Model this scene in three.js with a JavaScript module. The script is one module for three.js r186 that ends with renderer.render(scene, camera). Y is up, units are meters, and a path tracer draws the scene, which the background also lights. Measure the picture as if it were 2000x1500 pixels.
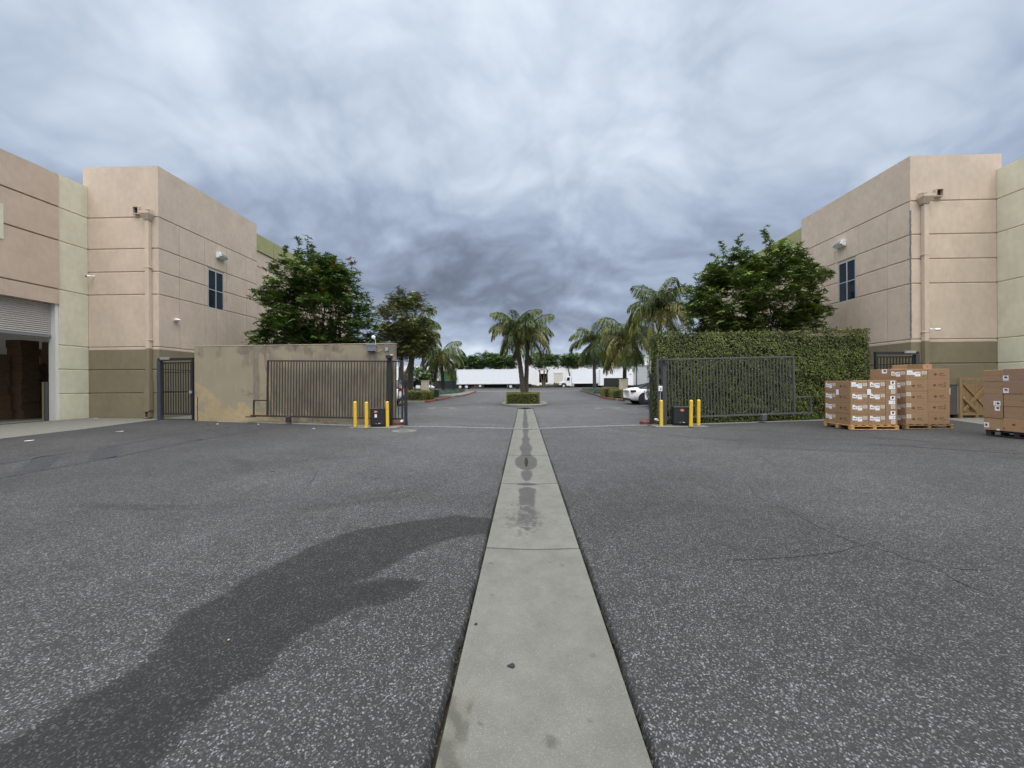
import * as THREE from 'three';
import { mergeGeometries } from 'three/addons/utils/BufferGeometryUtils.js';
import { RoundedBoxGeometry } from 'three/addons/geometries/RoundedBoxGeometry.js';

// ------------------------------------------------------------------ scene, camera, sky, sun, exposure
const scene = new THREE.Scene();
const camera = new THREE.PerspectiveCamera(2 * Math.atan(750 / 751) * 180 / Math.PI, 4 / 3, 0.1, 2000);
camera.position.set(0, 1.6, 0);
camera.rotation.order = 'YXZ';
camera.rotation.set(-0.0005, 1.83 * Math.PI / 180, -0.0065);
scene.add(camera);
const renderer = new THREE.WebGLRenderer({ antialias: true });
renderer.setSize(1024, 768);
renderer.toneMapping = THREE.LinearToneMapping;
renderer.toneMappingExposure = 2.0;
renderer.shadowMap.enabled = true;

const clamp = (x, a = 0, b = 1) => Math.min(b, Math.max(a, x));
const lerp = (a, b, t) => a + (b - a) * t;
const sstep = (a, b, t) => { t = clamp((t - a) / (b - a)); return t * t * (3 - 2 * t); };
const RNG = (seed) => { let s = seed >>> 0; return () => { s = (s + 0x6d2b79f5) | 0; let t = Math.imul(s ^ (s >>> 15), 1 | s); t = (t + Math.imul(t ^ (t >>> 7), 61 | t)) ^ t; return ((t ^ (t >>> 14)) >>> 0) / 4294967296; }; };
const PERM = (() => { const p = new Uint8Array(512), r = RNG(7), a = [...Array(256).keys()]; for (let i = 255; i > 0; i--) { const j = Math.floor(r() * (i + 1)); [a[i], a[j]] = [a[j], a[i]]; } for (let i = 0; i < 512; i++) p[i] = a[i & 255]; return p; })();
const G2 = [[1, 0], [-1, 0], [0, 1], [0, -1], [0.7, 0.7], [-0.7, 0.7], [0.7, -0.7], [-0.7, -0.7]];
function noise2(x, y, per = 256) {                                   // gradient noise, about -0.7 .. 0.7, repeating after per
  const xi = Math.floor(x), yi = Math.floor(y), fx = x - xi, fy = y - yi;
  const w = (n) => ((n % per) + per) % per & 255;
  const x0 = w(xi), x1 = w(xi + 1), y0 = w(yi), y1 = w(yi + 1);
  const u = fx * fx * fx * (fx * (fx * 6 - 15) + 10), v = fy * fy * fy * (fy * (fy * 6 - 15) + 10);
  const d = (a, b, dx, dy) => { const g = G2[PERM[PERM[a] + b] & 7]; return g[0] * dx + g[1] * dy; };
  const a = d(x0, y0, fx, fy), b = d(x1, y0, fx - 1, fy), c = d(x0, y1, fx, fy - 1), e = d(x1, y1, fx - 1, fy - 1);
  return a + (b - a) * u + (c + (e - c) * u - a - (b - a) * u) * v;
}
function fbm(x, y, oct = 5, gain = 0.5) { let s = 0, a = 1, t = 0; for (let i = 0; i < oct; i++) { s += a * noise2(x + i * 17.3, y - i * 9.1); t += a; a *= gain; x *= 2.03; y *= 2.03; } return s / t * 1.6; }
const toLin = (c) => { c /= 255; return c <= 0.04045 ? c / 12.92 : Math.pow((c + 0.055) / 1.055, 2.4); };

// overcast sky: a layer of stretched stratocumulus seen in perspective, darker thick cloud low over the street ahead
const skyTexture = (() => {
  const W = 2048, H = 1024, data = new Float32Array(W * H * 4);
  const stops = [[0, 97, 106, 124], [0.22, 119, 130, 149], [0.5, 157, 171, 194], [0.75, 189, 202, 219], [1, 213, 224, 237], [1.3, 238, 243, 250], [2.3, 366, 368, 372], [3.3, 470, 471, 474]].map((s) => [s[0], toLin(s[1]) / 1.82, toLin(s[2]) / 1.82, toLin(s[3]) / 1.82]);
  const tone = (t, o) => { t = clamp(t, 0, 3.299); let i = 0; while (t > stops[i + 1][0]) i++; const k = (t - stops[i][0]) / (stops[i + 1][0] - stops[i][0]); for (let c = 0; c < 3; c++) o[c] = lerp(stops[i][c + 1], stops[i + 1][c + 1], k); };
  // broad masses: [direction tangent across, tangent up, width, height, strength]
  const masses = [[-0.15, 0.33, 0.17, 0.11, -0.17], [-0.24, 0.24, 0.20, 0.07, -0.10], [0.0, 0.17, 0.22, 0.05, -0.16], [0.22, 0.155, 0.16, 0.03, -0.12], [-0.32, 0.33, 0.10, 0.05, 0.08],
    [0.135, 0.205, 0.055, 0.022, 0.30], [0.20, 0.19, 0.05, 0.016, 0.16], [0.06, 0.27, 0.10, 0.03, 0.10], [0.50, 0.42, 0.28, 0.10, -0.12], [-0.55, 0.48, 0.30, 0.08, -0.18], [-0.9, 0.62, 0.35, 0.11, 0.14], [-0.55, 0.78, 0.25, 0.09, -0.14],
    [0.62, 0.62, 0.4, 0.10, 0.10], [-0.12, 0.075, 0.20, 0.022, 0.30], [0.16, 0.06, 0.20, 0.022, 0.10], [0.9, 0.95, 0.4, 0.18, 0.10], [-0.9, 0.95, 0.3, 0.15, 0.06], [0.95, 0.5, 0.2, 0.10, 0.06], [-0.05, 0.56, 0.10, 0.09, 0.08], [-0.30, 0.62, 0.12, 0.06, 0.10]];
  const o = [0, 0, 0];
  for (let row = 0; row < H; row++) {
    const el = ((row + 0.5) / H - 0.5) * Math.PI, y = Math.sin(el), ce = Math.cos(el);
    for (let col = 0; col < W; col++) {
      const i = (row * W + col) * 4;
      if (y < -0.02) { data[i] = 0.10; data[i + 1] = 0.105; data[i + 2] = 0.11; data[i + 3] = 1; continue; }
      const az = ((col + 0.5) / W - 0.5) * 2 * Math.PI, x = Math.cos(az) * ce, z = Math.sin(az) * ce;
      const k = 2.2 / (Math.max(y, 0) + 0.34), px = x * k, pz = z * k;
      const wx = fbm(px * 0.55 + 3.1, pz * 0.35 + 8.2, 3), wz = fbm(px * 0.5 - 7.7, pz * 0.4 + 1.4, 3);
      const big = fbm(px * 0.60 + wx * 0.9 + 11.5, pz * 0.62 + wz * 0.9 + 4.3, 4, 0.5);
      const mid = fbm(px * 1.7 + pz * 0.4 + wx * 1.6, pz * 1.9 - px * 0.4 + wz * 1.6 + 20, 5, 0.52);
      const fine = fbm(px * 4.6 + mid * 0.9 + pz, pz * 5.2 + mid * 0.9 + 31, 4, 0.55);
      const puff = Math.abs(fbm(px * 1.9 + wx * 1.1 + 5, pz * 2.3 + wz * 1.1 + 51, 5, 0.55));                 // lumps with creases between them, as seen from below
      let t = 0.70 + big * 0.24 + mid * 0.16 + fine * 0.035 + puff * 0.30;
      t -= 0.36 * Math.exp(-Math.pow((y - 0.23) / 0.17, 2));
      t += 2.1 * sstep(0.46, 0.80, y) * (1 - 0.94 * sstep(0.10, 0.62, -z));   // unseen sky overhead and behind brightened to light walls; thick bank lies ahead
      t += 0.10 * Math.exp(-Math.pow(y / 0.045, 2));
      if (z < -0.05) {
        const tx = x / -z, ty = y / -z;
        for (const [mx, my, sx, sy, a] of masses) { const q = Math.pow((tx - mx) / sx, 2) + Math.pow((ty - my) / sy, 2); if (q < 9) t += a * Math.exp(-q) * (0.85 + 0.8 * mid); }
      }
      tone(t, o);
      data[i] = o[0]; data[i + 1] = o[1]; data[i + 2] = o[2]; data[i + 3] = 1;
    }
  }
  const tx = new THREE.DataTexture(data, W, H, THREE.RGBAFormat, THREE.FloatType);
  tx.mapping = THREE.EquirectangularReflectionMapping; tx.magFilter = THREE.LinearFilter; tx.needsUpdate = true;
  return tx;
})();
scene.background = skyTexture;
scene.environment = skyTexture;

const sun = new THREE.DirectionalLight(new THREE.Color(1.0, 0.94, 0.86), 0.8);
sun.name = 'sun';
sun.position.set(4, 46, 10);
sun.target.position.set(0, 0, -14);
sun.castShadow = true; sun.shadow.radius = 90;
sun.shadow.mapSize.set(4096, 4096);
Object.assign(sun.shadow.camera, { left: -70, right: 70, top: 70, bottom: -70, near: 1, far: 250 });
scene.add(sun, sun.target);

// ------------------------------------------------------------------ helpers
const names = new Map();
function numbered(n) { const k = names.get(n) ?? 0; names.set(n, k + 1); return k ? n + '_' + String(k).padStart(3, '0') : n; }
function meta(o, label, category, group, kind) { if (label) o.userData.label = label; if (category) o.userData.category = category; if (group) o.userData.group = group; if (kind) o.userData.kind = kind; return o; }
function thing(name, label, category, [x, y, z] = [0, 0, 0], turn = 0, group) {
  const o = new THREE.Group(); o.name = numbered(name); o.position.set(x, y, z); o.rotation.y = turn; scene.add(o);
  return meta(o, label, category, group);
}
function part(parent, name, geo, mat, label) {
  const m = new THREE.Mesh(geo, mat); m.name = name; m.castShadow = m.receiveShadow = true; parent.add(m);
  if (label) m.userData.label = label;
  return m;
}
function solo(name, geo, mat, label, category, group, kind) {
  const m = new THREE.Mesh(geo, mat); m.name = numbered(name); m.castShadow = m.receiveShadow = true; scene.add(m);
  return meta(m, label, category, group, kind);
}
function inWorld(geo, o) { return geo.translate(-o.position.x, -o.position.y, -o.position.z); }   // geometry made in world metres, for a group that is not turned
const D = (x, y, d) => [x, y, -d];                                   // d = metres ahead of the photographer
const CROSS = 0.0147;
function gy(x, d) { return CROSS * Math.min(Math.abs(x - 0.07), 19) * (1 - 0.7 * sstep(22, 45, d)) + Math.max(0, Math.min(d, 110) - 15) * 0.0085; }

function std(color, rough = 0.8, extra = {}) { return new THREE.MeshStandardMaterial({ color, roughness: rough, metalness: 0, ...extra }); }
const rgb = (r, g, b) => new THREE.Color().setRGB(r, g, b);
const S = (r, g, b) => new THREE.Color().setRGB(r / 255, g / 255, b / 255, THREE.SRGBColorSpace);

// box with uv in metres
function uvBox(g, s = 1, ou = 0, ov = 0) {
  const p = g.attributes.position, n = g.attributes.normal, uv = new Float32Array(p.count * 2);
  for (let i = 0; i < p.count; i++) {
    const ax = Math.abs(n.getX(i)), ay = Math.abs(n.getY(i)), az = Math.abs(n.getZ(i));
    let u, v; if (ay >= ax && ay >= az) { u = p.getX(i); v = p.getZ(i); } else if (ax >= az) { u = p.getZ(i); v = p.getY(i); } else { u = p.getX(i); v = p.getY(i); }
    uv[i * 2] = u * s + ou; uv[i * 2 + 1] = v * s + ov;
  }
  g.setAttribute('uv', new THREE.BufferAttribute(uv, 2)); return g;
}
function box(x0, x1, y0, y1, z0, z1, s = 1) { const g = new THREE.BoxGeometry(Math.abs(x1 - x0), Math.abs(y1 - y0), Math.abs(z1 - z0)); g.translate((x0 + x1) / 2, (y0 + y1) / 2, (z0 + z1) / 2); return uvBox(g, s); }
function rbox(x0, x1, y0, y1, z0, z1, r = 0.01, seg = 2) { const g = new RoundedBoxGeometry(Math.abs(x1 - x0), Math.abs(y1 - y0), Math.abs(z1 - z0), seg, r); g.translate((x0 + x1) / 2, (y0 + y1) / 2, (z0 + z1) / 2); return uvBox(g); }
function merge(list) { const a = list.map((g) => { g = g.index ? g.toNonIndexed() : g; for (const k of Object.keys(g.attributes)) if (!['position', 'normal', 'uv', 'color'].includes(k)) g.deleteAttribute(k); return g; }); const hasC = a.every((g) => g.attributes.color); if (!hasC) a.forEach((g) => g.deleteAttribute('color')); return mergeGeometries(a); }
function tubePath(pts, rad, seg = 6, closed = false) {                // tapered tube through points; rad: number, array or function of t
  const P = pts.map((p) => (p.isVector3 ? p : new THREE.Vector3(...p))), n = P.length, pos = [], nor = [], uv = [], idx = [];
  const up = new THREE.Vector3(0.13, 0.99, 0.07); let len = 0;
  let side = null;
  for (let i = 0; i < n; i++) {
    const t = new THREE.Vector3().subVectors(P[Math.min(n - 1, i + 1)], P[Math.max(0, i - 1)]).normalize();
    if (!side) { side = new THREE.Vector3().crossVectors(Math.abs(t.dot(up)) > 0.95 ? new THREE.Vector3(1, 0, 0) : up, t).normalize(); } else { side.addScaledVector(t, -side.dot(t)).normalize(); }
    const b = new THREE.Vector3().crossVectors(t, side);
    if (i) len += P[i].distanceTo(P[i - 1]);
    const r = typeof rad === 'function' ? rad(i / (n - 1)) : Array.isArray(rad) ? rad[i] : rad;
    for (let j = 0; j <= seg; j++) {
      const a = j / seg * Math.PI * 2, c = Math.cos(a), s = Math.sin(a);
      const nx = side.x * c + b.x * s, ny = side.y * c + b.y * s, nz = side.z * c + b.z * s;
      pos.push(P[i].x + nx * r, P[i].y + ny * r, P[i].z + nz * r); nor.push(nx, ny, nz); uv.push(j / seg, len);
    }
  }
  for (let i = 0; i < n - 1; i++) for (let j = 0; j < seg; j++) { const a = i * (seg + 1) + j, b2 = a + seg + 1; idx.push(a, a + 1, b2, a + 1, b2 + 1, b2); }
  for (const [i, s] of [[0, -1], [n - 1, 1]]) {                       // caps
    const c = pos.length / 3, t = new THREE.Vector3().subVectors(P[Math.min(n - 1, i + 1)], P[Math.max(0, i - 1)]).normalize().multiplyScalar(s);
    pos.push(P[i].x, P[i].y, P[i].z); nor.push(t.x, t.y, t.z); uv.push(0.5, 0.5);
    for (let j = 0; j <= seg; j++) { const k = (i * (seg + 1) + j) * 3; pos.push(pos[k], pos[k + 1], pos[k + 2]); nor.push(t.x, t.y, t.z); uv.push(0, 0); }
    for (let j = 0; j < seg; j++) s > 0 ? idx.push(c, c + 1 + j, c + 2 + j) : idx.push(c, c + 2 + j, c + 1 + j);
  }
  const g = new THREE.BufferGeometry();
  g.setAttribute('position', new THREE.Float32BufferAttribute(pos, 3)); g.setAttribute('normal', new THREE.Float32BufferAttribute(nor, 3)); g.setAttribute('uv', new THREE.Float32BufferAttribute(uv, 2)); g.setIndex(idx);
  return g;
}
function cyl(x, y, z, r, h, seg = 16, r2 = r) { const g = new THREE.CylinderGeometry(r2, r, h, seg); g.translate(x, y + h / 2, z); return g; }
function disc(axis, x, y, z, r, h, seg = 20) { const g = new THREE.CylinderGeometry(r, r, h, seg); if (axis === 'x') g.rotateZ(Math.PI / 2); if (axis === 'z') g.rotateX(Math.PI / 2); g.translate(x, y, z); return g; }
function quads(list, uvs) {                                           // flat quads, corners counter-clockwise; uv in metres along the first edge
  const pos = [], uv = [], nor = [], a = new THREE.Vector3(), b = new THREE.Vector3();
  list.forEach((q, qi) => {
    a.set(q[1][0] - q[0][0], q[1][1] - q[0][1], q[1][2] - q[0][2]); b.set(q[3][0] - q[0][0], q[3][1] - q[0][1], q[3][2] - q[0][2]);
    const n = new THREE.Vector3().crossVectors(a, b).normalize(), e = a.clone().normalize(), f = new THREE.Vector3().crossVectors(n, e);
    for (const k of [0, 1, 2, 0, 2, 3]) { pos.push(...q[k]); nor.push(n.x, n.y, n.z); if (uvs) uv.push(...uvs[qi][k]); else { const d = new THREE.Vector3(...q[k]); uv.push(d.dot(e), d.dot(f)); } }
  });
  const g = new THREE.BufferGeometry();
  g.setAttribute('position', new THREE.Float32BufferAttribute(pos, 3)); g.setAttribute('normal', new THREE.Float32BufferAttribute(nor, 3)); g.setAttribute('uv', new THREE.Float32BufferAttribute(uv, 2));
  return g;
}

// ------------------------------------------------------------------ textures and materials
function tex(N, M, fn, srgb = true) {                                 // fn(i, j) -> grey 0..1 or [r, g, b] 0..1 (display values when srgb)
  const d = new Uint8Array(N * M * 4);
  for (let j = 0; j < M; j++) for (let i = 0; i < N; i++) { const v = fn(i, j), k = (j * N + i) * 4; if (typeof v === 'number') d[k] = d[k + 1] = d[k + 2] = clamp(v) * 255; else { d[k] = clamp(v[0]) * 255; d[k + 1] = clamp(v[1]) * 255; d[k + 2] = clamp(v[2]) * 255; } d[k + 3] = 255; }
  const t = new THREE.DataTexture(d, N, M); t.wrapS = t.wrapT = THREE.RepeatWrapping; t.magFilter = THREE.LinearFilter; t.minFilter = THREE.LinearMipmapLinearFilter; t.generateMipmaps = true; if (srgb) t.colorSpace = THREE.SRGBColorSpace; t.needsUpdate = true; return t;
}
function canvasTex(w, h, draw, srgb = true) { const c = document.createElement('canvas'); c.width = w; c.height = h; draw(c.getContext('2d'), w, h); const t = new THREE.CanvasTexture(c); t.wrapS = t.wrapT = THREE.RepeatWrapping; if (srgb) t.colorSpace = THREE.SRGBColorSpace; t.magFilter = THREE.LinearFilter; return t; }
const rep = (t, u, v) => { const c = t.clone(); c.repeat.set(u, v); c.needsUpdate = true; return c; };
const sr = (l) => (l <= 0.0031308 ? l * 12.92 : 1.055 * Math.pow(l, 1 / 2.4) - 0.055);

// asphalt: pale and dark chips in a dark binder, 5 m to a repeat
const asphaltPix = (() => {
  const N = 2048, a = new Float32Array(N * N), r = RNG(11);
  for (let i = 0; i < N * N; i++) a[i] = 0.030 + r() * 0.03;
  for (let k = 0; k < 420000; k++) {
    const cx = r() * N, cy = r() * N, q = r(), rad = 0.8 + q * q * 1.6, v = r(), lum = 0.03 + 0.215 * Math.pow(v, 2.3), ex = 0.7 + r() * 0.6, an = r() * 3.14, ca = Math.cos(an), sa = Math.sin(an), R = Math.ceil(rad * 1.4);
    for (let dy = -R; dy <= R; dy++) for (let dx = -R; dx <= R; dx++) { const u = (dx * ca + dy * sa) / (rad * ex), w = (-dx * sa + dy * ca) / (rad / ex); if (u * u + w * w <= 1) a[(((cy + dy) | 0) + N) % N * N + (((cx + dx) | 0) + N) % N] = lum; }
  }
  return a;
})();
const asphaltMap = tex(2048, 2048, (i, j) => { const v = asphaltPix[j * 2048 + i], m = 1 + 0.20 * noise2(i / 64, j / 64, 32) + 0.16 * noise2(i / 17, j / 17, 120); const l = Math.pow(v / 0.1, 1.22) * 0.079 * m; return [sr(l * 0.985), sr(l), sr(l * 1.03)]; });
const asphaltBump = tex(1024, 1024, (i, j) => { let s = 0; for (let y = 0; y < 2; y++) for (let x = 0; x < 2; x++) s += asphaltPix[(j * 2 + y) * 2048 + i * 2 + x]; return 0.2 + s / 4 * 2.2; }, false);
const M = {};
M.asphalt = std(0xffffff, 0.92, { map: asphaltMap, bumpMap: asphaltBump, bumpScale: 0.004, vertexColors: true });
M.streetAsphalt = std(rgb(1.1, 1.1, 1.12), 0.9, { map: asphaltMap });

const concPix = (() => {
  const N = 1024, r = RNG(5), a = new Float32Array(N * N);
  for (let j = 0; j < N; j++) for (let i = 0; i < N; i++) a[j * N + i] = 0.128 * (1 + 0.16 * noise2(i / 128, j / 128, 8) + 0.10 * noise2(i / 41, j / 41, 25) + 0.10 * noise2(i / 9, j / 9, 113) + (r() - 0.5) * 0.22);
  for (let k = 0; k < 26000; k++) { const x = r() * N | 0, y = r() * N | 0, v = r(); const l = v < 0.4 ? 0.065 + r() * 0.05 : 0.22 + r() * 0.10; a[y * N + x] = l; if (r() < 0.5) a[y * N + (x + 1) % N] = l; if (r() < 0.35) a[(y + 1) % N * N + x] = l; }
  return a;
})();
const concMap = tex(1024, 1024, (i, j) => { const l = concPix[j * 1024 + i]; return [sr(l * 0.98), sr(l * 0.985), sr(l * 0.86)]; });
const concBump = tex(512, 512, (i, j) => 0.3 + concPix[j * 2048 + i * 2] * 2.4, false);
M.slab = std(0xffffff, 0.85, { map: concMap, bumpMap: concBump, bumpScale: 0.0025, vertexColors: true });
M.concrete = std(rgb(1.12, 1.12, 1.12), 0.88, { map: concMap, bumpMap: concBump, bumpScale: 0.002 });
M.kerb = std(rgb(1.3, 1.3, 1.3), 0.88, { map: concMap });
M.redKerb = std(rgb(1.3, 0.34, 0.30), 0.8, { map: concMap });
M.dirt = std(rgb(0.10, 0.085, 0.065), 0.95, { map: concMap });
M.dirt.color.setRGB(0.40, 0.34, 0.25);

// painted tilt-up concrete: fine sand texture with faint cloudy weathering
const stuccoMap = tex(1024, 1024, (i, j) => { const v = 0.93 + 0.045 * noise2(i / 170, j / 256, 6) + 0.035 * noise2(i / 51, j / 64, 20) + 0.035 * noise2(i / 3.2, j / 3.2, 320) + 0.035 * Math.max(0, noise2(i / 11, j / 205, 93) + 0.4 * noise2(i / 70, j / 128, 14)) * -1; return [v, v * 0.997, v * 0.99]; });
const stuccoBump = tex(512, 512, (i, j) => 0.5 + 0.35 * noise2(i / 4, j / 4, 128) + 0.25 * noise2(i / 9.1, j / 9.1, 56), false);
const paint = (c, rough = 0.85) => std(c, rough, { map: rep(stuccoMap, 1 / 4, 1 / 4), bumpMap: rep(stuccoBump, 1 / 1.2, 1 / 1.2), bumpScale: 0.006 });
M.tan = paint(rgb(0.69, 0.57, 0.46));
M.tanDark = paint(rgb(0.63, 0.505, 0.405));
M.olive = paint(rgb(0.255, 0.222, 0.142));
M.sage = paint(rgb(0.78, 0.765, 0.60));
M.lime = paint(rgb(0.40, 0.41, 0.20));
M.joint = std(rgb(0.42, 0.34, 0.26), 0.9);
M.roof = std(rgb(0.4, 0.4, 0.4), 0.9);
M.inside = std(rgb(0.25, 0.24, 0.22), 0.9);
const metalRough = tex(256, 256, (i, j) => 0.55 + 0.25 * noise2(i / 16, j / 16, 16) + 0.12 * noise2(i / 4, j / 4, 64), false);
M.blackSteel = std(rgb(0.020, 0.020, 0.023), 0.6);
M.greySteel = std(rgb(0.055, 0.06, 0.07), 0.6);
M.galv = std(rgb(0.42, 0.44, 0.46), 0.45, { metalness: 0.35, roughnessMap: metalRough });
M.greyBox = std(rgb(0.20, 0.215, 0.235), 0.5);
M.yellow = std(rgb(0.86, 0.555, 0.045), 0.42, { map: tex(128, 512, (i, j) => { const v = 0.95 + 0.05 * noise2(i / 12, j / 40, 64) - 0.28 * sstep(0.30, 0.42, noise2(i / 9, j / 9, 64)); return [v, v, v]; }) });
M.blackPlastic = std(rgb(0.018, 0.019, 0.022), 0.55);
M.rubber = std(rgb(0.016, 0.016, 0.017), 0.8);
M.white = std(rgb(0.86, 0.87, 0.88), 0.45);
M.offWhite = std(rgb(0.70, 0.70, 0.66), 0.6);
M.darkGlass = new THREE.MeshPhysicalMaterial({ color: rgb(0.012, 0.018, 0.026), roughness: 0.08, metalness: 0, specularIntensity: 0.8 });
M.alu = std(rgb(0.55, 0.56, 0.57), 0.4, { metalness: 0.4 });
const woodMap = (c1, c2, seed) => tex(256, 512, (i, j) => { const g = 0.5 + 0.5 * Math.sin((i / 9 + 2.2 * noise2(i / 40 + seed, j / 128, 16)) * 1.4), n = noise2(i / 3, j / 60 + seed, 80) * 0.5 + 0.5, t = clamp(0.35 * g + 0.65 * n); return [lerp(c1[0], c2[0], t), lerp(c1[1], c2[1], t), lerp(c1[2], c2[2], t)]; });
M.wood = std(0xffffff, 0.8, { map: woodMap([0.68, 0.51, 0.31], [0.82, 0.66, 0.44], 3) });
M.woodDark = std(0xffffff, 0.8, { map: woodMap([0.46, 0.37, 0.25], [0.62, 0.51, 0.36], 9) });
M.bark = std(0xffffff, 0.9, { map: tex(256, 256, (i, j) => { const v = 0.36 + 0.16 * noise2(i / 8, j / 28, 32) + 0.08 * noise2(i / 3, j / 6, 85); return [v * 1.12, v * 0.98, v * 0.84]; }) });
M.redBark = std(rgb(0.16, 0.085, 0.06), 0.9);
M.leaf = new THREE.MeshPhysicalMaterial({ color: 0xffffff, vertexColors: true, roughness: 0.5, transmission: 0.33, thickness: 0, side: THREE.DoubleSide, specularIntensity: 0.6 });
M.leafFar = new THREE.MeshStandardMaterial({ color: 0xffffff, vertexColors: true, roughness: 0.75, side: THREE.DoubleSide });
M.palmTrunk = std(0xffffff, 0.95, { map: tex(128, 256, (i, j) => { const ring = (j % 32) / 32, v = 0.33 + 0.10 * noise2(i / 6, j / 6, 40) - 0.16 * (ring < 0.16 ? 1 : 0); return [v, v * 0.94, v * 0.87]; }) });

// ------------------------------------------------------------------ ground
function structure(name, geo, mat, parent) { const m = new THREE.Mesh(geo, mat); m.name = parent ? name : numbered(name); m.receiveShadow = m.castShadow = true; (parent ?? scene).add(m); if (!parent) m.userData.kind = 'structure'; return m; }
function sheet(xs, ds, h, uvs = 1, color) {                            // a sheet over a grid; h(x, d) = height
  const pos = [], uv = [], idx = [], col = [], nx = xs.length;
  for (const d of ds) for (const x of xs) { pos.push(x, h(x, d), -d); uv.push(x * uvs, d * uvs); if (color) { const c = color(x, d); typeof c === 'number' ? col.push(c, c, c) : col.push(...c); } }
  for (let j = 0; j < ds.length - 1; j++) for (let i = 0; i < nx - 1; i++) { const a = j * nx + i; idx.push(a, a + 1, a + nx, a + 1, a + nx + 1, a + nx); }
  const g = new THREE.BufferGeometry();
  g.setAttribute('position', new THREE.Float32BufferAttribute(pos, 3)); g.setAttribute('uv', new THREE.Float32BufferAttribute(uv, 2)); if (color) g.setAttribute('color', new THREE.Float32BufferAttribute(col, 3));
  g.setIndex(idx); g.computeVertexNormals(); return g;
}
const range = (a, b, s) => { const n = Math.max(1, Math.round((b - a) / s)), o = []; for (let i = 0; i < n; i++) o.push(a + (b - a) * i / n); return o; };
function inPoly(x, y, p) { let c = false; for (let i = 0, j = p.length - 1; i < p.length; j = i++) if ((p[i][1] > y) !== (p[j][1] > y) && x < (p[j][0] - p[i][0]) * (y - p[i][1]) / (p[j][1] - p[i][1]) + p[i][0]) c = !c; return c; }
function polyDist(x, y, p) { let b = 1e9; for (let i = 0, j = p.length - 1; i < p.length; j = i++) { const ax = p[j][0], ay = p[j][1], dx = p[i][0] - ax, dy = p[i][1] - ay, t = clamp(((x - ax) * dx + (y - ay) * dy) / (dx * dx + dy * dy + 1e-9)); b = Math.min(b, Math.hypot(x - ax - dx * t, y - ay - dy * t)); } return b; }

structure('ground', sheet([-900, -300, -120, -60, -30, -19.1, -12, -6, -2, 0.07, 2, 6, 12, 19.1, 30, 60, 120, 300, 900], [-900, -200, -60, -20, 0, 8, 15, 18, 22, 25, 28, 31, 34, 38, 42, 46, 52, 60, 75, 90, 110, 200, 400, 900, 1700], (x, d) => gy(x, d) - 0.09, 1), M.dirt);

// water run across the yard towards the drain, with its ragged edge
const WET = [[-0.36, 4.57], [-0.84, 4.62], [-1.17, 4.47], [-1.81, 4.12], [-2.00, 3.84], [-2.20, 3.33], [-2.26, 3.04], [-2.31, 2.48], [-2.17, 2.18], [-2.24, 1.80], [-2.31, 1.62], [-2.5, 1.1], [-1.75, 0.9], [-1.54, 1.54], [-1.56, 1.73], [-1.55, 1.90], [-1.47, 2.04], [-1.45, 2.28], [-1.33, 2.54], [-1.19, 2.69], [-0.96, 2.77], [-0.82, 2.95], [-0.80, 3.08], [-1.11, 3.10], [-1.34, 3.04], [-1.24, 3.22], [-1.10, 3.47], [-0.90, 3.80], [-0.67, 3.99], [-0.36, 4.11]];
const TYRE = [[-5.2, 9.8, 5.6, 0.16], [-4.9, 9.9, 5.2, 0.14], [9.2, 15.5, 6.4, 0.20], [9.4, 15.7, 7.6, 0.17], [6.6, 6.5, 3.9, 0.13], [-9.5, 3.0, 5.9, 0.15], [14.0, 9.0, 5.0, 0.2], [3.5, 21.0, 9.2, 0.18], [-3.0, 18.0, 8.3, 0.16], [12.5, 3.5, 4.2, 0.16]];   // turning wheels: centre, radius, width
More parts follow.
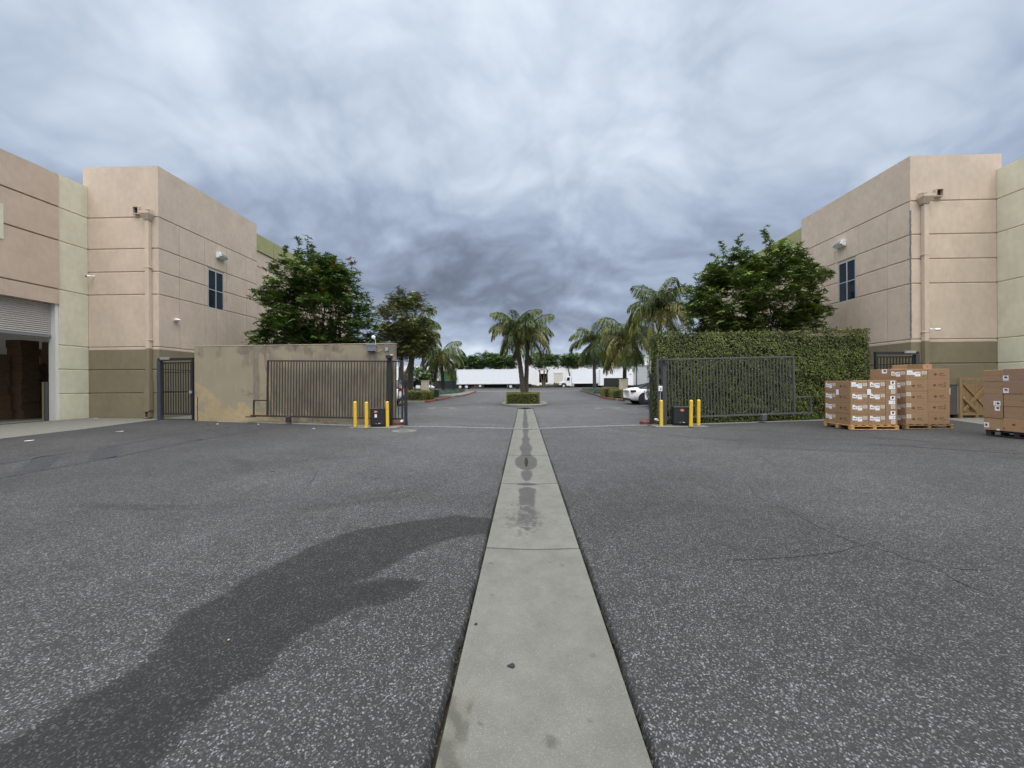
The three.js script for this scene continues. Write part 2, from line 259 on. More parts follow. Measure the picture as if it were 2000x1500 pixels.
function asphaltTone(x, d) {
  let t = 1 + 0.28 * fbm(x * 0.20, d * 0.16 + 5, 4) + 0.22 * fbm(x * 0.55 + 40, d * 0.9, 4) + 0.14 * fbm(x * 3.1, d * 2.6 + 9, 3);
  t *= 1 + 0.05 * Math.sin(x * 5.1 + 2 * noise2(x * 0.7, d * 0.08)) * sstep(-0.2, 0.5, noise2(x * 0.15 + 3, d * 0.11));
  const e = noise2(x * 0.35, d * 0.35 + 60) * 3;
  t *= lerp(0.80, 1.16, sstep(8.6 + e, 4.2 + e, Math.abs(x)) * sstep(4, 9, d + e));    // traffic has polished the lane to pale chips
  t *= lerp(1, 0.80, sstep(7.5, 9.5, Math.abs(x) + e * 0.6) * sstep(9, 11.5, d + e * 0.4));
  if (d > 4.5) for (const [cx, cd, rr, w] of TYRE) { const q = Math.abs(Math.hypot(x - cx, d - cd) - rr) / w; if (q < 1) { const n = sstep(-0.15, 0.4, noise2(Math.atan2(d - cd, x - cx) * 2.3 + cx, rr)); t *= 1 - 0.40 * n * sstep(1, 0.55, q) * (0.7 + 0.5 * noise2(x * 6, d * 6)); } }
  const st = noise2(x * 0.8 + 31, d * 3.6) ; t *= 1 - 0.16 * sstep(0.22, 0.5, st) * sstep(6, 9, d);
  t *= 1 + 0.34 * sstep(13.2, 14.6, d + 0.3 * e) * sstep(9, 6, Math.abs(x) + e * 0.5) * (0.8 + 0.5 * fbm(x * 0.4, d * 0.5 + 8, 3));   // the older, paler surface of the drive beyond the gates
  if (d > 24) t *= 1.05;
  const oil = noise2(x * 0.55 + 13.3, d * 0.4 + 2.1) + 0.35 * noise2(x * 2.3, d * 2.1);
  t *= 1 - 0.28 * sstep(0.46, 0.66, oil);
  const spot = noise2(x * 4.3 + 80, d * 4.3) ; t *= 1 - 0.30 * sstep(0.50, 0.62, spot);
  if (x > -5 && x < -0.2 && d < 5) {
    const w = 0.10 * fbm(x * 2.6, d * 2.6, 3) + 0.05 * fbm(x * 9, d * 9, 3) + 0.022 * noise2(x * 31, d * 31);
    const s = polyDist(x + w, d + w * 0.7, WET) * (inPoly(x + w, d + w * 0.7, WET) ? 1 : -1);
    t *= lerp(1, 0.37, sstep(-0.03, 0.035, s)) * lerp(1, 0.86, sstep(-0.28, 0, s) * sstep(0.0, 0.4, noise2(x * 5, d * 5) + 0.1));
  }
  if (Math.abs(x - 0.07) < 0.53 + 0.05 * noise2(d * 3, 8)) t *= 0.90 + 0.25 * noise2(x * 9, d * 9);
  return clamp(t, 0.18, 2.0);
}
{ // the asphalt yard and drive: two sheets with a ragged open joint along the drain
  const dl = [...range(-6, 0.9, 0.35), ...range(0.9, 4.9, 0.026), ...range(4.9, 9, 0.06), ...range(9, 16, 0.14), ...range(16, 27, 0.3), ...range(27, 59, 0.8), 59];
  const wid = (x, d) => 0.462 + 0.017 * noise2(d * 3.1, x > 0 ? 5.5 : 1.5) + 0.011 * noise2(d * 11, x > 0 ? 15 : 11) + (x > 0 && d < 4 ? 0.012 : 0) + (x < 0 && d < 2.4 ? 0.02 : 0);
  const half = (s) => {
    const xl = [0.0, 0.015, ...range(0.03, 1.0, 0.03), ...range(1.0, s < 0 ? 2.6 : 2.0, s < 0 ? 0.026 : 0.05), ...range(s < 0 ? 2.6 : 2.0, 5, 0.07), ...range(5, 15, 0.2), ...range(15, 30, 1.5), 30];
    const g = sheet(xl, dl, () => 0, 1);
    const p = g.attributes.position, uv = g.attributes.uv, col = new Float32Array(p.count * 3), nx = xl.length;
    for (let i = 0; i < p.count; i++) {
      const d = -p.getZ(i), q = p.getX(i), inner = d < 24.2 ? wid(s, d) : 0.001, k = clamp(1 - q / 1.0);
      let x = 0.07 + s * (q + inner * k + (1 - k) * 0.46 * (q < 1.0001 ? 1 : 1));
      if (q >= 1) x = 0.07 + s * (q + 0.46 * clamp(1 - (q - 1) / 4));
      let y = gy(x, d); if (q < 0.001 && d < 24.2) y -= 0.05; if (q > 0.001 && q < 0.04 && d < 24.2) y -= 0.004 + 0.006 * noise2(d * 14, 3);
      p.setXYZ(i, x, y, -d); uv.setXY(i, x / 5, d / 5);
      const t = asphaltTone(x, d); col[i * 3] = t; col[i * 3 + 1] = t; col[i * 3 + 2] = t;
    }
    g.setAttribute('color', new THREE.BufferAttribute(col, 3));
    if (s < 0) { const ix = g.index.array; for (let i = 0; i < ix.length; i += 3) { const a = ix[i]; ix[i] = ix[i + 1]; ix[i + 1] = a; } }
    g.computeVertexNormals(); return g;
  };
  const yard = structure('asphalt_road', merge([half(-1), half(1)]), M.asphalt);
  // cracks and blacked-out bay lines, lying on the asphalt
  const ribbon = (pts, w, lift, rough) => {
    const P = [], r = RNG(Math.round(pts[0][0] * 100 + pts[0][1] * 991));
    for (let i = 0; i < pts.length - 1; i++) { const L = Math.hypot(pts[i + 1][0] - pts[i][0], pts[i + 1][1] - pts[i][1]), n = Math.max(1, Math.round(L / (rough ? 0.05 : 0.4))); for (let k = 0; k < n; k++) { const t = k / n; P.push([lerp(pts[i][0], pts[i + 1][0], t) + (r() - 0.5) * (rough ?? 0), lerp(pts[i][1], pts[i + 1][1], t) + (r() - 0.5) * (rough ?? 0)]); } }
    P.push(pts[pts.length - 1]);
    const pos = [], uv = [], idx = [];
    P.forEach((p, i) => { const a = P[Math.max(0, i - 1)], b = P[Math.min(P.length - 1, i + 1)], l = Math.hypot(b[0] - a[0], b[1] - a[1]) || 1, nx = -(b[1] - a[1]) / l, ny = (b[0] - a[0]) / l, ww = w / 2 * (rough ? (0.55 + r() * 0.9) * Math.min(1, 0.35 + Math.min(i, P.length - 1 - i) * 0.15) : 1); for (const s of [-1, 1]) { const x = p[0] + nx * ww * s, d = p[1] + ny * ww * s; pos.push(x, gy(x, d) + lift, -d); uv.push(x / 5, d / 5); } if (i) { const k = i * 2; idx.push(k - 2, k, k - 1, k - 1, k, k + 1); } });
    const g = new THREE.BufferGeometry(); g.setAttribute('position', new THREE.Float32BufferAttribute(pos, 3)); g.setAttribute('uv', new THREE.Float32BufferAttribute(uv, 2)); g.setIndex(idx); g.computeVertexNormals();
    const n = g.attributes.normal; if (n.getY(0) < 0) { for (let i = 0; i < idx.length; i += 3) [idx[i], idx[i + 1]] = [idx[i + 1], idx[i]]; g.setIndex(idx); } for (let i = 0; i < n.count; i++) n.setXYZ(i, 0, 1, 0); return g;
  };
  const crackM = std(rgb(0.022, 0.022, 0.024), 0.95), oldPaint = std(rgb(0.50, 0.51, 0.60), 0.8, { map: asphaltMap });
  for (const c of [[[3.32, 5.98], [3.33, 5.78], [3.15, 5.37], [3.15, 4.99], [3.20, 4.74], [3.14, 4.36], [3.14, 4.04], [3.19, 3.76], [3.33, 3.58], [3.32, 3.48], [3.39, 3.40], [3.46, 3.31], [3.60, 3.27], [3.80, 3.25]], [[3.18, 3.75], [2.87, 3.61], [2.60, 3.55], [2.35, 3.51], [2.06, 3.47], [1.78, 3.46]], [[3.41, 3.34], [3.34, 3.09], [3.35, 2.93], [3.40, 2.80]]]) structure('crack', ribbon(c, 0.008, 0.004, 0.018), crackM, yard);
  for (const c of [[[-3.72, 6.79], [-3.49, 6.24], [-3.33, 5.78], [-3.23, 5.45]], [[-6.19, 8.19], [-5.50, 8.01], [-4.94, 7.83], [-4.30, 7.66], [-3.62, 8.27]], [[5.0, 8.6], [4.6, 7.2], [4.9, 6.3]], [[-2.6, 12.9], [-1.9, 12.2], [-1.2, 12.4], [-0.5, 11.9]]]) structure('crack', ribbon(c, 0.010, 0.004, 0.05), crackM, yard);
  for (const [c, w] of [[[[-8.52, 4.2], [-8.55, 6.0], [-8.55, 7.89], [-8.72, 9.23], [-8.84, 10.78], [-8.88, 12.23], [-8.91, 13.3]], 0.13], [[[-9.95, 6.2], [-9.93, 7.4], [-10.07, 8.2]], 0.11], [[[-10.02, 8.97], [-10.35, 10.96], [-10.45, 12.49], [-10.25, 13.5]], 0.12], [[[-8.60, 7.56], [-9.94, 8.90]], 0.40], [[[-8.64, 6.45], [-10.05, 7.80]], 0.34], [[[-8.82, 10.01], [-10.2, 11.23]], 0.36], [[[-8.95, 11.35], [-10.3, 12.55]], 0.36]]) structure('faded_marking', ribbon(c, w, 0.003), oldPaint, yard);
  for (const [c, w] of [[[[8.2, 9.4], [11.6, 6.4]], 0.14], [[[7.0, 12.3], [9.8, 9.6]], 0.10]]) structure('faded_marking', ribbon(c, w, 0.003), oldPaint, yard);
}

// concrete drain gutter, slab by slab, dished and wet along the middle
{
  const drain = new THREE.Group(); drain.name = 'drain_channel'; drain.userData.kind = 'structure'; scene.add(drain);
  const J = [-1.13, 1.29, 3.72, 6.14, 8.58, 11.05, 13.42, 15.9, 18.3, 20.75, 23.3];
  const mid = (d) => 0.03 + 0.02 * noise2(d * 0.8, 4.4);
  const WK = [[4.15, -0.03], [4.3, 0.09], [4.6, 0.125], [5.0, 0.10], [5.6, 0.115], [5.86, 0.13], [5.95, 0.05], [5.99, -0.03], [6.05, -0.01], [6.08, 0.10], [6.14, 0.18], [6.20, 0.09], [6.25, 0.0], [6.3, -0.01], [6.42, 0.06], [6.7, 0.10], [7.02, 0.10], [7.12, 0.02], [7.2, 0.09], [7.4, 0.18], [7.7, 0.225], [8.1, 0.23], [8.45, 0.17], [8.6, 0.12], [8.9, 0.10], [9.4, 0.15], [9.75, 0.16], [10.2, 0.10], [10.6, 0.09], [11.1, 0.13], [11.6, 0.075], [12.2, 0.065], [13.1, 0.11], [13.8, 0.09], [15, 0.12], [16.5, 0.085], [18, 0.10], [20, 0.075], [23.4, 0.06]];
  const wetW = (d) => {                                               // half width of the damp strip
    if (d < WK[0][0]) return -1; let i = 0; while (i < WK.length - 2 && d > WK[i + 1][0]) i++;
    return lerp(WK[i][1], WK[i + 1][1], clamp((d - WK[i][0]) / (WK[i + 1][0] - WK[i][0]))) + 0.02 * noise2(d * 6, 2) + 0.014 * noise2(d * 15, 6);
  };
  const gum = [[0.11, 1.72, 0.030, 0.6], [-0.30, 3.40, 0.018, 0.55], [0.32, 3.38, 0.022, 0.6], [-0.25, 2.89, 0.012, 0.6], [0.38, 2.88, 0.014, 0.7], [0.39, 2.26, 0.018, 0.75], [-0.22, 1.80, 0.008, 0.4], [0.29, 1.82, 0.010, 0.5], [0.22, 3.45, 0.016, 0.7], [-0.05, 2.5, 0.008, 0.5]];
  for (let k = 0; k < J.length - 1; k++) {
    const a = J[k] + 0.005, b = J[k + 1] - 0.005, fineStep = a < 4 ? 0.016 : a < 9 ? 0.03 : 0.06;
    const xs = [-0.385, -0.379, ...range(-0.375, 0.515, 0.02), 0.515, 0.519, 0.525], ds = [a, a + 0.008, ...range(a + 0.02, b - 0.02, fineStep), b - 0.02, b - 0.008, b];
    const g = sheet(xs, ds, (x, d) => { const e = x < -0.38 || x > 0.52 || d === a || d === b; return gy(0.07, d) + 0.012 - 0.016 * (1 - Math.pow(Math.abs(x - 0.07) / 0.46, 1.4)) - (e ? 0.06 : 0) + (k % 3 === 1 ? 0.003 : 0); }, 1 / 1.5, (x, d) => {
      let t = 1 + 0.12 * fbm(x * 1.1 + k * 3, d * 0.7, 3) + 0.08 * fbm(x * 5, d * 3 + 7, 3);
      t *= 1 - 0.10 * sstep(0.15, 0.5, noise2(x * 2.1 + 5, d * 0.9 + k));
      const s = wetW(d) - Math.abs(x - mid(d)) + 0.018 * noise2(x * 22, d * 22);
      let wet = sstep(-0.012, 0.012, s);
      if (d < 5.1 && d > 4.0) { const n = noise2(x * 9, d * 7) * 0.5 + noise2(x * 26, d * 24) * 0.5; wet = Math.max(wet * sstep(-0.4, 0.1, n), 0.65 * sstep(0.02, 0.25, n + 0.25 - Math.abs(d - 4.55) * 0.5 - Math.abs(x + 0.05) * 0.9)); }
      let r = t * lerp(1, 0.42, wet), gg = t * lerp(1, 0.42, wet), bb = t * lerp(1, 0.45, wet);
      for (const [gx, gd, rad, v] of gum) { const q = Math.hypot(x - gx, (d - gd) * 0.9) / rad + 0.3 * noise2(x * 60, d * 60); if (q < 1.25) { const m = lerp(v, 1, sstep(0.7, 1.25, q)); r *= m; gg *= m; bb *= m; } }
      if (d < 1.95 && x < -0.27) { const m = 1 - 0.35 * sstep(0.05, 0.4, noise2(x * 14, d * 10) + 0.25); r *= m; gg *= m * 0.98; bb *= m * 0.95; }
      return [r, gg, bb];
    });
    structure('slab', g, M.slab, drain);
  }
  // water lying in the dish of the drain
  const pts = []; for (let i = 0; i < 28; i++) { const a = i / 28 * Math.PI * 2; pts.push(new THREE.Vector2(0.03 + Math.cos(a) * 0.036 * (1 + 0.2 * noise2(i, 3.3)), 7.88 + Math.sin(a) * 0.46)); }
  const pg = new THREE.ShapeGeometry(new THREE.Shape(pts)); pg.rotateX(-Math.PI / 2); pg.translate(0, gy(0.07, 7.9) + 0.0012, 0);
  structure('puddle', pg, new THREE.MeshPhysicalMaterial({ color: rgb(0.05, 0.045, 0.03), roughness: 0.04 }));
  // moss and grit in the joint beside the drain
  const rr = RNG(88), tufts = [];
  for (let i = 0; i < 110; i++) { const s = rr() < 0.5 ? -1 : 1, d = 1.3 + rr() * 3, x = 0.07 + s * (0.462 + (rr() - 0.5) * 0.02), g = new THREE.IcosahedronGeometry(0.002 + rr() * 0.004, 0); g.scale(1, 0.7, 1.8); g.rotateY(rr() * 6); g.translate(x, gy(x, d) - 0.002 - rr() * 0.008, -d); tufts.push(g); }
  const grit = structure('moss', merge(tufts), std(rgb(0.03, 0.028, 0.014), 0.95)); meta(grit, 'dark moss and grit in the open joint along the drain slabs', 'moss', null, 'stuff');
}

// concrete aprons along both buildings, gate track, kerbs, pavement, street
function slabSheet(name, poly, h, mat, lift, parent) {                 // a flat slab following the ground, given as [left x, right x] along d
  const ds = [], L = poly; const pos = [], uv = [], idx = [];
  for (const [d, x0, x1] of L) for (let i = 0; i <= 4; i++) { const x = lerp(x0, x1, i / 4); pos.push(x, gy(x, d) + lift, -d); uv.push(x / 1.5, d / 1.5); }
  const n = L.length; for (let j = 0; j < n - 1; j++) for (let i = 0; i < 4; i++) { const a = j * 5 + i; idx.push(a, a + 1, a + 5, a + 1, a + 6, a + 5); }
  const border = []; for (let i = 0; i <= 4; i++) border.push(i); for (let j = 1; j < n; j++) border.push(j * 5 + 4); for (let i = 3; i >= 0; i--) border.push((n - 1) * 5 + i); for (let j = n - 2; j > 0; j--) border.push(j * 5);
  const base = pos.length / 3; border.forEach((b, i) => { pos.push(pos[b * 3], pos[b * 3 + 1], pos[b * 3 + 2]); uv.push(uv[b * 2], uv[b * 2 + 1]); pos.push(pos[b * 3], pos[b * 3 + 1] - h, pos[b * 3 + 2]); uv.push(uv[b * 2], uv[b * 2 + 1] + h); });
  const m = border.length; for (let i = 0; i < m; i++) { const a = base + i * 2, b = base + (i + 1) % m * 2; idx.push(a, a + 1, b, b, a + 1, b + 1); }
  let g = new THREE.BufferGeometry(); g.setAttribute('position', new THREE.Float32BufferAttribute(pos, 3)); g.setAttribute('uv', new THREE.Float32BufferAttribute(uv, 2)); g.setIndex(idx); g = g.toNonIndexed(); g.computeVertexNormals();
  return structure(name, g, mat, parent);
}
slabSheet('pavement', [[-6, -18.3, -13.6], [4, -18.3, -13.75], [9.9, -18.3, -14.08], [12, -18.3, -14.32], [15.6, -18.3, -15.05]], 0.05, M.concrete, 0.010);
slabSheet('pavement', [[15.66, -15.25, -12.6], [22, -15.25, -12.6], [34, -15.6, -12.8]], 0.05, M.concrete, 0.012);
slabSheet('pavement', [[-6, 13.6, 18.7], [9, 14.1, 18.7], [12.67, 14.5, 18.7], [14.45, 15.2, 18.7], [15.6, 15.3, 18.7]], 0.05, M.concrete, 0.010);
slabSheet('pavement', [[15.66, 12.6, 15.2], [22, 12.6, 15.2], [34, 12.8, 15.5]], 0.05, M.concrete, 0.012);

const GL = { x0: -13.21, d0: 14.99, x1: -4.90, d1: 14.35 }, GR = { x0: 4.55, d0: 14.21, x1: 13.32, d1: 15.23 };   // wall lines, left and right of the drive
const alongL = (x, off = 0) => { const t = (x - GL.x0) / (GL.x1 - GL.x0), dd = lerp(GL.d0, GL.d1, t); return [x - off * 0.077, dd - off * 0.997]; };
const alongR = (x, off = 0) => { const t = (x - GR.x0) / (GR.x1 - GR.x0), dd = lerp(GR.d0, GR.d1, t); return [x + off * 0.116, dd - off * 0.993]; };
{
  const line = [[-12, 14.72], [-10.3, 14.56], [-8.56, 14.34], [-6.9, 14.05], [-4.69, 13.85], [-3.3, 13.86], [-1.5, 13.68], [-0.39, 13.57], [0.07, 13.55], [0.53, 13.57], [2, 13.80], [3.65, 14.04], [4.58, 14.0], [7.02, 14.15], [9.62, 14.5], [11.4, 14.72]];
  const strip = (w, lift, h) => { const gs = []; for (let i = 0; i < line.length - 1; i++) { const [a, b] = [line[i], line[i + 1]], q = []; const l = Math.hypot(b[0] - a[0], b[1] - a[1]), nx = -(b[1] - a[1]) / l * w / 2, nd = (b[0] - a[0]) / l * w / 2; const P = (p, s, y) => [p[0] + nx * s, gy(p[0] + nx * s, p[1] + nd * s) + y, -(p[1] + nd * s)]; gs.push([P(a, -1, lift), P(b, -1, lift), P(b, 1, lift), P(a, 1, lift)], [P(a, -1, lift - h), P(b, -1, lift - h), P(b, -1, lift), P(a, -1, lift)], [P(b, 1, lift - h), P(a, 1, lift - h), P(a, 1, lift), P(b, 1, lift)]); } return quads(gs); };
  const track = thing('gate_track', 'pale concrete strip with a steel guide rail crossing the drive', 'gate track');
  part(track, 'strip', strip(0.20, 0.016, 0.05), M.concrete);
  part(track, 'rail', strip(0.035, 0.034, 0.03), M.galv);
}
function kerb(pts, mat, w = 0.16, h = 0.14, name = 'kerb') {            // a kerb along [x, d] points
  const gs = []; const n = pts.length;
  const off = (i) => { const a = pts[Math.max(0, i - 1)], b = pts[Math.min(n - 1, i + 1)], l = Math.hypot(b[0] - a[0], b[1] - a[1]); return [-(b[1] - a[1]) / l, (b[0] - a[0]) / l]; };
  const V = pts.map((p, i) => { const [ox, od] = off(i), f = (s, y) => { const x = p[0] + ox * s, d = p[1] + od * s; return [x, gy(p[0], p[1]) + y, -d]; }; return [f(0, -0.08), f(0.02, h - 0.02), f(0.045, h), f(w, h), f(w, -0.08)]; });
  for (let i = 0; i < n - 1; i++) for (let k = 0; k < 4; k++) gs.push([V[i][k], V[i + 1][k], V[i + 1][k + 1], V[i][k + 1]]);
  const cap = (v, f) => { gs.push(f ? [v[0], v[1], v[3], v[4]] : [v[4], v[3], v[1], v[0]]); }; cap(V[0], true); cap(V[n - 1], false);
  return structure(name, quads(gs), mat);
}

// ------------------------------------------------------------------ the two warehouse blocks
function panel(w, h, dep, c = {}) {                                    // raised wall panel with sloped reveals: x 0..w, y 0..h, face at z = dep
  const { t = 0, b = 0, l = 0, r = 0 } = c;
  const A = [[0, 0, 0], [w, 0, 0], [w, h, 0], [0, h, 0]], B = [[l, b, dep], [w - r, b, dep], [w - r, h - t, dep], [l, h - t, dep]];
  const q = [B]; for (let i = 0; i < 4; i++) { const j = (i + 1) % 4; q.push([A[i], A[j], B[j], B[i]]); }
  const g = quads(q), p = g.attributes.position, uv = g.attributes.uv; for (let i = 0; i < p.count; i++) uv.setXY(i, p.getX(i), p.getY(i)); return g;
}
let panelSeed = RNG(404);
function addPanel(o, geo, x, y, z, ry, mat, name = 'wall_panel') { const g = geo, ou = panelSeed() * 4, ov = panelSeed() * 4, uv = g.attributes.uv; for (let i = 0; i < uv.count; i++) uv.setXY(i, uv.getX(i) + ou, uv.getY(i) + ov); g.rotateY(ry); g.translate(x - o.position.x, y - o.position.y, z - o.position.z); return part(o, name, g, mat); }
const ROWS = [[0, 1.31], [1.31, 2.29], [2.29, 3.14], [3.14, 3.25], [3.25, 5.45], [5.45, 6.41], [6.41, 7.38], [7.38, 8.70], [8.70, 0]];
const rowMat = (i) => (i < 3 ? M.olive : M.tan);
const DF = 15.65, DEP = 0.035, GAP = 0.005;
function block(s) {
  const X0 = s < 0 ? 15.30 : 15.25, XW = s < 0 ? 18.37 : 18.52, XE = s < 0 ? 18.57 : 18.72, TOP = s < 0 ? 10.84 : 10.48, DE = 21.6, base = 0.12;
  const o = thing('warehouse_building', s < 0 ? 'tan tilt-up warehouse with olive base and an open roller door' : 'tan tilt-up warehouse behind the stacked cartons and the ivy hedge', 'warehouse', [s * X0, base, -DF]);
  const W = (name, g, m, l) => part(o, name, inWorld(g, o), m, l);
  // core walls behind the panels
  const xx = (a, b) => [Math.min(s * a, s * b), Math.max(s * a, s * b)];
  const bx = (a, b, y0, y1, d0, d1, m, name) => { const [p, q] = xx(a, b); return W(name, box(p, q, y0, y1, -d1, -d0), m); };
  bx(X0 + DEP, X0 + 0.3, base, TOP - 0.02, DF + DEP, DE, M.joint, 'wall');
  bx(X0 + 0.3, XE - 0.02, base, TOP - 0.02, DF + DEP, DF + 0.3, M.joint, 'wall');
  bx(X0 + 0.02, XE, TOP - 0.018, TOP, DF + 0.012, DF + 0.3, M.tanDark, 'parapet_cap'); bx(X0 + 0.012, X0 + 0.32, TOP - 0.018, TOP, DF + 0.302, DE, M.tanDark, 'parapet_cap');
  bx(X0 + 0.31, 27, 9.3, 9.5, DF + 0.31, DE - 0.26, M.roof, 'roof'); bx(X0 + 1.0, 27, 9.3, 9.5, DE - 0.259, 32.6, M.roof, 'roof');
  bx(X0 + 0.3, X0 + 1, base, TOP - 0.03, DE - 0.25, DE, M.tan, 'wall');
  // front panels, facing the yard
  ROWS.forEach(([y0, y1], i) => {
    const last = i === ROWS.length - 1, yb = i ? y0 + (i === 3 ? 0 : GAP / 2) : base, yt = last ? TOP : y1 - (i === 2 ? 0 : GAP / 2);
    const c = { b: i && i !== 3 ? 0.032 : 0, t: last || i === 2 ? 0 : 0.032, l: 0.006, r: 0.006 };
    const w = (last ? XE : XW) - X0, x = s < 0 ? -(last ? XE : XW) : X0;
    addPanel(o, panel(w, yt - yb, DEP, c), x, yb, -(DF + DEP), 0, rowMat(i));
  });
  // side panels, facing the drive
  const COL = [DF, 16.63, 17.98, 19.35, 20.74, DE];
  const win = { d0: 18.17, d1: 19.15, y0: 5.38, y1: 7.30 };
  const side = (d0, d1, y0, y1, c, m) => { const w = d1 - d0 - 0.006; addPanel(o, panel(w, y1 - y0, DEP, c), s * X0 - s * (-DEP) , y0, s < 0 ? -(d0 + 0.003) : -(d1 - 0.003), s < 0 ? Math.PI / 2 : -Math.PI / 2, m); };
  ROWS.forEach(([y0, y1], i) => {
    const last = i === ROWS.length - 1, yb = i ? y0 + (i === 3 ? 0 : GAP / 2) : base, yt = last ? TOP : y1 - (i === 2 ? 0 : GAP / 2), c = { b: i && i !== 3 ? 0.032 : 0, t: last || i === 2 ? 0 : 0.032, l: 0.004, r: 0.004 };
    if (last) { side(DF, DE, yb, yt, c, M.tan); return; }
    for (let k = 0; k < COL.length - 1; k++) {
      if (k === 2 && (i === 5 || i === 6)) { side(COL[2], win.d0 - 0.01, yb, yt, { ...c, l: 0.004, r: 0 }, rowMat(i)); side(win.d1 + 0.01, COL[3], yb, yt, c, rowMat(i)); continue; }
      if (k === 2 && (i === 4 || i === 7 || i < 3)) { side(COL[2], 18.66, yb, yt, c, rowMat(i)); side(18.66, COL[3], yb, yt, c, rowMat(i)); continue; }
      side(COL[k], COL[k + 1], yb, yt, c, rowMat(i));
    }
  });
  // four-light window high in the side wall
  {
    const X = s * (X0 + 0.05), f = s;                                  // frame set back into the panels
    const wn = new THREE.Group(); wn.name = 'window'; o.add(wn);
    const wbox = (name, d0, d1, y0, y1, in0, in1, m) => { const [p, q] = xx(X0 + in0, X0 + in1); return part(wn, name, inWorld(box(p, q, y0, y1, -d1, -d0), o), m); };
    const { d0, d1, y0, y1 } = win, dm = (d0 + d1) / 2, ym = (y0 + y1) / 2 - 0.02;
    for (const [a, b, c, e] of [[d0, d1, y0, y0 + 0.06], [d0, d1, y1 - 0.05, y1], [d0, d0 + 0.05, y0 + 0.06, y1 - 0.05], [d1 - 0.05, d1, y0 + 0.06, y1 - 0.05], [dm - 0.025, dm + 0.025, y0 + 0.06, y1 - 0.05], [d0 + 0.05, dm - 0.025, ym - 0.02, ym + 0.02], [dm + 0.025, d1 - 0.05, ym - 0.02, ym + 0.02]]) wbox('frame', a, b, c, e, 0.005, 0.028, M.alu);
    for (const [a, b] of [[d0 + 0.05, dm - 0.025], [dm + 0.025, d1 - 0.05]]) for (const [c, e] of [[y0 + 0.06, ym - 0.02], [ym + 0.02, y1 - 0.05]]) wbox('pane', a, b, c, e, 0.022, 0.03, M.darkGlass);
  }
  // downspout with leader head, scuppers and shoe
  {
    const px0 = s < 0 ? 15.58 : 15.63, pw = 0.175, pd = 0.15, [ha, hb, hd] = s < 0 ? [15.46, 15.87, 0.27] : [15.48, 15.91, 0.29];
    const dsp = new THREE.Group(); dsp.name = 'downspout'; o.add(dsp);
    const B = (name, a, b, y0, y1, f0, f1, m) => { const [p, q] = xx(a, b); return part(dsp, name, inWorld(rbox(p, q, y0, y1, -DF + f0, -DF + f1, 0.008, 2), o), m); };
    B('pipe', px0, px0 + pw, 6.55, 8.53, 0.005, pd, M.tan); B('pipe', px0 + 0.004, px0 + pw - 0.004, 3.17, 6.55, 0.005, pd - 0.004, M.tan); B('pipe', px0, px0 + pw, 1.84, 3.165, 0.005, pd, M.olive);
    B('pipe', px0 - 0.03, px0 + pw + 0.03, 0.58, 1.84, 0.004, pd + 0.05, M.olive);
    B('clamp_strap', px0 - 0.03, px0 + pw + 0.03, 6.53, 6.57, 0.003, pd + 0.004, M.tan); B('clamp_strap', px0 - 0.03, px0 + pw + 0.03, 3.50, 3.54, 0.003, pd + 0.004, M.tan);
    const xc = s * (ha + hb) / 2, hw0 = (hb - ha) / 2, z0 = -DF + 0.004, hop = (y, hw, dp) => [[xc - hw, y, z0], [xc + hw, y, z0], [xc + hw, y, z0 + dp], [xc - hw, y, z0 + dp]];
    const a = hop(8.52, 0.11, 0.165), b = hop(8.76, hw0, hd), c2 = hop(8.86, hw0, hd), inn = hop(8.86, hw0 - 0.02, hd - 0.02), low = hop(8.74, hw0 - 0.04, hd - 0.04);
    const qs = []; for (const [u, v] of [[a, b], [b, c2]]) for (let i = 0; i < 4; i++) { const j = (i + 1) % 4; qs.push([u[j], u[i], v[i], v[j]]); }
    for (let i = 0; i < 4; i++) { const j = (i + 1) % 4; qs.push([inn[j], c2[j], c2[i], inn[i]], [inn[i], low[i], low[j], inn[j]].reverse()); } qs.push([low[0], low[3], low[2], low[1]]);
    part(dsp, 'leader_head', inWorld(quads(qs), o), M.tan);
    // scupper boxes: one above the head, one open overflow beside it
    const scup = (x0, x1, y0, y1, out, name) => { const t = 0.022; const g = []; const [p, q] = xx(x0, x1); g.push(box(p, q, y1 - t, y1, -DF + 0.002, -DF + out), box(p, q, y0, y0 + t, -DF + 0.002, -DF + out), box(p, p + t, y0 + t, y1 - t, -DF + 0.002, -DF + out), box(q - t, q, y0 + t, y1 - t, -DF + 0.002, -DF + out)); part(dsp, name, inWorld(merge(g), o), M.tan); part(dsp, 'scupper_opening', inWorld(box(p + t, q - t, y0 + t, y1 - t, -DF + 0.003, -DF + 0.012), o), M.blackPlastic); };
    const so = s < 0 ? [16.05, 16.30, 8.80, 9.11] : [16.13, 16.41, 8.82, 9.12];
    scup(so[0], so[1], so[2], so[3], 0.12, 'scupper'); scup(ha + 0.06, hb - 0.10, 8.80, 8.98, 0.12, 'scupper');
    // shoe at the foot
    const [p, q] = xx(px0 + 0.01, px0 + pw - 0.01);
    part(dsp, 'shoe', inWorld(merge([box(p, q, 0.54, 0.58, -DF + 0.01, -DF + 0.22), box(p, p + 0.02, 0.30, 0.54, -DF + 0.01, -DF + 0.20), box(q - 0.02, q, 0.30, 0.54, -DF + 0.01, -DF + 0.20), box(p + 0.02, q - 0.02, 0.28, 0.31, -DF + 0.01, -DF + 0.26)]), o), M.olive);
    part(dsp, 'shoe_opening', inWorld(box(p + 0.02, q - 0.02, 0.31, 0.54, -DF + 0.012, -DF + 0.05), o), M.blackPlastic);
  }
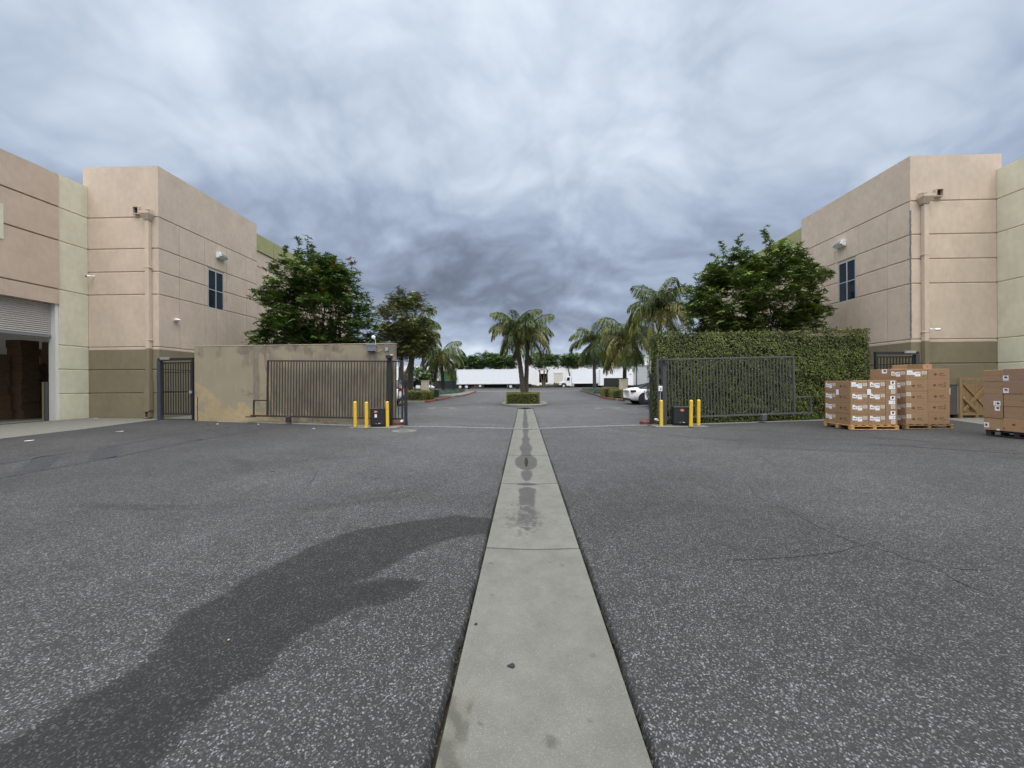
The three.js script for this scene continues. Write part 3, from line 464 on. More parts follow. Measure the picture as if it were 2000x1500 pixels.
  // lower rear part of the building with a lime fascia
  {
    const XR = X0 + 0.55; bx(XR + 0.05, XR + 0.4, base, 10.2, DE - 0.1, 33, M.joint, 'wall');
    const T = s < 0 ? 10.62 : 10.34;
    for (let d = DE + 0.002, k = 0; d < 33; d += 2.24, k++) {
      const [y0, y1] = [T - 0.98, T];
      const g = panel(2.22, y1 - y0, 0.10, { l: 0.004, r: 0.004 }); addPanel(o, g, s * (XR + 0.05), y0, s < 0 ? -d : -(d + 2.22), s < 0 ? Math.PI / 2 : -Math.PI / 2, M.lime, 'fascia_panel');
      for (const [ya, yb] of [[3.25, 5.44], [5.46, 7.37], [7.39, 8.69], [8.71, T - 1.0]]) addPanel(o, panel(2.22, yb - ya, 0.035, { t: 0.03, b: 0.03, l: 0.004, r: 0.004 }), s * (XR + 0.05), ya, s < 0 ? -d : -(d + 2.22), s < 0 ? Math.PI / 2 : -Math.PI / 2, M.tan);
      addPanel(o, panel(2.22, 3.13, 0.035, { t: 0.02 }), s * (XR + 0.05), base, s < 0 ? -d : -(d + 2.22), s < 0 ? Math.PI / 2 : -Math.PI / 2, M.olive);
    }
    bx(XR + 0.4, 27, base, 9.3, 32.7, 33, M.tan, 'wall');
  }
  // near wing, parallel to the drive
  const gtop = s < 0 ? 10.02 : 9.86;
  const wingRow = s < 0 ? [[0, 1.31], [1.31, 2.29], [2.29, 3.25], [3.25, 5.45], [5.45, 7.38], [7.38, 8.70], [8.70, gtop]] : [[0, 2.29], [2.29, 3.25], [3.25, 5.45], [5.45, 7.38], [7.38, 8.70], [8.70, gtop]];
  const wing = (d0, d1, y0, y1, c, m, out = 0) => addPanel(o, panel(d1 - d0, y1 - y0, DEP + out, c), s * (XW + DEP), y0, s < 0 ? -d0 : -d1, s < 0 ? Math.PI / 2 : -Math.PI / 2, m);
  if (s < 0) {
    // sage pilaster beside the door, then the brown bay over the roller door
    const DJ = 14.62, DO = 10.9;
    bx(XW + DEP, XW + 0.30, base, gtop - 0.01, DJ, DF + 0.04, M.joint, 'wall');
    wingRow.forEach(([y0, y1], i) => { const last = i === wingRow.length - 1; wing(DJ, DF - 0.004, i ? y0 + GAP / 2 : base, last ? gtop : y1 - GAP / 2, { b: i ? 0.03 : 0, t: last ? 0 : 0.03 }, M.sage); });
    bx(XW + DEP, XW + 0.3, 4.9, gtop - 0.01, DO - 6, DJ, M.joint, 'wall');
    [[4.86, 5.45], [5.45, 7.38], [7.38, 8.70], [8.70, 9.98]].forEach(([y0, y1], i) => { wing(DO, DJ - 0.004, i ? y0 + GAP / 2 : y0, i < 3 ? y1 - GAP / 2 : y1, { b: i ? 0.03 : 0, t: i < 3 ? 0.03 : 0, r: 0.01 }, M.tanDark, 0.05); wing(DO - 6, DO - 0.004, i ? y0 + GAP / 2 : base, i < 3 ? y1 - GAP / 2 : y1, { b: i ? 0.03 : 0, t: i < 3 ? 0.03 : 0 }, M.tanDark, 0.05); });
    wing(12.3, 12.98, 6.80, 8.06, { t: 0.01, b: 0.01, l: 0.01, r: 0.01 }, M.sage, 0.075);
    bx(XW + 0.001, XW + 0.3, base, 4.86, DO - 6, DO, M.tanDark, 'wall');
    bx(XW + 0.02, XW + 0.30, base, 4.86, DJ - 0.10, DJ - 0.005, M.offWhite, 'door_jamb'); bx(XW + 0.02, XW + 0.30, base, 4.86, DO + 0.005, DO + 0.10, M.offWhite, 'door_jamb');
    // roller door, half raised, slat by slat
    const door = new THREE.Group(); door.name = 'roller_door'; o.add(door);
    const slatG = (() => { const n = 7, q = []; const L = DJ - 0.1 - (DO + 0.1); for (let i = 0; i < n; i++) { const a = i / n, b = (i + 1) / n, f = (t) => 0.022 * Math.sin(Math.PI * t); q.push([[0, a * 0.074, f(a)], [L, a * 0.074, f(a)], [L, b * 0.074, f(b)], [0, b * 0.074, f(b)]]); } return quads(q); })();
    const slatM = std(rgb(0.42, 0.40, 0.375), 0.5);
    for (let y = 3.62, k = 0; y < 4.86; y += 0.0775, k++) { const m = part(door, 'slat', slatG, slatM); m.rotation.y = Math.PI / 2; m.position.set(-XW - 0.22 - o.position.x, y - o.position.y, -(DO + 0.1) - o.position.z); }
    { const m = part(door, 'bottom_rail', inWorld(box(-XW - 0.25, -XW - 0.18, 3.54, 3.615, -(DJ - 0.1), -(DO + 0.1)), o), M.greyBox); }
    // the dim room behind the door
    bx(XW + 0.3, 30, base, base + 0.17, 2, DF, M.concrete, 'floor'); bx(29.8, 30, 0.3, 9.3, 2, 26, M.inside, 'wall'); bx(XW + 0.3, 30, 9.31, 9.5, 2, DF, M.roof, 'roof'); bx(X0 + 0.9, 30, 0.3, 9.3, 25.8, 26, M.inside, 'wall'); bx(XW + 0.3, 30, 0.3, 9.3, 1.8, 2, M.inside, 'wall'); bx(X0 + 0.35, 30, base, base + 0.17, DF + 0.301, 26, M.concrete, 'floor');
  } else {
    bx(XW + DEP, XW + 0.3, base, gtop - 0.01, -6, DF + 0.04, M.joint, 'wall');
    wingRow.forEach(([y0, y1], i) => { const last = i === wingRow.length - 1; for (const [a, b] of [[7, DF - 0.004], [-1, 6.99], [-6, -1.01]]) wing(a, b, i ? y0 + GAP / 2 : base, last ? gtop : y1 - GAP / 2, { b: i ? 0.03 : 0, t: last ? 0 : 0.03 }, M.sage); });
    bx(XW + 0.3, 27, base, 9.3, -6, -5.7, M.sage, 'wall'); bx(XW + 0.3, 27, 9.31, 9.5, -5.7, DF + 0.3, M.roof, 'roof');
    { const r = RNG(12), gs = [], m = std(rgb(0.17, 0.18, 0.185), 0.8); for (let y = 3.3; y < 8.3; y += 0.09) { const w = 0.018 + r() * 0.022; gs.push(box(X0 - 0.004, X0 + w, y, y + 0.088, -(DF + 0.03 + r() * 0.02), -(DF - 0.004))); } W('corner_sealant', merge(gs), m); }
  }
  return o;
}
const leftBlock = block(-1), rightBlock = block(1);

// wall lamps above the windows, cameras
function wallLamp(s) {
  const X0 = s < 0 ? 15.30 : 15.25, y = s < 0 ? 8.10 : 8.16, d = 18.93;
  const o = thing('wall_lamp', s < 0 ? 'white box floodlight above the window of the left warehouse' : 'white box floodlight above the window of the right warehouse', 'wall lamp', [s * (X0 - 0.001), y, -d], 0, 'floodlights above the side windows');
  const sh = new THREE.Shape([[0, -0.11], [0.08, -0.11], [0.26, -0.01], [0.17, 0.15], [0, 0.15]].map((p) => new THREE.Vector2(p[0] * -s, p[1])));
  const g = new THREE.ExtrudeGeometry(sh, { depth: 0.50, bevelEnabled: true, bevelSize: 0.008, bevelThickness: 0.008, bevelSegments: 2 }); g.translate(0, 0, -0.25);
  part(o, 'housing', uvBox(g), M.white);
  const lens = quads([[[0.265 * -s, -0.006, -0.22], [0.265 * -s, -0.006, 0.22], [0.183 * -s, 0.137, 0.22], [0.183 * -s, 0.137, -0.22]]]); lens.translate(-s * 0.012, 0.006, 0);
  part(o, 'lens', lens, new THREE.MeshPhysicalMaterial({ color: rgb(0.16, 0.17, 0.18), roughness: 0.15, side: THREE.DoubleSide }));
}
wallLamp(-1); wallLamp(1);
function bullet(pos, aim, label) {
  const o = thing('security_camera', label, 'security camera', pos);
  const a = new THREE.Vector3(...aim).normalize(), p = a.clone().multiplyScalar(0.12).add(new THREE.Vector3(0, -0.02, 0.0));
  part(o, 'bracket', merge([disc('z', 0, 0, 0.012, 0.045, 0.024), tubePath([[0, 0, 0.02], [0, 0.0, 0.07], p.clone().multiplyScalar(0.5).add(new THREE.Vector3(0, 0, 0.05)).toArray()], 0.014)]), M.white);
  const s0 = p.clone().addScaledVector(a, -0.05).add(new THREE.Vector3(0, 0, 0.05)), s1 = p.clone().addScaledVector(a, 0.09).add(new THREE.Vector3(0, 0, 0.05));
  part(o, 'housing', tubePath([s0, s0.clone().addScaledVector(a, 0.02), s1], [0.035, 0.048, 0.052], 12), M.white);
  part(o, 'lens', tubePath([s1.clone().addScaledVector(a, 0.001), s1.clone().addScaledVector(a, 0.012)], 0.036, 12), M.blackPlastic);
}
bullet([-18.12, 6.25, -15.648], [-0.15, -0.2, 0.9], 'small white camera high on the front of the left warehouse');
bullet([15.83, 3.62, -15.475], [0.7, -0.12, 0.7], 'small white camera on a bracket by the right downspout');
{
  const o = thing('security_camera', 'small white dome camera on the side wall of the left warehouse', 'security camera', [-15.298, 4.50, -16.42]);
  part(o, 'bracket', disc('x', 0.02, 0, 0, 0.06, 0.04), M.white); const g = new THREE.SphereGeometry(0.075, 16, 10); g.scale(1.2, 0.8, 1.5); g.translate(0.10, 0, 0); part(o, 'housing', g, M.white);
}

// ------------------------------------------------------------------ gate walls, gates and pedestrian gates
const wallStain = canvasTex(1536, 512, (c, w, h) => {                   // painted concrete with old ivy prints, rain streaks and bare buff patches
  const r = RNG(31), X = (m) => m / 8.7 * w, Y = (m) => h - m / 2.97 * h;
  c.fillStyle = 'rgb(150,140,116)'; c.fillRect(0, 0, w, h);
  const img = c.getImageData(0, 0, w, h), d = img.data, blob = (x, y) => fbm(x, y, 4);
  for (let j = 0; j < h; j++) for (let i = 0; i < w; i++) {
    const m = i / w * 8.7, y = (1 - j / h) * 2.97, k = (j * w + i) * 4; let R = 148, Gc = 140, B = 119;
    const v = 1 + 0.05 * fbm(m * 1.3, y * 1.3, 4) + 0.05 * noise2(m * 40, y * 40);
    // grey grime under the coping and in broad streaks
    let g = sstep(0.05, 0.55, fbm(m * 1.5 + 4, y * 1.2 + 2, 4) + 0.75 * sstep(2.2, 2.9, y) - 0.42) * sstep(1.6, 2.7, y + 0.5 * fbm(m * 2, 3, 2)) * (m > 1.8 ? 1 : 0.7);
    const st = (cx, wd, ya, yb, lean) => { const q = Math.abs(m - cx - lean * (2.9 - y) - 0.05 * fbm(y * 2, cx * 3, 3)) / wd; return sstep(1.15, 0.6, q) * sstep(ya - 0.15, ya + 0.1, y) * sstep(yb + 0.1, yb - 0.1, y); };
    g = Math.max(g, 0.75 * st(2.66, 0.15, 0.7, 2.9, 0.02), 0.8 * st(3.02, 0.08, 0.5, 2.95, 0.16), 0.55 * st(2.45, 0.25, 2.2, 2.9, -0.25), 0.6 * sstep(0.1, 0.5, fbm(m * 1.1 + 9, y * 2.6, 4) + 0.25 - Math.abs(y - 1.05) * 1.6 - Math.abs(m - 2.2) * 0.28));
    if (m > 3.2) g = Math.max(g, (0.45 * sstep(-0.1, 0.5, fbm(m * 1.1, y * 0.7 + 7, 4) + 0.2) + 0.38) * sstep(2.75, 2.3, y + 0.3 * fbm(m * 1.5, y, 3)));
    // bare buff render where the paint and ivy came away
    const dune = 1.62 - 0.62 * m + 0.16 * fbm(m * 2.2, 1.3, 4);
    let b = sstep(-0.02, 0.10, dune - y + 0.05 * fbm(m * 7, y * 7, 3)) * sstep(-0.42, 0.18, fbm(m * 1.9, y * 2.2 + 12, 5)) * sstep(3.4, 2.2, m);
    b = Math.max(b, sstep(-0.05, 0.2, fbm(m * 2.2 + 30, y * 2.8, 5) + 0.62 - y * 0.95 - Math.abs(m - 2.1) * 0.22));
    b = Math.max(b, 0.85 * st(2.90, 0.05, 0.3, 1.9, 0.20), 0.85 * st(3.06, 0.045, 0.3, 2.4, 0.14));
    b = Math.max(b, 0.8 * sstep(0.05, 0.35, fbm(m * 4.5, y * 3.5, 4) + 0.35 - y * 0.8 - Math.abs(m - 5.85) * 1.7), 0.6 * sstep(0.1, 0.4, fbm(m * 4, y * 3.1 + 5, 4) + 0.30 - Math.abs(y - 0.7) * 0.9 - Math.abs(m - 7.9) * 1.9), 0.5 * sstep(0.2, 0.4, fbm(m * 5, y * 1.1, 3) - 0.1));
    g = clamp(g * (0.72 + 0.55 * fbm(m * 8, y * 2.2, 4) + 0.25 * noise2(m * 30, y * 22))); b = clamp(b * (0.75 + 0.65 * fbm(m * 9 + 3, y * 9, 4) + 0.3 * noise2(m * 34, y * 34)));
    R = lerp(R, 104, g * 0.95); Gc = lerp(Gc, 96, g * 0.95); B = lerp(B, 87, g * 0.95); R = lerp(R, 180, b * 0.8); Gc = lerp(Gc, 157, b * 0.8); B = lerp(B, 116, b * 0.8);
    d[k] = R * v; d[k + 1] = Gc * v; d[k + 2] = B * v; d[k + 3] = 255;
  }
  c.putImageData(img, 0, 0);
});
const angL = Math.atan2(GL.d0 - GL.d1, GL.x1 - GL.x0), angR = -Math.atan2(GR.d1 - GR.d0, GR.x1 - GR.x0);
const SLOPE = 0.0147;
function frameAt(o, x, d, y, ry, slope) { o.rotation.order = 'YXZ'; o.position.set(x, y, -d); o.rotation.y = ry; o.rotation.z = slope; return o; }
{
  const L = Math.hypot(GL.x1 - GL.x0, GL.d1 - GL.d0);
  const o = thing('concrete_wall', 'stained buff concrete wall behind the left sliding gate', 'wall'); frameAt(o, GL.x0, GL.d0, 0.20, -angL, -0.0035);
  const g = rbox(0, L, -0.25, 2.97, -0.22, 0, 0.015, 2), p = g.attributes.position, uv = g.attributes.uv; for (let i = 0; i < p.count; i++) uv.setXY(i, p.getX(i) / 8.7, p.getY(i) / 2.97);
  part(o, 'wall', g, std(0xffffff, 0.9, { map: wallStain, bumpMap: rep(stuccoBump, 8.7 / 1.2, 2.97 / 1.2), bumpScale: 0.006 }));
  part(o, 'coping', rbox(-0.01, L + 0.01, 2.972, 2.995, -0.235, 0.012, 0.008, 1), std(rgb(0.46, 0.41, 0.30), 0.85));
  part(o, 'joint_strip', box(0.12, 0.15, -0.05, 0.95, 0.001, 0.006), M.blackPlastic);
}
function slidingGate(side) {                                           // built along +x from the tail end; leaf 2.05 m high
  const s = side, L = s < 0 ? 5.42 : 5.22, H = s < 0 ? 2.17 : 2.13, n = s < 0 ? 46 : 42;
  const o = thing('sliding_gate', s < 0 ? 'brown-black steel picket gate slid open against the concrete wall' : 'dark grey steel picket gate slid open against the ivy hedge', 'sliding gate', [0, 0, 0], 0, undefined);
  const m = s < 0 ? std(rgb(0.034, 0.029, 0.027), 0.55) : std(rgb(0.085, 0.09, 0.10), 0.5);
  const b = (name, x0, x1, y0, y1, w = 0.05) => part(o, name, rbox(x0, x1, y0, y1, -w / 2, w / 2, 0.004, 1), m);
  const T = 0.66;                                                      // tail length
  b('top_rail', T, T + L, H - 0.05, H); b('bottom_rail', 0, T + L, 0, 0.062, 0.052); b('stile', T, T + 0.06, 0.062, H - 0.05); b('stile', T + L - 0.06, T + L, 0.062, H - 0.05);
  const pk = rbox(-0.0125, 0.0125, 0.062, H - 0.05, -0.0125, 0.0125, 0.003, 1), step = (L - 0.12) / n;
  for (let i = 1; i < n; i++) { const q = part(o, 'picket', pk, m); q.position.x = T + 0.06 + i * step; }
  b('tail_frame', s < 0 ? 0.10 : 0.02, T, 0.60, 0.645); b('tail_frame', s < 0 ? 0.10 : 0.02, (s < 0 ? 0.10 : 0.02) + 0.045, 0.062, 0.60);
  const wx = s < 0 ? 1.62 : 1.95; part(o, 'wheel_box', rbox(wx - 0.10, wx + 0.10, -0.19, 0.05, -s * 0.03, -s * 0.14, 0.03, 2), m); part(o, 'wheel', disc('z', wx, -0.13, 0.0, 0.065, 0.035), M.galv);
  if (s < 0) part(o, 'tail_foot', rbox(-0.16, 0.16, -0.03, 0.005, -0.08, 0.10, 0.01, 1), m);
  return o;
}
{ const o = slidingGate(-1), [x, d] = alongL(-10.5, 0.32); frameAt(o, x, d, 0.41, -angL, -0.0175); }
{ const o = slidingGate(1), [x, d] = alongR(10.54, 0.40); o.rotation.order = 'YXZ'; o.position.set(x, 0.435, -d); o.rotation.y = Math.PI - angR; o.rotation.z = -0.020; }

function guidePost(x, d, top, label, m, w = 0.12) {
  const y = gy(x, d), o = thing('gate_post', label, 'gate post', [x, y, -d]);
  part(o, 'post', rbox(-w / 2, w / 2, -0.02, top - y, -0.06, 0.06, 0.006, 1), m);
  part(o, 'roller_bracket', merge([rbox(-w / 2 - 0.015, w / 2 + 0.015, top - y - 0.04, top - y + 0.07, -0.10, 0.16, 0.008, 1), disc('y', 0, top - y - 0.10, 0.12, 0.03, 0.10)]), m);
  part(o, 'base_plate', rbox(-0.12, 0.12, 0.0, 0.02, -0.12, 0.12, 0.004, 1), m);
}
{ const [x, d] = alongL(-4.88, 0.45); guidePost(x, d, 2.60, 'black gate guide post at the end of the concrete wall', M.blackSteel, 0.15); }
{ const [x, d] = alongL(-4.36, 0.24); guidePost(x, d, 1.72, 'shorter black steel stop post at the free end of the left gate', M.blackSteel, 0.09); }
{ const [x, d] = alongR(4.90, 0.47); guidePost(x, d, 2.42, 'dark grey gate guide post behind the white keypad', M.greySteel, 0.13); }
{ const [x, d] = alongR(4.52, 0.24); guidePost(x, d, 1.85, 'dark slim stop post at the hedge corner by the drive', M.blackSteel, 0.07); }

function pedGate(s) {
  const a = s < 0 ? [-14.95, 15.26] : [15.16, 15.30], b = s < 0 ? [-13.28, 15.02] : [13.42, 15.16], x0 = a[0], d0 = a[1], L = Math.hypot(a[0] - b[0], a[1] - b[1]), H = 2.36, y = gy(x0, d0) + 0.02;
  const o = thing('pedestrian_gate', s < 0 ? 'dark picket walk-through gate beside the stained concrete wall' : 'dark picket walk-through gate behind the tall carton stack', 'gate', [x0, y, -d0]);
  o.rotation.y = Math.atan2(b[1] - d0, b[0] - x0);
  const zf = s < 0 ? 1 : -1;                                           // which way the drive side faces
  const m = M.blackSteel, r = (name, p, q, u, v, w = 0.05, mm = m) => part(o, name, rbox(p, q, u, v, -w / 2, w / 2, 0.004, 1), mm);
  r('post', 0, 0.16, -0.05, H + 0.02, 0.14, M.greySteel); r('post', L - 0.05, L, 0.0, H + 0.02, 0.08);
  r('header', 0.0, L, H + 0.03, H + 0.13, 0.10); r('rail', 0.19, L - 0.07, H - 0.09, H - 0.04); r('rail', 0.19, L - 0.07, 0.20, 0.255); r('rail', 0.19, L - 0.07, 1.12, 1.155, 0.03); r('rail', 0.19, L - 0.07, 1.90, 1.935, 0.03);
  r('stile', 0.19, 0.235, 0.255, H - 0.09); r('stile', L - 0.115, L - 0.07, 0.255, H - 0.09);
  const pk = rbox(-0.013, 0.013, 0.255, H - 0.09, -0.013, 0.013, 0.003, 1); for (let i = 1; i < 11; i++) { const q = part(o, 'picket', pk, m); q.position.x = 0.235 + (L - 0.35) * i / 11; }
  part(o, 'door_closer', rbox(0.2, 0.62, H + 0.06, H + 0.16, zf * 0.052, zf * 0.11, 0.01, 1), M.galv); part(o, 'latch', rbox(L - 0.14, L - 0.02, 1.05, 1.16, zf * 0.03, zf * 0.07, 0.01, 1), M.galv);
}
pedGate(-1); pedGate(1);

// bollards, operators, pads
function pad(x0, d0, x1, d1, label) { const o = thing('concrete_pad', label, 'concrete pad', [(x0 + x1) / 2, gy((x0 + x1) / 2, d0) - 0.04, -(d0 + d1) / 2]); const L = Math.hypot(x1 - x0, d1 - d0); o.rotation.y = Math.atan2(d1 - d0, x1 - x0); part(o, 'pad', rbox(-L / 2, L / 2, 0, 0.068, -0.42, 0.40, 0.012, 1), M.concrete); return o; }
pad(-6.15, 13.62, -4.42, 13.55, 'pale concrete pad under the left gate motor'); pad(4.48, 13.60, 6.25, 13.66, 'pale concrete pad under the right gate motor');
const bollardG = (() => { const p = []; for (const [r, y] of [[0.058, 0], [0.058, 0.87], [0.054, 0.888], [0.040, 0.903], [0.018, 0.911], [0, 0.912]]) p.push(new THREE.Vector2(r, y)); return new THREE.LatheGeometry(p, 20); })();
for (const [x, d, lab, tilt] of [[-5.94, 13.33, 'yellow steel bollard, outermost one left of the left gate motor', 0.008], [-5.44, 13.08, 'yellow steel bollard close against the left side of the left gate motor', -0.004], [-4.86, 13.50, 'yellow steel bollard between the left gate motor and the gate post', 0.006], [4.76, 13.54, 'yellow steel bollard in front of the grey gate post by the drive', 0], [5.65, 13.25, 'yellow steel bollard next to the right gate motor, leaning a little', -0.018], [6.00, 13.47, 'yellow steel bollard, outermost one beside the right gate motor', -0.016]]) {
  const o = thing('bollard', lab, 'bollard', [x, gy(x, d) + 0.02, -d], 0, 'yellow bollards guarding the gate motors'); o.rotation.z = tilt; part(o, 'post', bollardG, M.yellow); part(o, 'footing', cyl(0, -0.01, 0, 0.085, 0.028, 18), M.concrete);
}
function operator(s) {
  const x = s < 0 ? -5.22 : 5.48, d = s < 0 ? 13.64 : 13.72, y = gy(x, d) + 0.03;
  const o = thing('gate_motor', s < 0 ? 'black gate motor box with red oval badge and white sticker' : 'black gate motor box with an orange oval badge by the hedge', 'gate motor', [x, y, -d]); o.rotation.y = s < 0 ? 0.12 : -0.16;
  part(o, 'housing', rbox(-0.26, 0.26, 0.05, 0.66, -0.2, 0.2, 0.035, 3), M.blackPlastic); part(o, 'lid', rbox(-0.265, 0.265, 0.58, 0.665, -0.205, 0.205, 0.03, 3), M.blackPlastic); part(o, 'base_plate', box(-0.24, 0.24, 0, 0.05, -0.18, 0.18), M.rubber);
  const badge = new THREE.CylinderGeometry(1, 1, 0.006, 28); badge.rotateX(Math.PI / 2); badge.scale(0.072, 0.05, 1); const bx = s < 0 ? -0.06 : 0.02; badge.translate(bx, 0.535, 0.207); const inner = badge.clone(); inner.translate(-bx, -0.535, 0); inner.scale(0.68, 0.6, 1); inner.translate(bx, 0.535, 0.004);
  part(o, 'badge', badge, std(s < 0 ? rgb(0.42, 0.06, 0.04) : rgb(0.42, 0.12, 0.05), 0.4)); part(o, 'badge_centre', inner, std(s < 0 ? rgb(0.62, 0.30, 0.20) : rgb(0.60, 0.28, 0.16), 0.4));
  if (s < 0) part(o, 'sticker', box(-0.10, -0.02, 0.33, 0.45, 0.2, 0.2045), std(0xffffff, 0.5, { map: canvasTex(64, 96, (c) => { c.fillStyle = '#e8e6df'; c.fillRect(0, 0, 64, 96); c.fillStyle = '#b08020'; c.fillRect(6, 8, 52, 20); c.fillStyle = '#333'; c.beginPath(); c.moveTo(32, 34); c.lineTo(46, 60); c.lineTo(18, 60); c.fill(); for (let i = 0; i < 4; i++) c.fillRect(8, 66 + i * 7, 48 - i * 6, 3); }) }));
  part(o, 'hasp', rbox(0.02, 0.11, 0.10, 0.13, 0.2, 0.235, 0.008, 1), M.galv); part(o, 'key_switch', disc('z', -0.05, 0.11, 0.205, 0.016, 0.02), M.galv);
}
operator(-1); operator(1);

// fittings on the concrete wall
{
  const at = (x, off, y) => { const [a, d] = alongL(x, off); return [a, y, -d]; };
  const o = thing('antenna', 'small white dish antenna on a mast above the concrete wall', 'antenna', at(-5.66, 0.04, 2.85)); o.rotation.y = -angL;
  part(o, 'mast', tubePath([[0.06, 0, 0.02], [0.06, 0.42, 0.02], [0.0, 0.52, 0.02]], 0.014, 8), M.alu); const dish = new THREE.SphereGeometry(0.085, 20, 10, 0, Math.PI * 2, 0, 1.0); dish.rotateX(Math.PI / 2); dish.scale(1, 1, 0.55); dish.rotateY(0.5); dish.translate(-0.02, 0.54, 0.02); part(o, 'dish', dish, new THREE.MeshStandardMaterial({ color: rgb(0.78, 0.79, 0.80), roughness: 0.4, side: THREE.DoubleSide }));
  const b = thing('junction_box', 'grey ribbed electrical box near the top of the concrete wall', 'electrical box', at(-5.76, 0.003, 2.87)); b.rotation.y = -angL;
  part(b, 'housing', rbox(-0.17, 0.17, 0, 0.235, 0, 0.13, 0.008, 1), M.greyBox); part(b, 'lid', rbox(-0.18, 0.18, 0.20, 0.242, 0, 0.145, 0.008, 1), M.greyBox); part(b, 'seam', merge([box(-0.171, 0.171, 0.075, 0.082, 0.128, 0.1325), box(-0.171, 0.171, 0.148, 0.155, 0.128, 0.1325)]), M.rubber);
  const c = thing('conduit_box', 'small grey conduit box above the black gate post', 'electrical box', at(-5.17, 0.003, 2.86)); c.rotation.y = -angL;
  part(c, 'housing', rbox(-0.05, 0.05, 0, 0.13, 0, 0.08, 0.008, 1), M.galv); part(c, 'conduit', merge([tubePath([[-0.015, 0, 0.03], [-0.015, -0.24, 0.03]], 0.011, 8), tubePath([[0.02, 0, 0.03], [0.02, -0.24, 0.03]], 0.009, 8)]), M.galv);
  const cable = [[-0.54, 0.02, 0.05], [-0.45, -0.035, 0.05], [-0.34, -0.045, 0.045], [-0.24, -0.02, 0.04], [-0.14, 0.03, 0.04], [-0.05, 0.07, 0.04]]; part(c, 'cable', tubePath(new THREE.CatmullRomCurve3(cable.map((p) => new THREE.Vector3(...p))).getPoints(16), 0.013, 6), M.greySteel);
  const sgn = thing('small_sign', 'tiny white and black plate at the corner of the concrete wall', 'sign', at(-5.0, 0.004, 2.60)); sgn.rotation.y = -angL; part(sgn, 'plate', box(-0.05, 0.05, 0, 0.14, 0, 0.006), std(0xffffff, 0.5, { map: canvasTex(64, 96, (k) => { k.fillStyle = '#e6e2d2'; k.fillRect(0, 0, 64, 96); k.fillStyle = '#222'; k.fillRect(8, 10, 34, 20); k.fillRect(26, 44, 30, 14); k.fillRect(10, 70, 44, 12); }) }));
  const kx = thing('keypad', 'small white keypad on a conduit in front of the grey gate post', 'keypad', [4.77, 0.97, -13.66]); part(kx, 'conduit', tubePath([[0, -0.85, 0], [0, 0.36, 0]], 0.016, 8), M.galv); part(kx, 'housing', rbox(-0.06, 0.06, 0.34, 0.52, -0.02, 0.05, 0.008, 1), M.white); part(kx, 'buttons', merge([box(-0.04, 0.04, 0.44, 0.455, 0.05, 0.053), box(-0.02, 0.02, 0.375, 0.42, 0.05, 0.053)]), M.blackPlastic);
}
// red-painted concrete footings where the gates end, white pipe stub
for (const [x, d, w, lab] of [[-4.60, 14.22, 0.46, 'red painted concrete block at the foot of the left gate end'], [4.46, 14.30, 0.34, 'chipped red painted concrete block at the hedge corner']]) { const o = thing('kerb_block', lab, 'kerb block', [x, gy(x, d), -d]); o.rotation.y = 0.2; const g = rbox(-w / 2, w / 2, -0.03, 0.15, -0.18, 0.24, 0.05, 3), p = g.attributes.position; for (let i = 0; i < p.count; i++) { const n = noise2(p.getX(i) * 9 + x, p.getZ(i) * 9 + p.getY(i) * 5) * 0.02; p.setX(i, p.getX(i) + n); p.setY(i, p.getY(i) + n * 0.7); } g.computeVertexNormals(); part(o, 'block', g, M.redKerb); part(o, 'pipe_stub', disc('z', x < 0 ? 0.05 : 0.28, 0.20, 0.26, 0.045, 0.16), M.white); }

// ------------------------------------------------------------------ leaves
class Leaves {                                                         // many small folded leaves in one geometry
  constructor() { this.p = []; this.n = []; this.c = []; this.i = []; }
  add(x, y, z, dx, dy, dz, ux, uy, uz, len, wid, r, g, b, fold = 0.18) {   // base point, direction, face normal
    let l = Math.hypot(dx, dy, dz) || 1; dx /= l; dy /= l; dz /= l;
    let sx = dy * uz - dz * uy, sy = dz * ux - dx * uz, sz = dx * uy - dy * ux; l = Math.hypot(sx, sy, sz) || 1; sx /= l; sy /= l; sz /= l;
    const nx = sy * dz - sz * dy, ny = sz * dx - sx * dz, nz = sx * dy - sy * dx, k = this.p.length / 3, h = wid / 2, f = wid * fold, m = len * 0.45;
    this.p.push(x, y, z, x + dx * m + sx * h + nx * f, y + dy * m + sy * h + ny * f, z + dz * m + sz * h + nz * f, x + dx * len, y + dy * len, z + dz * len, x + dx * m - sx * h + nx * f, y + dy * m - sy * h + ny * f, z + dz * m - sz * h + nz * f);
    const q = fold * 1.5; this.n.push(nx, ny, nz, nx - sx * q, ny - sy * q, nz - sz * q, nx, ny, nz, nx + sx * q, ny + sy * q, nz + sz * q);
    for (let t = 0; t < 4; t++) this.c.push(r, g, b);
    this.i.push(k, k + 1, k + 2, k, k + 2, k + 3);
  }
  geo() { const g = new THREE.BufferGeometry(); g.setAttribute('position', new THREE.Float32BufferAttribute(this.p, 3)); g.setAttribute('normal', new THREE.Float32BufferAttribute(this.n, 3)); g.setAttribute('color', new THREE.Float32BufferAttribute(this.c, 3)); g.setIndex(this.i); return g; }
}
const onSphere = (r) => { const z = r() * 2 - 1, a = r() * Math.PI * 2, s = Math.sqrt(1 - z * z); return [s * Math.cos(a), z, s * Math.sin(a)]; };
const pick = (list, r) => { const t = r() * list.reduce((s, p) => s + p[0], 0); let k = 0; for (const p of list) { k += p[0]; if (t <= k) return p; } return list[0]; };
const shade = (p, r) => { const v = 0.72 + r() * 0.56; return [p[1] * v, p[2] * v, p[3] * v]; };

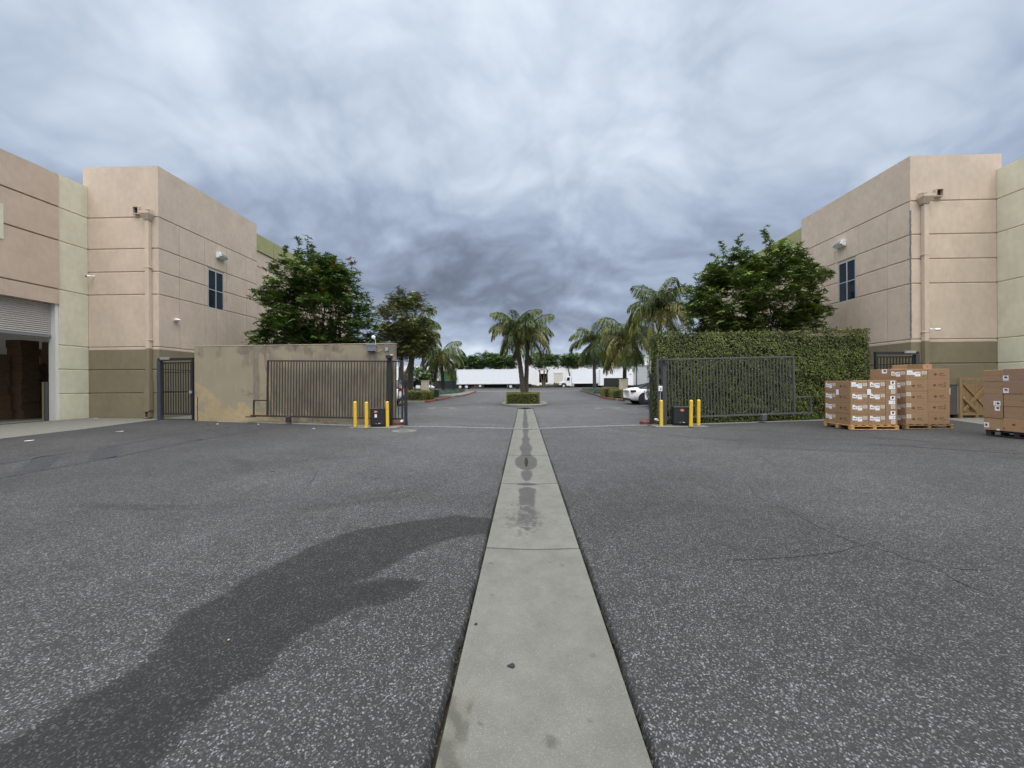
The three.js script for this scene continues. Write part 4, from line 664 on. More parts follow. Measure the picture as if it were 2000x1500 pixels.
// ivy-covered wall: a dark twiggy core and a coat of hanging leaves on every face
{
  const r = RNG(55), HX = GR.x0 + 0.32, HD = GR.d0 + 0.037, L = Math.hypot(GR.x1 - HX, GR.d1 - HD), T = 0.85;
  const o = thing('ivy_hedge', 'tall clipped green ivy hedge behind the right sliding gate', 'hedge', [HX, 0.08, -HD]); o.rotation.order = 'YXZ'; o.rotation.y = -angR * -1 * -1; o.rotation.y = Math.atan2(GR.d1 - GR.d0, GR.x1 - GR.x0); o.rotation.z = 0.006;
  const topAt = (x) => 3.36 + 0.012 * x + 0.045 * noise2(x * 1.1, 3) + 0.03 * noise2(x * 4, 8) + 0.06 * sstep(6.2, 7.6, x) + 0.10 * sstep(1.4, 0.4, x) * sstep(0.2, 0.7, x);
  part(o, 'core', box(0.12, L - 0.12, -0.05, 3.24, -T + 0.12, -0.13), std(rgb(0.018, 0.020, 0.010), 1));
  const pal = [[5, 0.070, 0.098, 0.013], [4, 0.105, 0.142, 0.019], [2.2, 0.17, 0.205, 0.032], [1.8, 0.030, 0.044, 0.009], [0.6, 0.26, 0.27, 0.06], [0.25, 0.17, 0.11, 0.035]];
  const lv = new Leaves();
  const leaf = (x, y, z, nx, ny, nz, sc = 1, warm = 0) => {            // hanging leaf that faces out and a little up
    const a = (r() - 0.5) * 1.6, down = -0.75 - r() * 0.4; let dx = a * (nz ? 1 : 0) + nx * 0.35, dy = ny > 0.5 ? 0.1 + r() * 0.4 : down, dz = a * (nx ? 1 : 0) + nz * 0.35; if (ny > 0.5) { dx = (r() - 0.5) * 2; dz = (r() - 0.5) * 2; }
    const zone = fbm(x * 0.7 + z, y * 0.8 + 3, 3), p = warm && r() < warm ? [1, 0.16, 0.10, 0.035] : r() < sstep(0.12, 0.5, zone) * 0.5 ? [1, 0.16, 0.185, 0.028] : r() < sstep(-0.1, -0.5, zone) * 0.45 ? [1, 0.034, 0.052, 0.011] : pick(pal, r), c = shade(p, r), len = (0.038 + r() * 0.034) * sc;
    lv.add(x, y, z, dx, dy, dz, nx + (r() - 0.5) * 1.1, ny + 0.35 + (r() - 0.5) * 0.8, nz + (r() - 0.5) * 1.1, len, len * (0.55 + r() * 0.2), ...c);
  };
  const bulge = (x, y) => 0.10 * noise2(x * 1.1, y * 1.3) + 0.06 * noise2(x * 2.3, y * 2.3) + 0.05 * noise2(x * 6, y * 6) + 0.025 * noise2(x * 15, y * 15);
  for (let i = 0; i < 40000; i++) { const x = r() * L, y = Math.pow(r(), 0.92) * topAt(x), depth = r(); if (fbm(x * 1.6 + 7, y * 2.1, 4) < -0.34 && r() < 0.72) continue; leaf(x, y, -0.02 + bulge(x, y) - depth * depth * 0.14, 0, 0, 1, 1, y > 3.2 && x > 5 ? 0.25 : 0); }
  for (let i = 0; i < 6500; i++) { const x = r() * L, z = -r() * T; leaf(x, topAt(x) - 0.02 + 0.05 * noise2(x * 5, z * 5) - r() * 0.06, z, 0, 1, 0, 1.1, x > 5 ? 0.2 : 0.03); }
  for (const [s, X] of [[-1, 0], [1, L]]) for (let i = 0; i < 3600; i++) { const z = -r() * T, y = r() * topAt(X); leaf(X + s * (bulge(z + 9, y) * 0.9 - r() * 0.09), y, z, s, 0, 0); }
  for (let i = 0; i < 2500; i++) { const x = r() * L, y = r() * 3.3; leaf(x, y, -T - bulge(x, y), 0, 0, -1); }
  for (let k = 0; k < 46; k++) { const x = 0.1 + r() * (L - 0.2), z = -r() * T * 0.8, y0 = topAt(x), h = 0.05 + r() * r() * 0.22; for (let i = 0; i < 16; i++) { const t = r(); const a = onSphere(r); lv.add(x + a[0] * 0.02, y0 + t * h, z + a[2] * 0.02, a[0], 0.5 + a[1] * 0.5, a[2], a[2], 1, -a[0], 0.04 + r() * 0.03, 0.028, ...shade(r() < 0.4 ? [1, 0.16, 0.11, 0.035] : [1, 0.075, 0.12, 0.025], r)); } }
  const f = part(o, 'foliage', lv.geo(), M.leaf); f.userData.kind = 'stuff';
}

// ------------------------------------------------------------------ cartons, pallets, crate
// one sheet of printed cardboard, sixteen faces on it
const cardAtlas = canvasTex(2048, 2048, (c, W) => {
  const r = RNG(77), K = W / 4;
  const tones = [[160, 129, 96], [152, 121, 92], [150, 119, 90], [154, 123, 94], [150, 120, 92], [152, 121, 92], [156, 126, 97], [151, 124, 102], [148, 120, 98], [166, 132, 96], [140, 108, 78], [154, 124, 96], [151, 120, 91], [150, 120, 92], [112, 90, 64], [164, 134, 102]];
  const cell = (k, fn) => {
    const x0 = k % 4 * K, y0 = (k / 4 | 0) * K, t = tones[k]; c.save(); c.beginPath(); c.rect(x0, y0, K, K); c.clip(); c.translate(x0, y0); c.fillStyle = `rgb(${t})`; c.fillRect(0, 0, K, K);
    for (let i = 0; i < 700; i++) { const q = r() * 14 - 7; c.fillStyle = `rgba(${q > 0 ? 255 : 0},${q > 0 ? 235 : 0},${q > 0 ? 200 : 0},${Math.abs(q) / 130})`; c.fillRect(r() * K, r() * K, 20 + r() * 90, 1 + r() * 2); }
    for (let i = 0; i < 9; i++) { c.fillStyle = `rgba(70,45,25,${0.04 + r() * 0.05})`; c.beginPath(); c.ellipse(r() * K, r() * K, 20 + r() * 70, 8 + r() * 26, r() * 3, 0, 7); c.fill(); }
    fn(); c.restore();
  };
  const P = (x, y, w, h, col) => { c.fillStyle = col; c.fillRect(x * K, y * K, w * K, h * K); };
  const white = '#e9e9ea', cream = '#d8d3c4', ink = '#23242c', brown = 'rgba(70,46,30,0.85)';
  const picto = (x, y, w, h) => { P(x + w * 0.22, y + h * 0.36, w * 0.16, h * 0.36, ink); P(x + w * 0.38, y + h * 0.52, w * 0.20, h * 0.20, ink); P(x + w * 0.60, y + h * 0.44, w * 0.12, h * 0.28, ink); P(x + w * 0.72, y + h * 0.54, w * 0.10, h * 0.18, ink); };
  const lines = (x, y, w, h, n, col) => { for (let i = 0; i < n; i++) P(x + w * 0.12, y + h * (0.2 + 0.62 * i / n), w * (0.5 + r() * 0.28), h * 0.055, col); };
  const stickers = (big) => { const dx = 0.02 * (r() - 0.5), dy = 0.02 * (r() - 0.5); if (big) { P(0.05, 0.12, 0.26, 0.30, white); P(0.05, 0.30, 0.36, 0.22, white); lines(0.06, 0.28, 0.3, 0.2, 3, '#5a64a8'); } else { P(0.10 + dx, 0.16 + dy, 0.15, 0.10, white); P(0.10 + dx, 0.26 + dy, 0.28, 0.30, white); picto(0.10 + dx, 0.24 + dy, 0.28, 0.30); } P(0.41 - dx, 0.24 + dy, 0.26, 0.42, white); P(0.46 - dx, 0.34 + dy, 0.15, 0.05, '#4d5aa0'); P(0.60, 0.33, 0.03, 0.09, '#30345a'); lines(0.42, 0.44, 0.24, 0.2, 2, '#9aa'); P(0.72 + dx, 0.20, 0.23, 0.28, cream); for (let i = 0; i < 4; i++) P(0.745 + dx, 0.245 + i * 0.055, 0.18, 0.022, '#55564e'); };
  const feet = () => { for (const x of [0.16, 0.78]) { P(x, 0.66, 0.035, 0.06, brown); P(x + 0.01, 0.74, 0.02, 0.05, brown); } };
  const arrow = (x, y) => { c.strokeStyle = brown; c.fillStyle = brown; c.lineWidth = K * 0.012; c.beginPath(); c.moveTo((x - 0.11) * K, (y + 0.06) * K); c.lineTo(x * K, (y - 0.12) * K); c.lineTo((x + 0.11) * K, (y + 0.06) * K); c.closePath(); c.fill(); P(x - 0.025, y + 0.08, 0.05, 0.08, brown); for (const [w, yy] of [[0.24, -0.10], [0.20, -0.03], [0.34, 0.10]]) for (let k = 0; k < 5; k++) { const a = x + 0.17 + w * k / 5; P(a, y + yy, w / 7, 0.035, brown); P(x + 0.17, y + yy + 0.045, w * 0.9, 0.01, brown); } };
  cell(0, () => { P(0, 0.485, 1, 0.03, 'rgba(90,62,40,0.55)'); P(0, 0.44, 1, 0.12, 'rgba(220,190,140,0.25)'); });
  cell(1, () => { stickers(false); feet(); }); cell(2, () => arrow(0.34, 0.48)); cell(3, () => { arrow(0.34, 0.52); P(0.03, 0.10, 0.20, 0.32, cream); for (let i = 0; i < 4; i++) P(0.055, 0.15 + i * 0.062, 0.15, 0.025, '#55564e'); });
  cell(4, () => { P(0.40, 0.04, 0.42, 0.27, white); P(0.53, 0.09, 0.15, 0.15, ink); P(0.60, 0.10, 0.14, 0.05, ink); P(0.26, 0.35, 0.56, 0.25, white); P(0.64, 0.42, 0.04, 0.12, '#4d5aa0'); P(0.68, 0.45, 0.06, 0.03, '#4d5aa0'); P(0.46, 0.65, 0.36, 0.25, cream); for (let i = 0; i < 4; i++) P(0.50, 0.69 + i * 0.05, 0.28, 0.02, '#66675d'); P(0.14, 0.12, 0.06, 0.03, brown); P(0.14, 0.56, 0.06, 0.03, brown); });
  cell(5, () => { stickers(true); feet(); }); cell(6, () => { P(0, 0.47, 1, 0.02, 'rgba(80,55,35,0.4)'); });
  cell(7, () => { P(0.54, 0.60, 0.36, 0.38, white); P(0.64, 0.72, 0.03, 0.18, '#889'); P(0.72, 0.70, 0.10, 0.18, ink); P(0.70, 0.78, 0.16, 0.05, ink); });
  cell(8, () => { P(0.02, 0.54, 0.26, 0.40, white); P(0.08, 0.62, 0.13, 0.13, ink); P(0.12, 0.60, 0.05, 0.05, ink); P(0.20, 0.68, 0.04, 0.07, ink); P(0.10, 0.81, 0.11, 0.02, '#445'); });
  cell(9, () => { P(0.42, 0.36, 0.16, 0.14, 'rgb(120,44,30)'); P(0.03, 0.70, 0.06, 0.16, 'rgba(60,40,25,0.7)'); P(0, 0.10, 1, 0.02, 'rgba(80,55,35,0.3)'); });
  cell(10, () => { c.strokeStyle = 'rgb(24,18,14)'; c.lineWidth = K * 0.022; c.beginPath(); c.arc(0.5 * K, 0.30 * K, 0.34 * K, 0.45, Math.PI - 0.45); c.stroke(); c.beginPath(); c.moveTo(0.80 * K, 0.50 * K); c.lineTo(0.80 * K, 0.40 * K); c.lineTo(0.71 * K, 0.43 * K); c.stroke(); c.beginPath(); c.arc(0.5 * K, 0.66 * K, 0.34 * K, 0.45, Math.PI - 0.45); c.stroke(); P(0.44, 0.42, 0.10, 0.14, 'rgb(40,60,150)'); P(0.46, 0.56, 0.06, 0.10, 'rgb(40,60,150)'); P(0.34, 0.70, 0.22, 0.035, '#cbbfa4'); P(0.34, 0.75, 0.22, 0.025, '#cbbfa4'); });
  cell(11, () => { P(0.30, 0.03, 0.10, 0.10, white); P(0.44, 0.04, 0.04, 0.04, white); P(0, 0.5, 1, 0.015, 'rgba(80,55,35,0.35)'); });
  cell(12, () => { arrow(0.30, 0.46); P(0.72, 0.18, 0.10, 0.5, 'rgba(60,40,25,0.25)'); }); cell(13, () => { P(0.62, 0.02, 0.26, 0.36, white); P(0.70, 0.09, 0.14, 0.12, ink); P(0.74, 0.19, 0.08, 0.06, ink); });
  cell(14, () => { P(0, 0.5, 1, 0.02, 'rgba(50,35,20,0.5)'); P(0.1, 0.2, 0.3, 0.12, 'rgba(50,35,20,0.25)'); }); cell(15, () => { P(0.02, 0.40, 0.26, 0.40, white); P(0.08, 0.50, 0.10, 0.20, ink); P(0.20, 0.52, 0.015, 0.18, '#778'); P(0.66, 0.86, 0.16, 0.12, white); });
});
M.card = std(0xffffff, 0.85, { map: cardAtlas });
M.cardFilm = new THREE.MeshPhysicalMaterial({ color: rgb(0.9, 0.88, 0.88), roughness: 0.7, map: cardAtlas, clearcoat: 0.8, clearcoatRoughness: 0.22, clearcoatNormalScale: new THREE.Vector2(1, 1) });
const rCard = RNG(909);
function cartonGeo(w, h, d, f) {                                       // faces px, nx, py, ny, pz, nz as cell numbers
  const g = new RoundedBoxGeometry(w, h, d, 2, 0.008), p = g.attributes.position, n = g.attributes.normal, uv = new Float32Array(p.count * 2);
  for (let i = 0; i < p.count; i += 3) {                               // by whole triangle, so that no face is torn between cells
    let ax = 0, ay = 0, az = 0; for (let k = 0; k < 3; k++) { ax += n.getX(i + k); ay += n.getY(i + k); az += n.getZ(i + k); }
    const X = Math.abs(ax), Y = Math.abs(ay), Z = Math.abs(az), face = X >= Y && X >= Z ? (ax > 0 ? 0 : 1) : Y >= Z ? (ay > 0 ? 2 : 3) : az > 0 ? 4 : 5, k4 = f[face];
    for (let k = 0; k < 3; k++) { const x = p.getX(i + k) / w + 0.5, y = p.getY(i + k) / h + 0.5, z = p.getZ(i + k) / d + 0.5; let u, v; if (face === 0) { u = 1 - z; v = y; } else if (face === 1) { u = z; v = y; } else if (face < 4) { u = x; v = z; } else if (face === 4) { u = x; v = y; } else { u = 1 - x; v = y; } u = clamp(u, 0.004, 0.996); v = clamp(v, 0.004, 0.996); uv[(i + k) * 2] = (k4 % 4 + u) / 4; uv[(i + k) * 2 + 1] = 1 - ((k4 / 4 | 0) + 1 - v) / 4; }
  }
  g.setAttribute('uv', new THREE.BufferAttribute(uv, 2)); g.translate(0, h / 2, 0); return g;
}
function stackFrame(x, d, turn, y) { const c = Math.cos(turn), s = Math.sin(turn); return (u, v, h) => [x + u * c + -v * s * -1 * -1, y + h, -d - u * s - v * c]; }   // u along the front, v into the stack
function placeCarton(fr, turn, u0, u1, v0, v1, h0, h1, faces, label, group, mat = M.card, jit = 0.006) {
  const w = u1 - u0, h = h1 - h0, dp = v1 - v0, o = new THREE.Mesh(cartonGeo(w - 0.006, h - 0.003, dp - 0.006, faces), mat);
  o.name = numbered('carton'); o.castShadow = o.receiveShadow = true; scene.add(o);
  const p = fr((u0 + u1) / 2 + (rCard() - 0.5) * jit, (v0 + v1) / 2 + (rCard() - 0.5) * jit, h0); o.position.set(...p); o.rotation.y = turn + (rCard() - 0.5) * jit * 1.6; return meta(o, label, 'carton', group);
}
function pallet(fr, turn, W, Dp, label, mat, h = 0.13, name = 'pallet') {
  const [x, y, z] = fr(0, 0, 0), o = thing(name, label, 'pallet', [x, y, z], turn);
  const blk = 0.095; for (const u of [0.0, W / 2 - 0.05, W - 0.10]) for (const v of [0, Dp / 2 - 0.06, Dp - 0.12]) part(o, 'block', rbox(u, u + 0.10, 0.02, h - 0.04, -v - 0.12, -v, 0.004, 1), mat);
  for (const v of [0, Dp / 2 - 0.05, Dp - 0.10]) { part(o, 'bottom_board', rbox(-0.005, W + 0.005, 0, 0.019, -v - 0.10, -v + 0.005, 0.003, 1), mat); part(o, 'stringer_board', rbox(-0.005, W + 0.005, h - 0.039, h - 0.021, -v - 0.10, -v + 0.005, 0.003, 1), mat); }
  for (let i = 0; i < 7; i++) { const u = (W - 0.10) * i / 6; part(o, 'deck_board', rbox(u, u + 0.10, h - 0.02, h, -Dp, 0.006, 0.003, 1), mat); }
  return o;
}
const rowName = ['bottom row', 'second row', 'third row', 'fourth row', 'top row'];
{ // stack A: four rows, nearest the hedge
  const turn = -0.06, y = gy(10, 12) + 0.012, fr = stackFrame(9.79, 11.86, turn, y), W = 1.29, Dp = 1.09, B = 0.135, H = 0.333;
  pallet(stackFrame(9.77, 11.83, turn, y), turn, W + 0.03, Dp + 0.05, 'light wooden pallet under the low four-row carton stack', M.wood);
  const G = 'cartons on the low four-row stack', rn = (i) => (i === 3 ? 'top row' : rowName[i]);
  for (let i = 0; i < 4; i++) {
    const a = B + i * H, b = a + H;
    placeCarton(fr, turn, 0, 0.485, 0, 0.60, a, b, [6, 2, 0, 0, i === 3 ? 5 : 1, 6], `carton with white stickers, front left corner, ${rn(i)} of the low stack`, G);
    placeCarton(fr, turn, 0.485, 0.97, 0, 0.60, a, b + (i === 3 ? 0.015 : 0), [6, 6, 0, 0, 1, 6], `carton with white stickers, front middle, ${rn(i)} of the low stack`, G);
    placeCarton(fr, turn, 0, 0.60, 0.60, Dp, a, b, [6, 1, 0, 0, 6, 6], `carton with stickers at the back left, ${rn(i)} of the low stack`, G);
  }
  for (let i = 0; i < 3; i++) placeCarton(fr, turn, 0.97, W, 0, 0.60, B + i * 0.447, B + (i + 1) * 0.447 - (i === 2 ? -0.006 : 0), [6, 6, 0, 0, 4, 6], `upright carton with three stickers, front right, ${['lowest', 'middle', 'highest'][i]} on the low stack`, G);
  placeCarton(fr, turn, 0.60, W, 0.60, Dp, B + 3 * H, B + 4 * H, [6, 6, 0, 0, 6, 6], 'plain topped carton at the back right, top row of the low stack', G);
  const note = (u, v, h, face, lab) => { const p = fr(u, v, h), o = solo('paper_note', box(-0.055, 0.055, -0.085, 0.085, 0, 0.002), std(0xffffff, 0.6, { map: noteTex }), lab, 'paper note'); o.position.set(...p); o.rotation.y = face; o.rotation.z = 0.06; };
  const noteTex = canvasTex(64, 96, (c) => { c.fillStyle = '#e9e9ec'; c.fillRect(0, 0, 64, 96); c.fillStyle = '#4d5aa0'; c.fillRect(18, 30, 24, 14); c.fillRect(46, 28, 6, 20); c.fillStyle = '#aab'; c.fillRect(10, 66, 30, 3); });
  note(0.50, -0.012, B + 3 * H - 0.005, turn, 'white note stuck across two cartons on the front of the low stack'); note(-0.008, 0.52, B + 3 * H - 0.02, turn - Math.PI / 2, 'white note stuck across two cartons on the left side of the low stack');
}
{ // stack B: five rows, taller
  const turn = 0.03, y = gy(11.5, 12) + 0.012, fr = stackFrame(11.36, 11.82, turn, y), W = 1.31, Dp = 1.16, B = 0.135, H = 0.330;
  pallet(stackFrame(11.33, 11.80, turn, y), turn, W + 0.12, Dp, 'worn grey-brown pallet under the tall five-row carton stack', M.woodDark);
  const G = 'cartons on the tall five-row stack';
  for (let i = 0; i < 5; i++) {
    const a = B + i * H, b = a + H, nm = i === 4 ? 'top row' : rowName[i];
    placeCarton(fr, turn, 0, W / 2, 0, 0.50, a, b, [6, 1, 0, 0, i === 4 ? 5 : 3, 6], `carton with arrow print and pale sticker, front left, ${nm} of the tall stack`, G);
    placeCarton(fr, turn, W / 2, W, 0, 0.50, a, b, [6, 6, 0, 0, 2 + (i % 2) * 10, 6], `carton with arrow print only, front right, ${nm} of the tall stack`, G);
    if (i > 2) placeCarton(fr, turn, 0, W / 2, 0.50, Dp, a, b + (i === 4 ? 0.02 : 0), [6, i === 4 ? 13 : 6, 0, 0, 6, 6], `brown carton at the back left, ${nm} of the tall stack`, G);
    if (i > 3) placeCarton(fr, turn, W / 2, W, 0.50, Dp, a, b, [6, 6, 0, 0, 6, 6], 'brown carton at the back right, top row of the tall stack', G);
  }
  placeCarton(fr, turn, 0.44, 0.92, 0.40, 0.86, B + 5 * H + 0.002, B + 5 * H + 0.15, [6, 6, 0, 0, 14, 6], 'flat carton lying loose on the left of the tall stack top', 'loose cartons on the stack top');
  placeCarton(fr, turn, 0.925, 1.22, 0.40, 0.84, B + 5 * H + 0.002, B + 5 * H + 0.148, [6, 6, 0, 0, 9, 6], 'small flat carton lying loose on the right of the tall stack top', 'loose cartons on the stack top');
}
{ // stack D: film-wrapped, cut by the picture edge; its long side faces the drive
  const turn = -1.47, y = gy(12.2, 10) + 0.012, fr = stackFrame(11.96, 10.42, turn, y), W = 1.20, Dp = 1.00, B = 0.145, H = 0.312, U = [0, 0.385, 0.79, W];
  pallet(stackFrame(11.98, 10.38, turn, y), turn, W - 0.04, Dp - 0.04, 'black plastic pallet under the film-wrapped cartons', M.rubber, 0.14);
  const face = [[15, 13, 7, 6, 6], [9, 6, 6, 8, 8], [6, 6, 6, 6, 6]], col = ['far', 'middle', 'near'];
  for (let i = 0; i < 5; i++) for (let k = 0; k < 3; k++) { const a = B + i * H, nm = i === 4 ? 'top row' : rowName[i]; placeCarton(fr, turn, U[k], U[k + 1], 0, 0.5, a, a + H - (k === 0 && i === 4 ? 0.02 : 0), [6, 6, 0, 0, face[k][i], 6], `film-wrapped carton in the ${col[k]} column, ${nm}, long side facing the drive`, 'film-wrapped cartons', M.cardFilm, 0.02); if (i === 4) placeCarton(fr, turn, U[k], U[k + 1], 0.5, Dp, a, a + H, [6, 6, 0, 0, 6, 6], `film-wrapped brown carton in the ${col[k]} column at the wall side, top row`, 'film-wrapped cartons', M.cardFilm, 0.02); }
}
{ // wooden crate with cross bracing, and the dark bin beside it
  const turn = 0.03, x = 15.86, d = 14.52, y = gy(x, d) + 0.012, W = 1.25, H = 1.46, o = thing('wooden_crate', 'open-topped wooden crate with diagonal cross braces by the warehouse', 'crate', [x, y, -d], turn);
  const P = (name, u0, u1, y0, y1, v0, v1, m = M.woodDark) => part(o, name, rbox(u0, u1, y0, y1, -v1, -v0, 0.004, 1), m);
  P('post', 0, 0.11, 0.1, H, 0, 0.05); P('post', W - 0.11, W, 0.1, H, 0, 0.05); P('post', 0, 0.11, 0.1, H, 0.95, 1.0); P('post', W - 0.11, W, 0.1, H, 0.95, 1.0); P('rail', 0.11, W - 0.11, H - 0.10, H, 0, 0.045); P('rail', 0.11, W - 0.11, 0.1, 0.2, 0, 0.045);
  for (let i = 0; i < 9; i++) { const a = 0.12 + i * 0.122; P('board', 0.02, W - 0.02, a, a + 0.118, 0.052, 0.07); if (i < 9) { P('side_board', 0.0, 0.018, a, a + 0.118, 0.075, 0.94); P('side_board', W - 0.018, W, a, a + 0.118, 0.075, 0.94); P('board', 0.02, W - 0.02, a, a + 0.118, 0.955, 0.975); } }
  const brace = (u0, y0, u1, y1, v) => { const L = Math.hypot(u1 - u0, y1 - y0), g = rbox(-L / 2, L / 2, -0.055, 0.055, -0.012, 0.012, 0.003, 1); g.rotateZ(Math.atan2(y1 - y0, u1 - u0)); g.translate((u0 + u1) / 2, (y0 + y1) / 2, -v); part(o, 'brace', g, M.woodDark); };
  brace(0.13, H - 0.14, W - 0.13, 0.26, 0.030); brace(0.13, 0.26, W - 0.13, H - 0.14, 0.006); brace(0.12, 0.75, 0.62, 0.24, -0.02);
  for (const u of [0, W / 2 - 0.05, W - 0.1]) P('skid', u, u + 0.1, 0, 0.1, 0, 1.0, M.woodDark);
  const b = thing('storage_bin', 'dark weathered plywood bin with a white paper notice', 'bin', [14.74, gy(15.2, 15.0) + 0.012, -15.42], 0.0), gm = std(rgb(0.085, 0.085, 0.068), 0.7, { map: rep(stuccoMap, 0.5, 0.5) });
  part(b, 'body', rbox(0, 1.1, 0.13, 1.20, 0, 0.85, 0.012, 1), gm); part(b, 'lid', rbox(-0.01, 1.11, 1.202, 1.25, -0.01, 0.86, 0.01, 1), gm); for (const u of [0.02, 1.0]) part(b, 'leg', rbox(u, u + 0.08, 0, 0.13, 0.05, 0.80, 0.005, 1), M.rubber); part(b, 'edge_trim', rbox(1.085, 1.105, 0.14, 1.2, 0.835, 0.86, 0.003, 1), M.galv);
  part(b, 'notice', box(0.66, 0.83, 0.87, 1.11, 0.85, 0.853), std(0xffffff, 0.6, { map: canvasTex(64, 96, (c) => { c.fillStyle = '#d9dbd8'; c.fillRect(0, 0, 64, 96); c.fillStyle = '#8b908c'; for (let i = 0; i < 6; i++) c.fillRect(8, 14 + i * 11, 30 + (i * 13) % 20, 3); }) }));
}
{ // goods stacked in the dim warehouse
  const stacks = [[-21.3, 14.75, 0.52, 8, 0.33], [-21.2, 15.62, 0.55, 10, 0.325], [-21.4, 16.42, 0.50, 7, 0.33], [-21.3, 13.9, 0.55, 7, 0.34], [-21.4, 13.0, 0.55, 8, 0.33], [-22.3, 17.6, 0.6, 10, 0.34]];
  const nm = ['lowest', 'second', 'third', 'fourth', 'fifth', 'sixth', 'seventh', 'eighth', 'ninth', 'tenth'], where = ['middle column', 'tallest column', 'short column behind the printed carton', 'left middle column', 'leftmost column', 'deepest column'];
  stacks.forEach(([x, d, w, n, h], k) => { let y = gy(19, 14) + 0.02; for (let i = 0; i < n; i++) { const hh = h * (0.97 + rCard() * 0.06), o = new THREE.Mesh(cartonGeo(0.6 + rCard() * 0.05, hh - 0.004, w + rCard() * 0.12, [14, 6, 0, 0, 6, 6]), M.card); o.name = numbered('carton'); scene.add(o); o.castShadow = o.receiveShadow = true; o.position.set(x + (rCard() - 0.5) * 0.10, y, -d + (rCard() - 0.5) * 0.06); o.rotation.y = (rCard() - 0.5) * 0.06; meta(o, `plain carton in the dark doorway, ${nm[i]} of the ${where[k]}`, 'carton', 'cartons stacked inside the roller door'); y += hh; } });
  const sm = new THREE.Mesh(cartonGeo(0.40, 0.92, 0.44, [10, 14, 0, 0, 14, 14]), M.card); sm.name = numbered('carton'); scene.add(sm); sm.position.set(-20.2, gy(19, 15) + 0.02, -15.95); sm.rotation.y = -0.5; meta(sm, 'printed carton with black curved smile marks standing inside the roller door', 'carton');
  const pole = thing('leaning_pole', 'thin yellowish pole leaning inside the roller door', 'pole', [-19.6, 0.3, -15.4]); part(pole, 'shaft', tubePath([[0, 0, 0], [-0.25, 3.0, -0.1]], 0.018, 8), M.woodDark);
  const yp = thing('door_guard', 'yellow edged door track guard inside the roller door', 'guard post', [-18.72, 0.29, -14.45]); part(yp, 'post', rbox(-0.06, 0.06, 0, 1.5, -0.05, 0.05, 0.006, 1), M.greySteel); part(yp, 'edge', rbox(-0.062, 0.0, 0, 1.49, 0.051, 0.07, 0.004, 1), std(rgb(0.22, 0.18, 0.07), 0.7));
}
// scraps of litter on the asphalt and a few dark bits on the drain
{
  const r = RNG(17), scrap = (name, x, d, s, m, label, cat, lift = 0.006) => { const sh = new THREE.Shape(); const n = 7; for (let i = 0; i < n; i++) { const a = i / n * 6.283, q = s * (0.5 + r() * 0.7); i ? sh.lineTo(Math.cos(a) * q * 1.5, Math.sin(a) * q) : sh.moveTo(Math.cos(a) * q * 1.5, Math.sin(a) * q); } const g = new THREE.ExtrudeGeometry(sh, { depth: 0.003, bevelEnabled: false }); g.rotateX(-Math.PI / 2); const p = g.attributes.position; for (let i = 0; i < p.count; i++) p.setY(i, p.getY(i) + 0.25 * s * Math.pow(p.getX(i) / s, 2) * 0.3); g.computeVertexNormals(); g.rotateY(r() * 6); const o = solo(name, g, m, label, cat); o.position.set(x, gy(x, d) + lift, -d); };
  const paper = std(rgb(0.62, 0.63, 0.64), 0.8), dark = std(rgb(0.016, 0.015, 0.017), 0.8), dry = std(rgb(0.36, 0.22, 0.09), 0.9);
  scrap('scrap', -0.08, 2.17, 0.020, dark, 'black flattened scrap in the middle of the near drain slab', 'scrap', 0.004); scrap('scrap', -0.33, 2.53, 0.011, dark, 'small black scrap near the edge of the drain slab', 'scrap', 0.009);
  scrap('dry_leaf', -1.83, 2.31, 0.007, dry, 'dry curled leaf on the wet dark asphalt', 'leaf'); scrap('dry_leaf', -4.48, 6.7, 0.035, std(rgb(0.05, 0.04, 0.03), 0.9), 'dark curled leaf on the dry asphalt left of the crack', 'leaf');
  for (const [x, d, s, lab] of [[-12.6, 11.6, 0.07, 'white paper scrap on the asphalt in front of the pedestrian gate'], [-11.4, 13.9, 0.05, 'white paper scrap near the foot of the stained wall'], [-9.9, 14.0, 0.045, 'white paper scrap under the tail of the left gate'], [-12.9, 9.6, 0.06, 'pale paper scrap by the edge of the concrete apron'], [-7.2, 12.9, 0.04, 'tiny white paper scrap in front of the left gate'], [-17.6, 15.3, 0.10, 'crumpled white paper at the foot of the sage pilaster'], [6.2, 21.5, 0.05, 'white paper scrap on the drive beyond the right gate']]) scrap('paper_scrap', x, d, s, paper, lab, 'paper scrap', Math.abs(x) > 14.5 ? 0.02 : 0.006);
}

